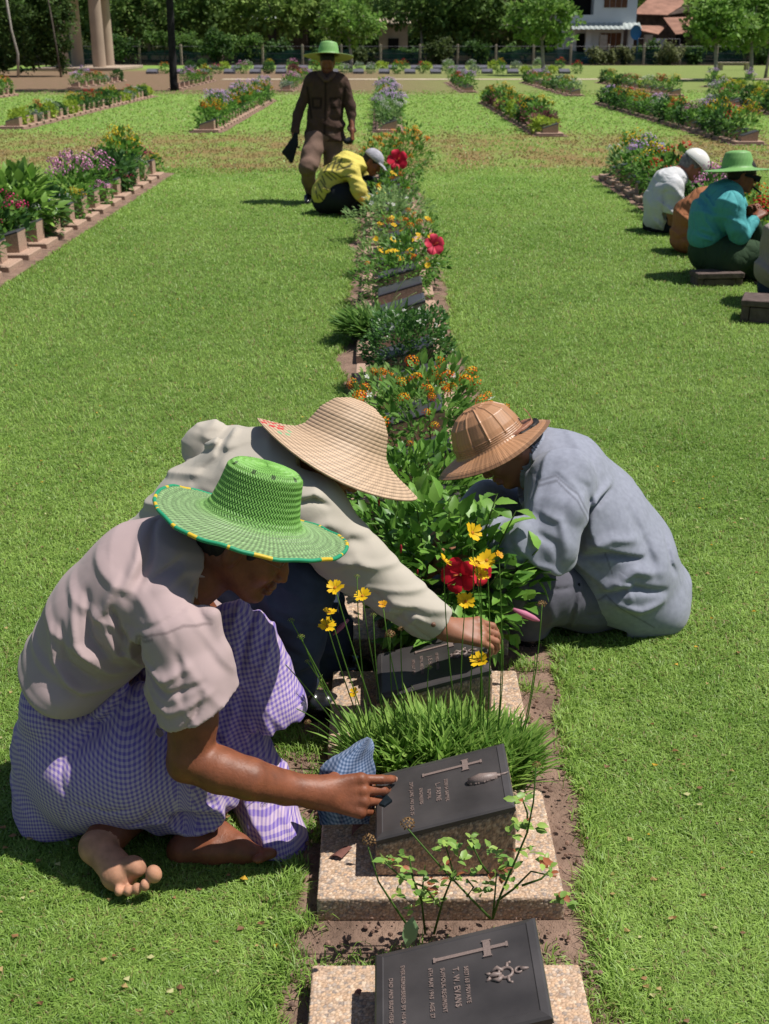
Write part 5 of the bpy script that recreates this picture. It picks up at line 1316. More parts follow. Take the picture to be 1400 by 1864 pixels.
# ------------------------------------------------------------------ plants
def tmpl(stations, bend=.0, fold=.25):
    """leaf along +x: stations = [(t, halfwidth)]; returns verts and tris; centre line sunk by fold*width, curving down by bend"""
    V = []; F = []
    for t, w_ in stations:
        z = -bend*t*t
        if w_ == 0: V.append([(t, 0, z)])
        else: V.append([(t, w_, z+fold*w_), (t, 0, z), (t, -w_, z+fold*w_)])
    idx = []; n = 0
    for s_ in V: idx.append(list(range(n, n+len(s_)))); n += len(s_)
    for a, b in zip(idx[:-1], idx[1:]):
        if len(a) == 1 and len(b) == 3: F += [(a[0], b[1], b[0]), (a[0], b[2], b[1])]
        elif len(a) == 3 and len(b) == 1: F += [(a[0], a[1], b[0]), (a[1], a[2], b[0])]
        else: F += [(a[0], a[1], b[1]), (a[0], b[1], b[0]), (a[1], a[2], b[2]), (a[1], b[2], b[1])]
    return np.array([p for s_ in V for p in s_], float), np.array(F)
T_BROAD = tmpl([(0, 0), (.22, .23), (.36, .27), (.42, .225), (.60, .22), (.66, .165), (.84, .10), (1, 0)], .22, .35)
T_OVAL = tmpl([(0, 0), (.3, .20), (.65, .20), (1, 0)], .18, .35)
T_SMALL = tmpl([(0, 0), (.5, .22), (1, 0)], .15, .4)
T_STRAP = tmpl([(0, .02), (.3, .05), (.6, .062), (.85, .04), (1, 0)], .35, .3)
T_TINY = (np.array([[0, 0, 0], [.5, .26, .06], [1, 0, -.05], [.5, -.26, .06]], float), np.array([[0, 1, 2], [0, 2, 3]]))
def place(T, P, D, up, L, wd=1.0, roll=None):
    V0, F0 = T; n = len(P); D = D/(np.linalg.norm(D, axis=1)[:, None]+1e-9)
    S_ = np.cross(up, D); S_ /= np.linalg.norm(S_, axis=1)[:, None]+1e-9; N_ = np.cross(D, S_)
    L = np.broadcast_to(L, (n,)); W_ = L*wd
    V = P[:, None]+V0[None, :, 0:1]*(D*L[:, None])[:, None]+V0[None, :, 1:2]*(S_*W_[:, None])[:, None]+V0[None, :, 2:3]*(N_*L[:, None])[:, None]
    F = F0[None]+np.arange(n)[:, None, None]*len(V0)
    return V.reshape(-1, 3), F.reshape(-1, F0.shape[1])
def leaves(name, root, T, P, D, L, ca, cb, r, wd=1.0, up=None, mt='leaf', hi=None, world=True):
    n = len(P)
    if up is None: up = np.tile([0, 0, 1.], (n, 1))+r.normal(size=(n, 3))*.35
    V, F = place(T, P, D, up, L, wd)
    t = r.random((n, 1)); c = (np.array(ca)*(1-t)+np.array(cb)*t)*(.8+.4*r.random((n, 1)))*1.4
    if hi is not None: k = r.random(n) < hi[1]; c[k] = np.array(hi[0])*(.8+.4*r.random((k.sum(), 1)))
    return mk(name, V, F, M[mt], root, True, np.repeat(c, len(T[0]), 0), world=world)
G1, G2 = (.045, .115, .018), (.11, .225, .035)          # fresh green
GD1, GD2 = (.022, .062, .018), (.06, .135, .03)         # dark glossy green
GY1, GY2 = (.16, .25, .03), (.30, .36, .05)             # lime
# flowers: each returns V, F, C ; axis +z, unit radius
def fl_daisy(col, n=8, ctr=(.50, .22, .02), cup=.25, r=None):
    V = []; F = []; C = []
    for i in range(n):
        a = i*2*PI/n; d = np.array([math.cos(a), math.sin(a), 0]); s = np.array([-d[1], d[0], 0]); b = len(V); dz = cup+(0 if r is None else r.uniform(-.15, .2))
        k1, k2, k3 = (1, 1, 0) if r is None else (r.uniform(.82, 1.12), r.uniform(.8, 1.2), r.uniform(-.1, .1)); d = d*k1+s*k3; V += [d*.14-s*.05, d*.14+s*.05, d*.62+s*.27*k2+[0, 0, dz*.7], d*.62-s*.27*k2+[0, 0, dz*.7], d*.98+s*.18*k2+[0, 0, dz*k2], d*.90+[0, 0, dz*.9], d*.96-s*.19*k2+[0, 0, dz], d*.62+[0, 0, dz*.5]]
        F += [(b, b+1, b+7), (b+1, b+2, b+7), (b, b+7, b+3), (b+2, b+4, b+5), (b+2, b+5, b+7), (b+7, b+5, b+6), (b+7, b+6, b+3)]
        C += [np.array(col)*.75]*2+[col]*6
    b = len(V)
    for i in range(8):
        a = i*PI/4; V.append(np.array([.17*math.cos(a), .17*math.sin(a), .08])); C.append(ctr)
    V.append(np.array([0, 0, .17])); C.append(ctr)
    F += [(b+i, b+(i+1) % 8, b+8) for i in range(8)]
    return np.array(V, float), np.array(F), np.array([np.array(c, float) for c in C])
def fl_cluster(cols, n=26, r=None):
    V = []; F = []; C = []
    for i in range(n):
        z = 1-(i+.5)/n*1.15; q = math.sqrt(max(0, 1-z*z)); a = i*2.39996; d = np.array([q*math.cos(a), q*math.sin(a), z*.75]); t = nrm(np.cross(d, [.3, .2, 1])); u = np.cross(nrm(d), t)
        b = len(V); s = .20; V += [d+t*s, d+u*s, d-t*s, d-u*s, d*1.12]; F += [(b, b+1, b+4), (b+1, b+2, b+4), (b+2, b+3, b+4), (b+3, b, b+4)]
        c = cols[0] if z > .45 else cols[1]; C += [c]*4+[np.array(c)*.8]
    return np.array(V, float), np.array(F), np.array([np.array(c, float) for c in C])
def fl_hibiscus(col):
    V = []; F = []; C = []
    for i in range(5):
        a = i*2*PI/5; d = np.array([math.cos(a), math.sin(a), 0]); s = np.array([-d[1], d[0], .18]); b = len(V)
        st = [(.06, .05, 0), (.35, .30, .22), (.7, .48, .42), (.95, .34, .36), (1.03, .10, .26)]
        for t, w_, z in st:
            for q in (-1, -.35, .35, 1): V.append(d*t+s*w_*q+np.array([0, 0, z+.07*math.sin(q*5+i+t*6)*t])); C.append(np.array(col)*(.45 if t < .2 else .9+.15*math.sin(q*7)))
        for j in range(4):
            for q in range(3): k = b+j*4+q; F += [(k, k+1, k+5), (k, k+5, k+4)]
    b = len(V)
    for j, (z, w_) in enumerate(((0, .04), (.6, .035), (.95, .06))):
        for q in range(4): V.append(np.array([w_*math.cos(q*PI/2), w_*math.sin(q*PI/2)+z*.12, z])); C.append(np.array([.75, .25, .08]) if z > .5 else np.array(col))
    for j in range(2):
        for q in range(4): k = b+j*4+q; k2 = b+j*4+(q+1) % 4; F += [(k, k2, k2+4), (k, k2+4, k+4)]
    return np.array(V, float), np.array(F), np.array(C)
def fl_dead(r):
    V, F, C = fl_cluster([(.36, .22, .10), (.26, .14, .06)], 34); V = V*(.8+.4*r.random((len(V), 1))); return V, F, C*(.6+.8*r.random((len(C), 1)))
def put(fl, P, N_, size, roll=0):
    V, F, C = fl; z = nrm(N_); x = nrm(np.cross([math.sin(roll)+.1, math.cos(roll), .05], z)); y = np.cross(z, x)
    return np.asarray(P)+size*(V[:, 0:1]*x+V[:, 1:2]*y+V[:, 2:3]*z), F, C
def flower(root, fl, P, N_, size, name='flower', label=None, roll=0, mt='petal'):
    V, F, C = put(fl, P, N_, size, roll); o = mk(name, V, F, M[mt], root, True, C)
    if label: o['label'] = label
    return o
def curve_pts(a, b, sag, n=9, r=None):
    t = np.linspace(0, 1, n)[:, None]; a = np.asarray(a); b = np.asarray(b); return a*(1-t)+b*t+np.asarray(sag)*(4*t*(1-t))
SUNW = nrm([.25, -.35, 1])

def rose_bush():
    root = empty('rose_bush', U(800, 1690, 1.87)*[1, 1, 0], "sparse rose bush with two dead brown heads between the two nearest plaques", 'plant')
    Y = 1.87; r = np.random.default_rng(5); m = MB(); ST = [
        [(670, 1541), (689, 1605), (715, 1645), (752, 1700)], [(742, 1508), (800, 1575), (856, 1634), (893, 1672)], [(976, 1397), (971, 1460), (960, 1515), (941, 1560), (912, 1627), (897, 1672)],
        [(1012, 1596), (967, 1586), (934, 1619), (905, 1640)], [(774, 1575), (767, 1634), (774, 1700)], [(904, 1590), (900, 1640), (897, 1672)], [(856, 1530), (876, 1572), (890, 1590)],
        [(811, 1538), (826, 1590), (806, 1640), (790, 1700)], [(745, 1560), (752, 1600), (768, 1640)], [(1005, 1580), (985, 1600), (950, 1612)], [(700, 1570), (735, 1600), (775, 1615), (800, 1650)], [(850, 1600), (862, 1615), (850, 1632)], [(946, 1440), (960, 1480), (960, 1515)]]
    for k, s in enumerate(ST):
        yy = Y+.03*math.sin(k*2.3); P = np.array([U(a, b, yy) for a, b in s]); m.tube(P, np.linspace(.0014, .0026, len(P)), 6, np.array([.10, .19, .04])*(.8+.4*r.random()))
    m.build('stem', M['leaf_matte'], root, True)
    cl = [(735, 1600), (742, 1580), (780, 1600), (812, 1530), (806, 1545), (826, 1548), (855, 1528), (890, 1545), (870, 1540), (860, 1590), (760, 1625), (793, 1632), (777, 1632), (712, 1562), (735, 1560), (930, 1520), (940, 1500), (921, 1590), (935, 1580), (960, 1500), (945, 1455), (955, 1460),
          (1005, 1580), (1000, 1590), (1020, 1635), (1030, 1645), (905, 1585), (828, 1600), (848, 1600), (752, 1650), (890, 1600), (975, 1505), (965, 1550), (940, 1555), (912, 1560), (840, 1565), (700, 1565), (800, 1615), (990, 1570), (880, 1625), (930, 1605), (726, 1620), (810, 1575)]
    P = np.array([U(a+r.normal()*4, b+r.normal()*4, Y+r.normal()*.03) for a, b in cl for _ in range(5)]); n = len(P)
    D = r.normal(size=(n, 3)); D[:, 2] = abs(D[:, 2])*.3
    leaves('foliage', root, T_OVAL, P, D, .016+.010*r.random(n), (.10, .20, .04), (.24, .34, .07), r, 1.3, hi=((.38, .13, .06), .14))
    P = np.array([U(752, 1668, 1.84)]); leaves('leaf', root, T_OVAL, P, np.array([[-.1, -.3, -.4]]), .06, (.13, .22, .10), (.16, .26, .12), r, 1.2, up=np.array([[0, -1., .4]]))
    for a, b, s in ((672, 1530, .0125), (742, 1500, .0130), (977, 1393, .0075)): flower(root, fl_dead(r), U(a, b, Y), (0, -.2, 1), s, 'dead_flower', mt='leaf_matte')
    flower(root, fl_dead(r), U(860, 1842, 1.6), (0, 0, 1), .006, 'dead_flower', mt='leaf_matte'); m = MB(); m.tube([U(860, 1845, 1.6), U(862, 1890, 1.6)], .001, 5, (.2, .14, .05)); m.build('twig', M['leaf_matte'], root)
rose_bush()

def coreopsis():
    root = empty('coreopsis_plant', U(790, 1390, 2.46)*[1, 1, 0], "clump of strappy leaves with tall thin stems and yellow flowers behind the second plaque", 'plant', 'flowering plants in the main bed')
    r = np.random.default_rng(6); n = 3000
    bx = -.045+.385*r.random(n); by = 2.44+r.normal(size=n)*.035; P = np.stack([bx, by, .02+0*bx], 1)
    D = np.stack([(bx-.12)*1.0+r.normal(size=n)*.26, r.normal(size=n)*.28-.05, .9+.5*r.random(n)], 1)
    L = (.10+.11*r.random(n))*(1-.25*np.abs(bx-.14)/.25)
    leaves('foliage', root, T_STRAP, P, D, L, (.10, .20, .035), (.27, .40, .09), r, .46, mt='leaf_matte')
    YEL = (.80, .50, .012); m = MB(); gc = lambda: np.array([.11, .21, .035])*(.8+.5*r.random())
    S_ = [(610, 1070, 720, 1380, -.05, 1, 1.0), (660, 1085, 735, 1370, -.02, 1, .95), (600, 1115, 700, 1390, -.08, 1, .75), (596, 1140, 690, 1385, -.08, 1, .9), (697, 1100, 770, 1380, 0, 1, .5), (873, 1203, 870, 1390, .03, 1, 1.15), (860, 970, 842, 1380, .05, 1, 1.15),
          (808, 1020, 850, 1380, .02, 1, .95), (886, 1020, 880, 1380, .06, 1, 1.1), (868, 1030, 868, 1380, .02, 1, 1.0), (874, 1046, 860, 1380, .04, 1, .9), (848, 1095, 850, 1385, .0, 1, 1.1), (645, 1262, 700, 1390, -.05, 1, .7), (908, 1010, 900, 1380, .05, 1, .5),
          (650, 1050, 690, 1390, -.02, 0, .35), (530, 1130, 680, 1400, -.10, 0, .35), (548, 1160, 660, 1400, -.10, 0, .4), (560, 1205, 690, 1400, -.09, 0, .3), (710, 1155, 740, 1385, 0, 2, .55), (730, 1145, 760, 1385, 0, 2, .35), (560, 1315, 670, 1400, -.10, 2, .35), (680, 1120, 720, 1385, -.02, 0, .35),
          (780, 1215, 800, 1385, .0, 0, .4), (987, 1100, 935, 1400, .05, 2, .45), (1050, 1330, 930, 1400, .1, 3, 0), (1075, 1420, 930, 1405, .1, 3, 0), (540, 1290, 690, 1395, -.1, 3, 0), (975, 1190, 925, 1395, .03, 3, 0), (915, 1165, 890, 1385, .03, 3, 0), (520, 1210, 680, 1400, -.1, 3, 0), (1030, 1380, 930, 1400, 0.1, 3, 0), (948, 1300, 925, 1400, .03, 0, .25)]
    for k, (px, py, bx_, by_, dy, kind, sz) in enumerate(S_):
        Yt = 2.43+dy*.4 - (.12 if px < 640 else 0); a = U(bx_, by_, 2.44); a[2] = .03; b = U(px, py, Yt)
        sag = np.array([(-1 if px < bx_ else 1)*.012, 0, .03 if abs(px-bx_) > 90 else .0])
        Pp = curve_pts(a, b, sag, 9); m.tube(Pp, np.linspace(.0019, .0011, 9), 5, gc()*1.35)
        if kind == 1: flower(root, fl_daisy(YEL if sz > .6 else (.75, .36, .015), 8, (.55, .20, .01), .3, r), b, nrm([r.normal()*.35, -.45+r.normal()*.3, .8]), .0215*sz, roll=r.uniform(0, 6))
        elif kind == 0: flower(root, fl_cluster([(.30, .34, .06), (.16, .26, .05)], 20), b, (0, 0, 1), .0072*(sz/.35), 'bud')
        elif kind == 2: flower(root, fl_dead(r), b, (0, 0, 1), .0085*(sz/.4), 'dead_flower', mt='leaf_matte')
    for k in range(26):                          # side leaves on stems
        pass
    m.build('stem', M['leaf_matte'], root, True)
coreopsis()

def stems_for(root, P, base, r, n, rad=.004, col=(.09, .13, .04)):
    m = MB()
    for k in r.choice(len(P), n, replace=False):
        b = base+np.array([r.normal()*.04, r.normal()*.04, 0]); m.tube(curve_pts(b, P[k], (0, 0, .02), 5), np.linspace(rad, rad*.4, 5), 5, col)
    m.build('stem', M['leaf_matte'], root, True)
def bush_pts(c, rad, n, r, shell=.55, flat=0):
    d = r.normal(size=(n, 3)); d /= np.linalg.norm(d, axis=1)[:, None]; q = (shell+(1-shell)*r.random(n)**.7)
    lump = 1+.16*np.sin(d[:, 0]*5+c[1]*3)+.12*np.sin(d[:, 2]*7+d[:, 1]*4+c[0]*9)
    P = np.asarray(c)+d*(q*lump)[:, None]*np.asarray(rad); P[:, 2] = np.maximum(P[:, 2], .015)
    return P, d
def hibiscus():
    c = U(800, 1075, 3.06); root = empty('hibiscus_bush', [c[0], 3.03, 0], "broad-leaved hibiscus bush with a large red flower in front of the man in blue-grey", 'plant', 'flowering plants in the main bed')
    r = np.random.default_rng(8); P, d = bush_pts([c[0]+.01, 3.06, .26], (.235, .21, .235), 900, r, .4)
    D = d+r.normal(size=d.shape)*.45+[0, 0, .35]
    leaves('foliage', root, T_BROAD, P, D, .036+.038*r.random(len(P)), (.05, .13, .02), (.15, .29, .045), r, 1.1)
    # leafy shoots standing out of the bush
    for px, py, yy in ((905, 900, 3.05), (940, 930, 3.0), (820, 905, 3.1), (700, 960, 3.05), (950, 1060, 2.95), (925, 1120, 2.9), (890, 1130, 2.9), (760, 930, 3.1), (660, 1010, 3.0), (840, 940, 3.0), (980, 1000, 3.0)):
        t = U(px, py, yy); b = np.array([c[0]+(t[0]-c[0])*.3, 3.05, .08]); m = MB(); Pp = curve_pts(b, t, (0, 0, .02), 7); m.tube(Pp, np.linspace(.004, .002, 7), 5, (.11, .18, .04)); m.build('stem', M['leaf_matte'], root, True)
        n = 9; tt = np.linspace(.45, 1, n); Q = np.array([np.interp(q*6, np.arange(7), Pp[:, i]) for q in tt for i in range(3)]).reshape(-1, 3)
        DD = r.normal(size=(n, 3)); DD[:, 2] = .25+abs(DD[:, 2])*.4; leaves('foliage', root, T_BROAD, Q, DD, .055+.03*r.random(n), (.07, .17, .025), (.17, .31, .05), r, 1.1)
    stems_for(root, P, np.array([c[0], 3.04, .01]), r, 26, .005)
    flower(root, fl_hibiscus((.58, .012, .03)), U(838, 1046, 2.84), (-.35, -.9, .25), .048); flower(root, fl_hibiscus((.60, .02, .04)), U(868, 1040, 2.87), (.4, -.8, .3), .038, roll=1)
    for a, b, q, s in ((955, 1118, (1, -.1, -.45), .034), (622, 1140, (-.5, -.1, -.5), .026), (730, 1000, (0, -.2, 1), .012), (760, 1042, (0, -.2, 1), .008), (690, 915, (0, -.2, 1), .010)):
        p = U(a, b, 2.84); qd = nrm(q); m = MB(); m.tube([p-qd*s, p, p+qd*s*.8, p+qd*s*1.3], [s*.12, s*.3, s*.24, s*.08], 8, (.62, .22, .33) if s > .02 else (.45, .03, .05)); m.build('bud', M['petal'], root, True)
hibiscus()

def leafy(label, X, Y, rad, h, n, T, L, ca, cb, seed, name='leafy_shrub', group='flowering plants in the main bed', wd=1.0, flowers=(), shell=.55, hi=None, up=.35, mt='leaf', nstem=14):
    root = empty(name, (X, Y, 0), label, 'plant', group); r = np.random.default_rng(seed)
    P, d = bush_pts([X, Y, h*.52], (rad, rad*.85, h*.5), n, r, shell); D = d+r.normal(size=d.shape)*.4+[0, 0, up]
    leaves('foliage', root, T, P, D, L*(.7+.6*r.random(n)), ca, cb, r, wd, hi=hi, mt=mt)
    stems_for(root, P, np.array([X, Y, .01]), r, nstem, .004)
    for f, cnt, s in flowers:                        # flowers over the top of the bush
        vs = []; Fs = []; Cs = []; n0 = 0
        for k in range(cnt):
            a = r.uniform(0, 2*PI); q = math.sqrt(r.random())*.95; z = h*(.55+.5*math.sqrt(max(0, 1-q*q))*r.uniform(.8, 1.1)); p = np.array([X+rad*q*math.cos(a), Y+rad*.85*q*math.sin(a), z])
            fl = f(r) if callable(f) else f
            V, F, C = put(fl, p, nrm([r.normal()*.4, -.35+r.normal()*.4, .9]), s*(.75+.5*r.random()), r.uniform(0, 6))
            if cnt <= 24: mk('flower', V, F, M['petal'], root, True, C)
            else: vs.append(V); Fs.append(F+n0); Cs.append(C); n0 += len(V)
        if vs: mk('blossoms', np.concatenate(vs), np.concatenate(Fs), M['petal'], root, True, np.concatenate(Cs))
    return root
LANT = lambda r: fl_cluster([(.92, .32, .012), (.88, .10, .01)], 24); LANT_O = lambda r: fl_cluster([(.95, .46, .015), (.9, .17, .01)], 24)
WH = lambda r: fl_daisy((.72, .72, .66), 5, (.5, .5, .1), .15, r); YE = lambda r: fl_daisy((.80, .50, .015), 8, (.5, .2, .01), .25, r); PK = lambda r: fl_daisy((.66, .16, .42), 5, (.6, .3, .4), .1, r)
GAP = lambda i: 1.396+PITCH_M*i+SLAB_D+.093
leafy("glossy small-leaved green shrub between the straw hat and the leaf hat", .12, GAP(4)-.25, .27, .38, 1300, T_OVAL, .05, (.05, .13, .02), (.14, .27, .04), 21, flowers=[(lambda r: fl_cluster([(.72, .73, .66), (.6, .65, .5)], 14), 4, .008), (LANT, 2, .012)])
leafy("low bright green shrub just behind the hibiscus bush", .07, GAP(3)-.02, .22, .30, 700, T_OVAL, .045, (.05, .13, .02), (.13, .26, .04), 22)
leafy("lantana with many orange flower heads behind the two straw hats", .18, GAP(5)-.28, .30, .52, 1500, T_OVAL, .042, (.06, .14, .025), (.15, .27, .055), 23, flowers=[(LANT, 20, .0225), (LANT_O, 14, .022), (WH, 3, .012)], mt='leaf_matte')
leafy("pale green lantana with orange and white flowers left of the dark clipped shrub's plaque", .05, GAP(6)-.15, .27, .30, 1100, T_OVAL, .036, (.09, .17, .04), (.20, .30, .08), 24, flowers=[(LANT, 14, .021), (WH, 5, .014)], mt='leaf_matte')
leafy("small orange lantana spray standing beside the tan leaf hat", .47, 4.35, .06, .38, 90, T_OVAL, .036, (.06, .14, .025), (.15, .27, .055), 25, flowers=[(LANT, 3, .016), (LANT_O, 3, .016)], nstem=8)
leafy("dense dark green rounded shrub dotted with tiny white flowers", .16, GAP(7)+.10, .23, .42, 4800, T_SMALL, .026, (.028, .08, .02), (.085, .19, .04), 26, name='rounded_shrub', wd=1.3, flowers=[(WH, 40, .008)], shell=.62, hi=((.12, .22, .06), .12), nstem=10)
def grassy(label, X, Y, rad, h, n, seed, ca=(.05, .12, .025), cb=(.14, .24, .05), group='flowering plants in the main bed'):
    root = empty('grass_clump', (X, Y, 0), label, 'plant', group); r = np.random.default_rng(seed)
    a = r.uniform(0, 2*PI, n); q = np.sqrt(r.random(n))*rad*.7; P = np.stack([X+q*np.cos(a), Y+q*np.sin(a), 0*a+.02], 1)
    D = np.stack([np.cos(a)*.55+r.normal(size=n)*.3, np.sin(a)*.55+r.normal(size=n)*.3, .7+.5*r.random(n)], 1)
    leaves('foliage', root, T_STRAP, P, D, h*(.7+.5*r.random(n)), ca, cb, r, .9, mt='leaf_matte')
    m = MB()
    for k in range(9):
        t = np.array([X+r.normal()*rad, Y+r.normal()*rad*.5, h*r.uniform(1.2, 1.9)]); m.tube(curve_pts((X, Y, .02), t, (0, 0, .05), 7), .0022, 5, (.24, .32, .12))
    m.build('stem', M['leaf_matte'], root, True); return root
grassy("dark tufted grass-like clump left of the row beyond the dark shrub", .0, GAP(9)+.1, .21, .20, 900, 27)
HIB = lambda c: (lambda r: fl_hibiscus(c))
leafy("mixed green plant with yellow daisies just past the grassy clump", .12, GAP(11), .28, .36, 800, T_SMALL, .042, G1, G2, 28, flowers=[(YE, 9, .026), (LANT, 4, .02)], mt='leaf_matte')
leafy("leafy hibiscus with one large coral-pink flower above the yellow daisies", .26, GAP(12), .26, .42, 700, T_OVAL, .05, G1, G2, 29, flowers=[(YE, 7, .026)], name='hibiscus_bush')
hb = [o for o in COLL.objects if 'coral-pink' in o.get('label', '')][0]
flower(hb, fl_hibiscus((.72, .05, .10)), U(789, 446, GAP(12)-.2), (.3, -.85, .3), .075)
leafy("light green shrub with orange flowers two slabs before the yellow-shirted man", .22, GAP(14), .28, .38, 700, T_SMALL, .045, G1, (.15, .27, .05), 30, flowers=[(LANT, 10, .026), (YE, 5, .026)], mt='leaf_matte')
leafy("pale green low shrub with yellow flowers left of the orange shrub", .0, GAP(13), .24, .30, 600, T_SMALL, .042, (.10, .18, .05), (.20, .30, .09), 34, flowers=[(YE, 6, .024)], mt='leaf_matte')
leafy("pale grey-green bush right in front of the yellow-shirted man", .05, GAP(16), .34, .40, 900, T_SMALL, .05, (.10, .18, .06), (.22, .31, .11), 35, flowers=[(WH, 6, .022), (LANT, 2, .022)], mt='leaf_matte')
leafy("pale grey-green bush behind its twin, beside the bending man's hands", .18, GAP(17)+.1, .32, .38, 800, T_SMALL, .05, (.09, .17, .05), (.20, .29, .10), 36, flowers=[(WH, 5, .024), (LANT, 2, .02)], mt='leaf_matte')
leafy("green plant with white buds by the bending man's far hand", .12, GAP(19), .28, .42, 600, T_SMALL, .055, G1, G2, 37, flowers=[(LANT, 5, .026), (YE, 3, .026)], mt='leaf_matte')
leafy("tall orange-flowered plant with one red hibiscus bloom behind the grey cap", .06, GAP(21), .34, .66, 900, T_SMALL, .06, G1, G2, 38, flowers=[(LANT, 9, .03), (LANT_O, 6, .03)], mt='leaf_matte')
leafy("tall orange-flowered plant at the far end of the main bed", .30, GAP(23), .38, .72, 1000, T_SMALL, .06, G1, G2, 39, flowers=[(LANT, 16, .03), (LANT_O, 9, .032)], mt='leaf_matte')
hb = [o for o in COLL.objects if 'red hibiscus bloom' in o.get('label', '')][0]
flower(hb, fl_hibiscus((.68, .02, .06)), U(723, 292, GAP(21)-.25), (.1, -.95, .2), .115)

# ---------------- prototypes for the side beds, copied with their parts
def wad(f, r, n=1): return f
def pr(kind, seed):
    r = np.random.default_rng(seed); X, Y = 0., 0.
    S_ = {
     'yellow': dict(n=260, L=.07, ca=G1, cb=G2, h=.48, fl=[(lambda r: fl_cluster([(.80, .55, .02), (.75, .40, .02)], 9), 16, .034)]),
     'orange': dict(n=260, L=.07, ca=G1, cb=G2, h=.42, fl=[(lambda r: fl_cluster([(.80, .30, .02), (.72, .10, .01)], 9), 18, .030)]),
     'red': dict(n=260, L=.07, ca=GD1, cb=G2, h=.46, fl=[(lambda r: fl_cluster([(.68, .05, .03), (.60, .02, .02)], 9), 15, .036)]),
     'pink': dict(n=260, L=.065, ca=G1, cb=G2, h=.44, fl=[(lambda r: fl_cluster([(.82, .38, .62), (.78, .26, .54)], 9), 20, .036)]),
     'magenta': dict(n=260, L=.065, ca=GD1, cb=G2, h=.36, fl=[(lambda r: fl_cluster([(.68, .05, .20), (.6, .03, .14)], 9), 16, .032)]),
     'purple': dict(n=260, L=.065, ca=G1, cb=G2, h=.55, fl=[(lambda r: fl_cluster([(.74, .50, .84), (.64, .38, .78)], 9), 18, .036)]),
     'white': dict(n=260, L=.065, ca=(.08, .15, .05), cb=(.17, .25, .09), h=.42, fl=[(lambda r: fl_cluster([(.75, .75, .70), (.66, .68, .6)], 9), 15, .032)]),
     'lime': dict(n=420, L=.07, ca=GY1, cb=GY2, h=.34, fl=[]),
     'dark': dict(n=520, L=.07, ca=GD1, cb=GD2, h=.42, fl=[]),
     'grey': dict(n=420, L=.06, ca=(.09, .13, .07), cb=(.22, .27, .18), h=.30, fl=[(lambda r: fl_cluster([(.60, .60, .68), (.5, .5, .6)], 9), 8, .028)]),
     'maroon': dict(n=420, L=.07, ca=(.07, .03, .03), cb=(.17, .07, .06), h=.32, fl=[]),
    }[kind]
    root = empty('flowering_plant' if S_['fl'] else 'leafy_plant', (0, 0, 0), None, 'plant')
    P, d = bush_pts([0, 0, S_['h']*.5], (.25, .22, S_['h']*.5), S_['n'], r, .5); D = d+r.normal(size=d.shape)*.5+[0, 0, .4]
    leaves('foliage', root, T_TINY, P, D, S_['L']*(.8+.6*r.random(len(P))), S_['ca'], S_['cb'], r, 1.2, mt='leaf_matte')
    vs, Fs, Cs, n0 = [], [], [], 0
    for f, cnt, s in S_['fl']:
        for k in range(cnt):
            a = r.uniform(0, 2*PI); q = math.sqrt(r.random())*.95; p = np.array([.26*q*math.cos(a), .23*q*math.sin(a), S_['h']*(.6+.5*math.sqrt(1-q*q)*r.uniform(.7, 1.15))])
            V, F, C = put(f(r), p, (0, -.2, 1), s*1.45*(.7+.6*r.random())); vs.append(V); Fs.append(F+n0); Cs.append(C); n0 += len(V)
    if vs: mk('blossoms', np.concatenate(vs), np.concatenate(Fs), M['petal'], root, True, np.concatenate(Cs))
    return root
KINDS_ = ['yellow', 'orange', 'red', 'pink', 'magenta', 'purple', 'white', 'lime', 'dark', 'grey', 'maroon']
DESC = {'yellow': 'green plant with yellow blossoms', 'orange': 'green plant with orange blossoms', 'red': 'green plant with red blossoms', 'pink': 'green plant with pink blossoms', 'magenta': 'low plant with magenta blossoms', 'purple': 'tall plant with lilac blossoms',
        'white': 'pale plant with white blossoms', 'lime': 'lime-green leafy plant', 'dark': 'dark green leafy plant', 'grey': 'low grey-green plant', 'maroon': 'maroon-leaved plant'}
PROTO = {k: [pr(k, 100+i*3+v) for v in range(2)] for i, k in enumerate(KINDS_)}
used_p = set()
def put_plant(kind, x, y, sc, label, group, r):
    v = int(r.integers(2)); p = PROTO[kind][v]
    key = (kind, v)
    if key in used_p:
        o = p.copy(); COLL.objects.link(o)
        for ch in list(p.children):
            c = ch.copy(); COLL.objects.link(c); c.parent = o; c.matrix_parent_inverse = ch.matrix_parent_inverse.copy()
    else: used_p.add(key); o = p
    o.location = (x, y, 0); o.rotation_euler = (0, 0, r.uniform(0, 6.28)); o.scale = (sc*r.uniform(.9, 1.15), sc*r.uniform(.9, 1.15), sc*r.uniform(.85, 1.2)); o['label'] = label; o['group'] = group
    return o
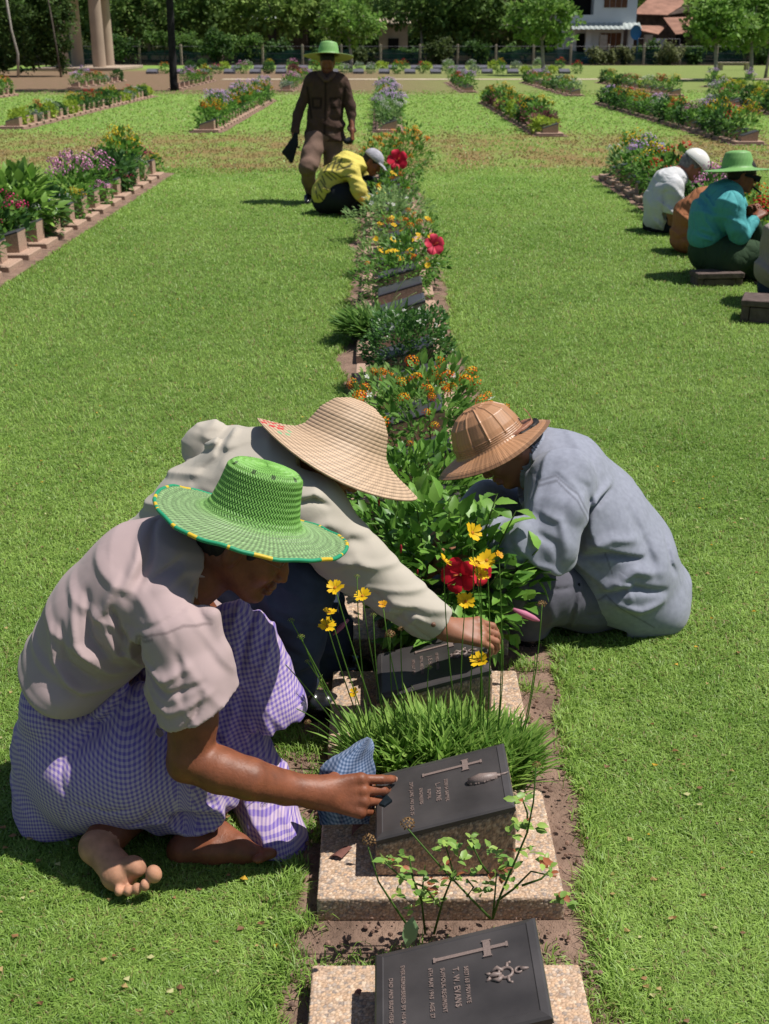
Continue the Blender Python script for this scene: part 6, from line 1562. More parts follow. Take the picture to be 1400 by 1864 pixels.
PLAN = {
 'left': ['magenta', 'magenta', 'dark', 'magenta', 'magenta', 'BIG', 'dark', 'grey', 'pink', 'pink', 'pink', 'dark', 'dark', 'yellow', 'yellow'],
 'right': ['dark', 'orange', 'lime', 'white', 'dark', 'red', 'lime', 'orange', 'pink', 'dark', 'white', 'red', 'magenta', 'yellow', 'purple', 'yellow', 'white'],
 'main_far': ['white', 'purple', 'purple', 'white', 'purple', 'white', 'purple', 'purple', 'white', 'purple', 'yellow', 'purple', 'purple', 'pink', 'purple', 'white', 'purple', 'lime', 'purple', 'white', 'yellow', 'purple'],
 'left_far': ['orange', 'yellow', 'purple', 'purple', 'orange', 'purple', 'orange', 'yellow', 'dark', 'orange', 'purple', 'orange'],
 'left_outer': ['lime', 'lime', 'grey', 'red', 'lime', 'white', 'dark', 'lime', 'lime', 'yellow', 'dark', 'red', 'dark', 'red', 'dark', 'lime', 'yellow', 'dark'],
 'right_far': ['lime', 'maroon', 'yellow', 'maroon', 'maroon', 'dark', 'maroon', 'orange', 'lime', 'red', 'orange', 'dark', 'yellow', 'maroon'],
 'right_outer': ['yellow', 'red', 'dark', 'yellow', 'dark', 'purple', 'pink', 'dark', 'red', 'orange', 'dark', 'white', 'purple', 'orange', 'dark', 'orange', 'yellow'],
}
for n, (a, b_, y0, y1) in BEDS.items():
    if n == 'main': continue
    r = np.random.default_rng(abs(hash(n)) % 1000 if False else sum(map(ord, n))); y = y0+SLAB_D+.1; k = 0; plan = PLAN.get(n); stp = PITCH_M if y0 < 40 and '3' not in n else 1.25
    while y < y1:
        if n == 'left' and k % 2 == 1 and k > 4: put_plant(['pink', 'magenta', 'white', 'yellow'][k//2 % 4], (a+b_)/2+.10, y+.02, .62, "small %s overhanging the slab edge, %s along the left middle bed" % (DESC[['pink', 'magenta', 'white', 'yellow'][k//2 % 4]], ordn(k)), 'plants in the left middle bed', r)
        kind = plan[k % len(plan)] if plan else str(r.choice(KINDS_, p=[.16, .13, .11, .07, .04, .08, .12, .10, .12, .03, .04]))
        lab = "%s, %s along the %s"
        if kind == 'BIG':
            rt_ = leafy("large glossy broad-leaved bush in the left-hand middle bed", (a+b_)/2-.12, y, .36, .56, 460, T_BROAD, .14, (.05, .11, .02), (.20, .34, .06), 61, name='broadleaf_bush', group='plants in the left-hand middle bed', hi=((.45, .50, .20), .05))
        elif r.random() > .08 or plan:
            put_plant(kind, (a+b_)/2+r.normal()*.04-(.10 if n == 'left' else 0), y, (1.05 if n == 'left' else .9 if n == 'left_outer' else 1.1), lab % (DESC[kind], ordn(k), BEDNAME[n]), 'plants in the %s' % BEDNAME[n], r)
        k += 1; y += stp
# blue flower spikes by the right-hand bed and a few others
def spike(label, px, py, Y, h, col, group):
    p = U(px, py, Y); b = np.array([p[0]+.06, Y, 0.]); root = empty('flower_spike', b, label, 'plant', group); m = MB(); m.tube(curve_pts(b, p, (.02, 0, 0), 6), .005, 5, (.10, .15, .04)); m.build('stem', M['leaf_matte'], root, True)
    r = np.random.default_rng(int(px)); 
    for k in range(4): flower(root, fl_daisy(col, 5, (.7, .6, .3), .3, r), p+r.normal(size=3)*.022-[0, 0, .02*k], (0, -.5, .8), .028)
    P = curve_pts(b, p, (.02, 0, 0), 12)[2:10]; leaves('foliage', root, T_OVAL, P, r.normal(size=(8, 3)), .07, G1, G2, r)
spike("tall stem with violet flowers above the near end of the right-hand bed", 1152, 272, 15.9, .6, (.28, .20, .68), 'flower spikes')
spike("second violet-flowered stem nearer the helmeted man", 1206, 268, 15.4, .6, (.28, .20, .68), 'flower spikes')
# ------------------------------------------------------------------ far end of the lawn: path, plates, fence, trees, buildings
M['path'] = mat('pale_path', (.46, .38, .28), .9, .1, noise=(1.2, .2))
def strip(name, x0, x1, y0, y1, z, mt): tag(mk(name, [[x0, y0, z], [x1, y0, z], [x1, y1, z], [x0, y1, z]], np.array([[0, 1, 2, 3]]), M[mt], None, False), kind='structure')
strip('path', -7.4, 24, 58.6, 60.2, .012, 'path')
M['plate'] = mat('grey_plate', (.115, .11, .125), .5, .4, noise=(3, .2)); M['concrete'] = mat('concrete_post', (.42, .34, .26), .85, .15, noise=(6, .2))
mprev = None
r = np.random.default_rng(91)
pm = MB(); pm.add([(-.3, -.3, 0), (.3, -.3, 0), (.3, .3, 0), (-.3, .3, 0), (-.3, -.3, .12), (.3, -.3, .12), (.3, .3, .26), (-.3, .3, .26)], np.array([[0, 1, 5, 4], [1, 2, 6, 5], [2, 3, 7, 6], [3, 0, 4, 7], [4, 5, 6, 7]]))
plate_me = None; cnt = 0
for row, (yy, nm) in enumerate(((69.5, 'nearer'), (80.0, 'farther'))):
    for k in range(17):
        x = -12.5+k*1.42+(.6 if row else 0)
        if plate_me is None:
            o = pm.build('grave_marker', M['plate']); plate_me = o.data
        else: o = bpy.data.objects.new('grave_marker', plate_me); COLL.objects.link(o)
        o.location = (x, yy, 0)
        tag(o, "low grey plate in the %s row before the fence, %s from the left" % (nm, ORD[k]), 'grave marker', 'grey plates in rows before the fence')
        kind = str(r.choice(KINDS_, p=[.15, .14, .12, .04, .03, .04, .14, .10, .16, .04, .04]))
        put_plant(kind, x+.7, yy+r.normal()*.2, 1.35, "%s beside the %s plate of the %s grey row" % (DESC[kind], ORD[k], nm), 'plants between the grey plates', r)
# trees
def tree(label, x, y, zc, rad, nclump, nleaf, leaf, ca, cb, seed, trunk=None, mt='bark', group='trees beyond the lawn', blossoms=0, name='tree', shell=.5, branch=5, tr=.12, low=.3):
    root = empty(name, (x, y, 0), label, 'tree', group); r = np.random.default_rng(seed)
    d = r.normal(size=(nclump, 3)); d /= np.linalg.norm(d, axis=1)[:, None]; q = shell+(1-shell)*r.random(nclump); cc = np.array([x, y, zc])+d*q[:, None]*np.array(rad)
    cc = cc[cc[:, 2] > low]; nclump = len(cc)
    cr = (.16+.14*r.random(nclump))*min(rad); ii = np.repeat(np.arange(nclump), nleaf); dd = r.normal(size=(len(ii), 3)); dd /= np.linalg.norm(dd, axis=1)[:, None]
    P = cc[ii]+dd*(cr[ii]*(.4+.6*r.random(len(ii))))[:, None]*np.array([1.2, 1.2, .85]); P[:, 2] = np.maximum(P[:, 2], .1)
    tone = (.75+.5*r.random(nclump))[ii][:, None]
    n = len(P); V, F = place(T_TINY, P, dd+r.normal(size=dd.shape)*.5+[0, 0, .1], np.tile([0, 0, 1.], (n, 1))+r.normal(size=(n, 3))*.5, leaf*(.7+.7*r.random(n)), 1.3)
    t = r.random((n, 1)); c = (np.array(ca)*(1-t)+np.array(cb)*t)*tone
    mk('crown', V, F, M['leaf_matte'], root, True, np.repeat(c, 4, 0))
    m = MB(); tp = trunk or [(x, y, 0), (x+.1, y, zc*.55)]
    tp = [np.array(p, float) for p in tp]; m.tube(tp, np.linspace(tr*1.15, tr*.75, len(tp)), 9)
    for k in range(branch):
        e = cc[r.integers(nclump)]; m.tube(curve_pts(tp[-1], e, (0, 0, .15*zc*.3), 6), np.linspace(tr*.6, tr*.12, 6), 6)
    m.build('trunk', M[mt], root, True)
    if blossoms:
        k = r.choice(n, blossoms); vs, Fs, Cs, n0 = [], [], [], 0
        for p in P[k]:
            V, F, C = put(fl_cluster([(.72, .70, .60), (.66, .66, .5)], 7), p+(p-np.array([x, y, zc]))*.06, (0, 0, 1), leaf*.5); vs.append(V); Fs.append(F+n0); Cs.append(C); n0 += len(V)
        mk('blossoms', np.concatenate(vs), np.concatenate(Fs), M['petal'], root, True, np.concatenate(Cs))
    return root
XA = lambda px, Y: float(_ray(px, 150)[0]/_ray(px, 150)[1]*Y)
PL1, PL2 = (.09, .20, .03), (.26, .42, .09)
def plum(label, px, Y, zc, rad, seed, n=60, forks=2, pale=True):
    x = XA(px, Y); return tree(label, x, Y, zc, rad, n, 34, .26, PL1, PL2, seed, trunk=[(x, Y, 0), (x+.08, Y, .5), (x-.05, Y, zc-rad[2]*.75)], mt='bark_pale', blossoms=34, name='plumeria_tree', shell=.45, branch=9, tr=.10, group='plumeria trees before the fence')
plum("plumeria tree with white flowers right behind the standing man's hat", 638, 74, 2.9, (2.0, 1.8, 1.35), 1)
plum("plumeria tree with white flowers in front of the white house", 985, 66, 2.75, (1.95, 1.8, 1.35), 2)
plum("plumeria tree with a slim dark trunk left of the forked pale trunks", 1298, 57, 2.5, (1.35, 1.3, 1.25), 3, 50)
plum("plumeria tree with several forked pale trunks at the right edge", 1362, 59, 2.6, (1.7, 1.5, 1.3), 4, 60)
x = XA(1392, 61); tree("small pale-stemmed plumeria cut by the right edge", x, 61, 2.5, (1.1, 1.1, 1.1), 30, 30, .26, PL1, PL2, 5, mt='bark_pale', name='plumeria_tree', group='plumeria trees before the fence', tr=.07)
# dark trunk on the left lawn
x = XA(317, 46); tree("tree with a straight black trunk standing on the left lawn", x, 46, 7.6, (4.2, 1.6, 1.7), 60, 26, .32, GD1, GD2, 6, trunk=[(x, 46, 0), (x-.02, 46, .25), (x+.02, 46, 3), (x-.03, 46, 6.4)], mt='bark_dark', tr=.145, low=5.6)
# creeper-covered trees at the left edge
x = XA(20, 63); tree("tall creeper-clad tree wall at the left edge with pale stems", x, 64.5, 3.2, (3.0, 1.6, 3.6), 330, 60, .17, (.04, .085, .022), (.12, .20, .05), 7, trunk=[(XA(30, 62), 62.4, 0), (XA(36, 62), 62.2, 1.1), (XA(28, 62), 62.3, 2.2), (XA(23, 62), 62.4, 4.2)], mt='bark_pale', tr=.06, shell=.7, group=None, name='creeper_tree')
x = XA(92, 63); tree("slimmer creeper-clad tree beside the first column", x, 64.5, 3.4, (.95, 1.2, 3.6), 130, 55, .16, (.035, .08, .02), (.11, .18, .04), 8, trunk=[(XA(103, 62), 63, 0), (XA(99, 62), 63, 1.6), (XA(90, 62), 63.2, 4)], mt='bark', tr=.045, shell=.7, group=None, name='creeper_tree')
# pavilion columns
M['render'] = mat('column_render', (.40, .31, .235), .85, .15, noise=(.8, .12), bump=(8, .2, .02)); M['render2'] = mat('roof_slab', (.40, .36, .31), .85, .1)
c0 = (XA(163, 79), 79, 0); root = empty('pavilion', c0, "open pavilion with four round cream columns on a low plinth at upper left", 'pavilion')
for px, yy in ((117, 77.5), (145, 82.5), (184, 77.5), (200, 82.5)):
    m = MB(); x = XA(px, yy); m.tube([(x, yy, .2), (x, yy, 2.0), (x, yy, 5.0)], [.40, .385, .36], 28, cap=False); m.build('column', M['render'], root, True)
m = MB(); m.box((XA(158, 80)+.3, 80, .1), (5.2, 8.2, .2), bev=.03); m.build('plinth', M['render'], root)
m = MB(); m.box((XA(158, 80), 80, 5.25), (4.6, 7.0, .5), bev=.05); m.build('roof', M['render2'], root)
# fence
M['net'] = mat('green_netting', (.022, .060, .052), .8, .1, noise=(1.5, .5)); mn = M['net']; N = mn.node_tree.nodes; L = mn.node_tree.links
tr_ = N.new('ShaderNodeBsdfTransparent'); ms = N.new('ShaderNodeMixShader'); ms.inputs[0].default_value = .12; L.new(N['Principled BSDF'].outputs[0], ms.inputs[1]); L.new(tr_.outputs[0], ms.inputs[2]); L.new(ms.outputs[0], N['Material Output'].inputs[0])
root = empty('fence', (0, 95, 0), "wire and green netting fence on pale concrete posts across the far end", 'fence')
for px in (258, 333, 406, 480, 552, 622, 693, 764, 832, 901, 969, 1036, 1104, 1168, 1234, 1300, 1374, 1440, 190, 120, 50, -20):
    m = MB(); x = XA(px, 95); m.box((x, 95, .72), (.16, .16, 1.44), bev=.02); m.build('post', M['concrete'], root)
xs = np.linspace(XA(-60, 95), XA(1480, 95), 80); zt = 1.0+.12*np.sin(xs*1.9)+.08*np.sin(xs*5.3)
V = np.concatenate([np.stack([xs, 95.12+.05*np.sin(xs*3), 0*xs+.02], 1), np.stack([xs, 95.12+.04*np.sin(xs*2), zt], 1)]); i = np.arange(79)[:, None]
mk('netting', V, np.concatenate([i, i+1, i+81, i+80], 1), M['net'], root)
m = MB()
for z in (.4, .8, 1.3): m.tube([(xs[0], 94.9, z), (xs[-1], 94.9, z)], .012, 4)
m.build('wire', M['plate'], root)
# shrubs and vines along the fence
def shrub(label, px, Y, zc, rad, n, leaf, ca, cb, seed, nl=40):
    x = XA(px, Y); rt = empty('shrub', (x, Y, 0), label, 'shrub', 'shrubs and vines along the fence'); r = np.random.default_rng(seed)
    d = r.normal(size=(n, 3)); d /= np.linalg.norm(d, axis=1)[:, None]; cc = np.array([x, Y, zc])+d*(.4+.6*r.random((n, 1)))*np.array(rad); ii = np.repeat(np.arange(n), nl)
    P = cc[ii]+r.normal(size=(len(ii), 3))*.22*min(rad); P[:, 2] = np.maximum(P[:, 2], .08); m_ = len(P); V, F = place(T_TINY, P, r.normal(size=(m_, 3)), np.tile([0, 0, 1.], (m_, 1))+r.normal(size=(m_, 3))*.5, leaf*(.7+.6*r.random(m_)), 1.3)
    t = r.random((m_, 1)); c = (np.array(ca)*(1-t)+np.array(cb)*t)*(.75+.5*r.random(n))[ii][:, None]; mk('foliage', V, F, M['leaf_matte'], rt, True, np.repeat(c, 4, 0))
    m = MB(); 
    for k in range(5): m.tube([(x+r.normal()*.1, Y, 0), tuple(cc[r.integers(n)])], [.03, .01], 5)
    m.build('stem', M['bark'], rt)
for i, (px, zc, rx, rz, t) in enumerate(((225, 1.2, 1.3, .9, 0), (300, 1.9, 1.6, .5, 1), (345, 1.4, 1.3, 1.0, 1), (400, 1.3, 1.5, 1.1, 0), (455, 1.2, 1.6, 1.1, 1), (505, .9, 1.3, .9, 0), (590, .6, .9, .6, 0), (660, .6, 1., .6, 2), (740, .7, 1.2, .6, 0), (800, 1.0, 1.2, .8, 2), (870, .9, 1.1, .8, 0), (930, .8, 1., .7, 1),
                                         (1090, .6, 1.3, .5, 3), (1130, .7, 1.1, .55, 3), (1180, .8, .9, .7, 0), (1215, .8, 1.0, .8, 3), (1255, .7, .9, .6, 0), (1330, .8, 1.5, .9, 1), (1385, .9, 1.2, .9, 0), (60, 1.4, 2, 1.2, 0), (140, 1.2, 1.6, 1.1, 2))):
    pal = [((.03, .08, .02), (.10, .18, .04)), ((.06, .13, .03), (.17, .28, .06)), ((.04, .07, .02), (.12, .15, .05)), ((.10, .12, .05), (.22, .24, .10))][t]
    shrub("%s shrub along the fence, %s from the left" % (['dark green', 'bright green vine-like', 'olive', 'dry pale'][t], ORD[sorted((225, 300, 345, 400, 455, 505, 590, 660, 740, 800, 870, 930, 1090, 1130, 1180, 1215, 1255, 1330, 1385, 60, 140)).index(px)]), px, 94.2+(i % 3)*1.1, zc, (rx, .8, rz), 26, .24, pal[0], pal[1], 200+i)
# trees behind the fence
BT = [(60, 108, 4.2, 5, 0), (150, 112, 4.5, 5, 1), (215, 106, 4.6, 4.4, 0), (275, 118, 4.3, 5, 2), (330, 108, 4.8, 4.4, 0), (395, 114, 4.5, 4.6, 1), (450, 124, 5, 5, 0), (500, 110, 4.9, 4, 1), (560, 126, 5, 5, 0), (600, 116, 4.6, 4.4, 1), (660, 124, 5, 5, 0), (715, 128, 5, 5, 2),
      (770, 106, 4.8, 4.2, 0), (820, 112, 4.6, 4.2, 1), (860, 104, 4.6, 3.6, 0), (915, 112, 4.6, 4.2, 2), (955, 106, 4.6, 3.4, 0), (1180, 142, 5.4, 5.5, 1), (1260, 140, 5.4, 5.5, 1), (1300, 116, 3.9, 3.6, 1), (1345, 110, 4.2, 4.2, 0), (1400, 116, 4.4, 5, 1), (1460, 112, 4.4, 5, 0), (1330, 130, 6, 6, 0), (-20, 110, 4.5, 5, 0), (1100, 150, 6, 6, 0)]
order = sorted(range(len(BT)), key=lambda i: BT[i][0])
for i, (px, Y, zc, rad, t) in enumerate(BT):
    x = XA(px, Y); pal = [((.07, .14, .035), (.19, .30, .07)), ((.13, .23, .05), (.32, .45, .11)), ((.18, .20, .09), (.34, .36, .15))][t]
    tree("%s tree behind the fence, %s from the left" % (['dark dense', 'mid-green', 'olive'][t], ORD[order.index(i)]), x, Y, zc, (rad, rad*.7, 3.3), 75, 46, .42, pal[0], pal[1], 300+i, trunk=[(x, Y, 0), (x+.1*math.sin(i*3), Y, 1.2), (x+.25*math.sin(i*2), Y, 3.0)], tr=.16 if i % 2 else .11, mt='bark' if i % 3 else 'bark_pale', low=1.3 if t == 0 else .7, group='trees behind the fence')
# distant wood closing the view
r = np.random.default_rng(5); n = 42000; x = r.uniform(-75, 85, n); y = 158+r.random(n)*22; top = 9+3*np.sin(x*.11)+2*np.sin(x*.31+1); z = r.random(n)**.8*top
V, F = place(T_TINY, np.stack([x, y, z], 1), r.normal(size=(n, 3)), np.tile([0, 0, 1.], (n, 1)), .9*(.6+.8*r.random(n)), 1.4)
t = r.random((n, 1)); c = (np.array([.04, .09, .025])*(1-t)+np.array([.14, .23, .06])*t)*(.6+.8*vnoise(x, z, .3, 4))[:, None]
tag(mk('woodland', V, F, M['leaf_matte'], None, True, np.repeat(c, 4, 0)), "dark distant woodland closing the view behind the buildings", 'woodland', kind='stuff')
xs = np.linspace(-260, 260, 60); H = 11+2.5*np.sin(xs*.05)
V = np.concatenate([np.stack([xs, 0*xs+176, 0*xs], 1), np.stack([xs, 0*xs+190, H], 1), np.stack([xs, 0*xs+260, H*.9], 1), np.stack([xs, 0*xs+300, 0*xs], 1)]); i = np.arange(59)[:, None]
q = np.concatenate([np.concatenate([i+60*k, i+1+60*k, i+61+60*k, i+60+60*k], 1) for k in range(3)])
M['bank'] = mat('dark_backing', (.022, .045, .014), .95, .05, noise=(.5, .6), bump=(.6, 1, 1.2)); tag(mk('dark_backing_hill', V, q, M['bank']), kind='structure')  # added hill, a dark backing that supplies darkness behind the trees
# white two-storey house
M['wwall'] = mat('white_wall', (.80, .82, .84), .8, .15, noise=(.7, .05)); M['wood'] = mat('brown_shutter', (.19, .085, .045), .7, .2, noise=(3, .2)); M['dark'] = mat('painted_dark_interior', (.02, .02, .02), .9, .05)  # last material: near-black paint for the shade in recess and doorways
M['awning'] = mat('awning_sheet', (.42, .46, .44), .6, .2); M['rustroof'] = mat('rusty_sheet', (.29, .155, .11), .8, .15, noise=(1.2, .3)); M['oldwood'] = mat('old_boards', (.085, .062, .05), .9, .1, noise=(2, .4)); M['blue'] = mat('blue_plastic', (.05, .22, .42), .5, .3)
YH = 115; X0, X1 = XA(1012, YH), XA(1150, YH); root = empty('white_house', ((X0+X1)/2, YH+4, 0), "white two-storey house with corrugated awning and brown shutters beyond the fence", 'house')
H = lambda px, py: U(px, py, YH)
def pan(name, a, b, t, mt, par, off=0.0):
    """upright slab given by two opposite picture corners on the house front"""
    P, Q = H(*a), H(*b); m = MB(); m.box(((P[0]+Q[0])/2, YH-off, (P[2]+Q[2])/2), (abs(P[0]-Q[0]), t, abs(P[2]-Q[2])), bev=0); return m.build(name, M[mt], par)
def wallbox(name, x0, x1, z0, z1, y0, y1, mt, par): m = MB(); m.box(((x0+x1)/2, (y0+y1)/2, (z0+z1)/2), (x1-x0, y1-y0, z1-z0)); return m.build(name, M[mt], par)
za = H(1080, 44)[2]
xr0, xr1 = XA(1027, YH), XA(1073, YH); w0, w1 = XA(1090, YH), XA(1132, YH)
wallbox('wall', X0, xr0, za, 6.6, YH, YH+8, 'wwall', root); wallbox('wall', xr1, X1, za, 6.6, YH, YH+8, 'wwall', root); wallbox('wall', xr0, xr1, za, H(0, 27)[2], YH, YH+8, 'wwall', root); wallbox('wall', xr0, xr1, H(0, 27)[2], 6.6, YH+1.6, YH+8, 'dark', root); wallbox('wall', xr0, xr1, 6.0, 6.6, YH, YH+1.58, 'wwall', root)
wallbox('wall', XA(1040, YH), X1-.9, 0, za-.01, YH+.8, YH+8, 'wwall', root)
for px in (1018, 1067, 1143): wallbox('pillar', XA(px, YH)-.25, XA(px, YH)+.25, 0, za-.02, YH+.05, YH+.5, 'wwall', root)
for a, b, zz in ((1090, 1132, (4.45, 5.6)), (1090, 1128, (.95, 2.35))):
    yy = YH if zz[0] > 3 else YH+.8
    wdw = wallbox('window', XA(a, YH)-.08, XA(b, YH)+.08, zz[0]-.08, zz[1]+.08, yy-.06, yy-.004, 'wwall', root)
    for k in range(4):
        xa = XA(a, YH)+(XA(b, YH)-XA(a, YH))*k/4; wallbox('shutter', xa+.02, xa+(XA(b, YH)-XA(a, YH))/4-.02, zz[0], zz[1], yy-.10, yy-.062, 'wood', wdw)
wallbox('door', XA(1048, YH), XA(1062, YH), 0, 2.3, YH+.72, YH+.796, 'dark', root)
ax = np.linspace(XA(1033, YH), XA(1156, YH), 120); cz = .03*np.sin(ax*14)
V = np.concatenate([np.stack([ax, 0*ax+YH-1.3, za-.42+cz], 1), np.stack([ax, 0*ax+YH-.01, za+.12+cz], 1)]); i = np.arange(119)[:, None]; V = np.concatenate([V, V-[0, 0, .04]])
mk('awning', V, np.concatenate([np.concatenate([i, i+1, i+121, i+120], 1), np.concatenate([i+240, i+360, i+361, i+241], 1), np.concatenate([i, i+240, i+241, i+1], 1)]), M['awning'], root)
wallbox('roof', X0-.5, X1+.5, 6.61, 6.9, YH-.6, YH+8.5, 'rustroof', root)
# rusty-roofed wooden house
Y2 = 124; root = empty('wooden_house', (XA(1230, Y2), Y2+4, 0), "low wooden house with rusty sheet roofs right of the white house", 'house'); K = lambda px, py: U(px, py, Y2)
wallbox('wall', XA(1152, Y2), XA(1285, Y2), 0, K(0, 22)[2], Y2+1, Y2+7, 'oldwood', root)
def slope(name, pts, mt, par, th=.08):
    V = np.array(pts, float); V = np.concatenate([V, V-[0, 0, th]]); mk(name, V, np.array([[0, 1, 2, 3], [7, 6, 5, 4], [0, 4, 5, 1], [1, 5, 6, 2], [2, 6, 7, 3], [3, 7, 4, 0]]), M[mt], par, False)
a, b = K(1150, 25), K(1215, 27); slope('roof', [a, b, [XA(1262, Y2), Y2+4, K(1262, 4)[2]+.3], [XA(1185, Y2), Y2+4, K(1185, 3)[2]+.4]], 'rustroof', root)
slope('roof', [b+[.05, 0, 0], [XA(1290, Y2), Y2+1.2, K(0, 13)[2]], [XA(1300, Y2), Y2+6, K(0, 8)[2]], [XA(1262, Y2)+.05, Y2+4, K(1262, 4)[2]+.3]], 'oldwood', root)
c_, d_ = U(1230, 62, 119.), U(1290, 58, 119.); slope('porch_roof', [c_, d_, [XA(1290, 123), 123, K(0, 30)[2]], [XA(1198, 123), 123, K(0, 32)[2]]], 'rustroof', root); slope('porch_roof', [U(1150, 52, 119.), U(1198, 62, 119.), [XA(1205, 123), 123, K(0, 47)[2]], [XA(1150, 123), 123, K(0, 46)[2]]], 'rustroof', root)
wallbox('doorway', XA(1228, Y2), XA(1246, Y2), 0, 2.4, Y2+.9, Y2+.99, 'dark', root)
# sheds glimpsed between the trees
for k, (px0, px1, py, Y3, col, lab) in enumerate(((445, 560, 34, 121, 'awning', "grey-roofed shed glimpsed between the trees left of centre"), (690, 742, 42, 119, 'path', "small yellowish hut glimpsed among the dark trees"), (1020, 1034, 0, 130, 'wwall', "pale building behind the white house"))):
    root = empty('shed', (XA((px0+px1)/2, Y3), Y3+2, 0), lab, 'shed'); zr = max(2.0, U(0, py, Y3)[2])
    wallbox('wall', XA(px0, Y3), XA(px1, Y3), 0, zr, Y3+.6, Y3+5, 'oldwood' if k == 0 else 'path', root); slope('roof', [[XA(px0, Y3)-.3, Y3, zr], [XA(px1, Y3)+.3, Y3, zr], [XA(px1, Y3)+.3, Y3+5, zr+1], [XA(px0, Y3)-.3, Y3+5, zr+1]], col, root)
    wallbox('doorway', XA((px0+px1)/2, Y3)-.5, XA((px0+px1)/2, Y3)+.5, 0, 1.9, Y3+.5, Y3+.59, 'dark', root)
# gate piers, dish, sheet, tub, bench
root = empty('gate', (XA(1130, 104), 104, 0), "two plastered gate piers with low wall before the white house", 'gate')
for px in (1093, 1174): wallbox('pier', XA(px, 104)-.3, XA(px, 104)+.3, 0, 2.15, 103.7, 104.3, 'concrete', root)
wallbox('wall', XA(1174, 104)+.31, XA(1215, 104), 0, 1.3, 103.9, 104.1, 'concrete', root)
m = MB(); P = U(1161, 59, 113.)
rg = [(0, 0), (.25, .03), (.45, .10), (.62, .20)]; V = []; F = []
for rr_, zz in rg:
    for q in range(20): a = q*PI/10; V.append(np.array([rr_*math.cos(a)*.8-zz, -zz*.9, rr_*math.sin(a)])+P)
for j in range(3):
    for q in range(20): F.append([j*20+q, j*20+(q+1) % 20, j*20+20+(q+1) % 20, j*20+20+q])
m.add(V, np.array(F)); m.tube([P, P+[.1, .3, -1.2], [P[0]+.1, 113.3, 0]], .04, 6); tag(m.build('satellite_dish', M['blue']), "blue satellite dish between the two houses", 'satellite dish')
rt_ = empty('clothes_line', (XA(1200, 108), 108, 0), "pale cloth hanging to dry below the wooden house", 'laundry'); a, b = U(1188, 70, 108.), U(1212, 71, 108.); xs = np.linspace(a[0], b[0], 14); zz = np.linspace(0, -1., 6); Xg, Zg = np.meshgrid(xs, zz)
V = np.stack([Xg, 108+.06*np.sin(Xg*9), a[2]+Zg], -1).reshape(-1, 3); i = (np.arange(5)[:, None]*14+np.arange(13)[None]).reshape(-1, 1); mk('cloth', V, np.concatenate([i, i+1, i+15, i+14], 1), M['capgrey'] if 'capgrey' in M else M['wwall'], rt_)
m = MB(); m.tube([a-[1.2, 0, 0], b+[1.2, 0, 0]], .015, 4)
for q in (a-[1.2, 0, 0], b+[1.2, 0, 0]): m.tube([q, [q[0], q[1], 0]], .04, 5)
m.build('line', M['plate'], rt_)
m = MB(); P = G(1073, 113); P = U(1073, 112, 100.); P[2] = 0; m.tube([P, P+[0, 0, .05], P+[0, 0, .5], P+[0, 0, .5], P+[0, 0, .08]], [.55, .6, .72, .66, .55], 20); tag(m.build('tub', M['blue'], None, True), "blue plastic tub on the ground before the white house", 'tub')
P = U(1335, 124, 78.); P[2] = 0; rt_ = empty('bench', P, "low pale bench near the right-hand plumeria trees", 'bench')
m = MB(); m.box(P+[0, 0, .42], (2.2, .5, .1), bev=.01); m.build('seat', M['concrete'], rt_)
for s in (-.8, .8): m = MB(); m.box(P+[s, 0, .185], (.2, .4, .37), bev=.01); m.build('leg', M['concrete'], rt_)
# ------------------------------------------------------------------ small things near the camera
def cloth_rag():
    # thin checked rag standing in folds against the plaque's low end, drawn up to one pointed corner
    Lf = [(582, 1502), (574, 1468), (572, 1430), (582, 1400), (604, 1378), (640, 1358), (668, 1342)]
    Rt = [(672, 1500), (680, 1478), (682, 1450), (681, 1420), (682, 1392), (681, 1366), (676, 1345)]
    nt, ns = 61, 49; V = []; UVs = []
    for i in range(nt):
        t = i/(nt-1); k = t*(len(Lf)-1)
        a = [np.interp(k, np.arange(len(Lf)), [p[q] for p in Lf]) for q in (0, 1)]; b = [np.interp(k, np.arange(len(Rt)), [p[q] for p in Rt]) for q in (0, 1)]
        for j in range(ns):
            s = j/(ns-1); px = a[0]*(1-s)+b[0]*s; py = a[1]*(1-s)+b[1]*s
            amp = .020*(1-t*.8); yy = 2.175+.08*t-.03*math.sin(PI*s)
            yy += amp*(.7*abs(math.sin(s*7.5+t*2.2))-.35)+amp*.6*math.sin(s*4+t*7)+amp*.3*math.sin(s*17-t*5)
            V.append(U(px+2.5*math.sin(t*19+s*3)*(abs(s-.5) > .45), py, yy)); UVs.append((s*.105+.03*t+.006*math.sin(t*9), t*.17+.02*math.sin(s*4)))
    V = np.array(V); i = (np.arange(nt-1)[:, None]*ns+np.arange(ns-1)[None]).reshape(-1, 1); q = np.concatenate([i, i+1, i+ns+1, i+ns], 1); n = len(V)
    ed = [(j, j+1) for j in range(ns-1)]+[(ns-1+k*ns, ns-1+(k+1)*ns) for k in range(nt-1)]+[(n-1-j, n-2-j) for j in range(ns-1)]+[((nt-1-k)*ns, (nt-2-k)*ns) for k in range(nt-1)]
    rim = np.array([[a, a+n, b+n, b] for a, b in ed])
    tag(mk('rag', np.concatenate([V, V+[0, .0015, 0]]), np.concatenate([q, q[:, ::-1]+n, rim]), M['rag'], None, True, None, np.array(UVs+UVs)), "blue checked rag crumpled against the low end of the second plaque", 'cloth')
cloth_rag()
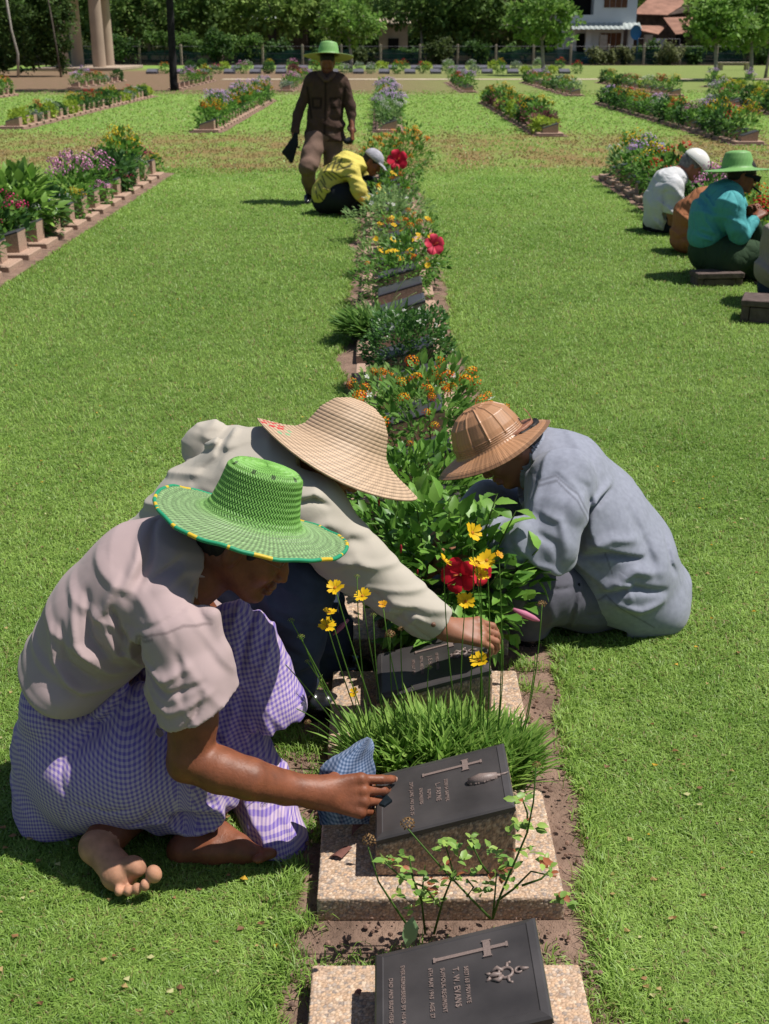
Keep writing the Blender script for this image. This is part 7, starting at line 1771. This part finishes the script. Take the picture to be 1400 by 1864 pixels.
M['paper'] = mat('sandpaper_brown', (.16, .07, .055), .8, .2, noise=(60, .2)); M['paperd'] = mat('sandpaper_dark', (.02, .028, .036), .9, .15, noise=(200, .3))
def sheet(name, pts, mt, label, cat, th=.0012, bend=.006):
    P = np.array(pts, float); n = 7; s, t = np.meshgrid(np.linspace(0, 1, n), np.linspace(0, 1, n)); V = (1-s)[..., None]*(1-t)[..., None]*P[0]+s[..., None]*(1-t)[..., None]*P[1]+s[..., None]*t[..., None]*P[2]+(1-s)[..., None]*t[..., None]*P[3]
    V = V.reshape(-1, 3); V[:, 2] += bend*np.sin(s.ravel()*PI); i = (np.arange(n-1)[:, None]*n+np.arange(n-1)[None]).reshape(-1, 1); q = np.concatenate([i, i+1, i+n+1, i+n], 1); V2 = V-[0, 0, th]
    e = [k for k in range(n-1)]; ed = [(k, k+1) for k in e]+[(n-1+k*n, n-1+(k+1)*n) for k in e]+[(n*n-1-k, n*n-2-k) for k in e]+[(n*(n-1)-k*n, n*(n-2)-k*n) for k in e]
    rim = np.array([[a, a+n*n, b+n*n, b] for a, b in ed]); tag(mk(name, np.concatenate([V, V2]), np.concatenate([q, q[:, ::-1]+n*n, rim]), M[mt], None, False), label, cat)
zs = SLAB_H+.004
sheet('sandpaper', [G(599, 1560, zs), G(622, 1562, zs+.004), G(641, 1542, zs+.006), G(620, 1545, zs+.002)], 'paper', "folded scrap of brown sandpaper lying on the second slab", 'sandpaper')
sheet('sandpaper', [G(640, 1522, zs), G(664, 1500, zs+.012), G(664, 1490, zs+.02), G(642, 1500, zs+.008)], 'paper', "brown sandpaper scrap leaning on the foot of the second pedestal", 'sandpaper')
sheet('sandpaper', [U(690, 1462, 2.075), U(700, 1466, 2.07), U(714, 1456, 2.075), U(704, 1446, 2.08)], 'paperd', "dark sanding pad pinched in the fingers of the man in the green hat", 'sanding pad', .006, 0)
m = MB(); P = G(643, 1812, zs); 
sheet('fallen_leaf', [P, P+[.012, -.002, .003], P+[.016, .009, .004], P+[.003, .010, .001]], 'paper', "curled brown leaf lying on the nearest slab", 'leaf', .0006, .005)
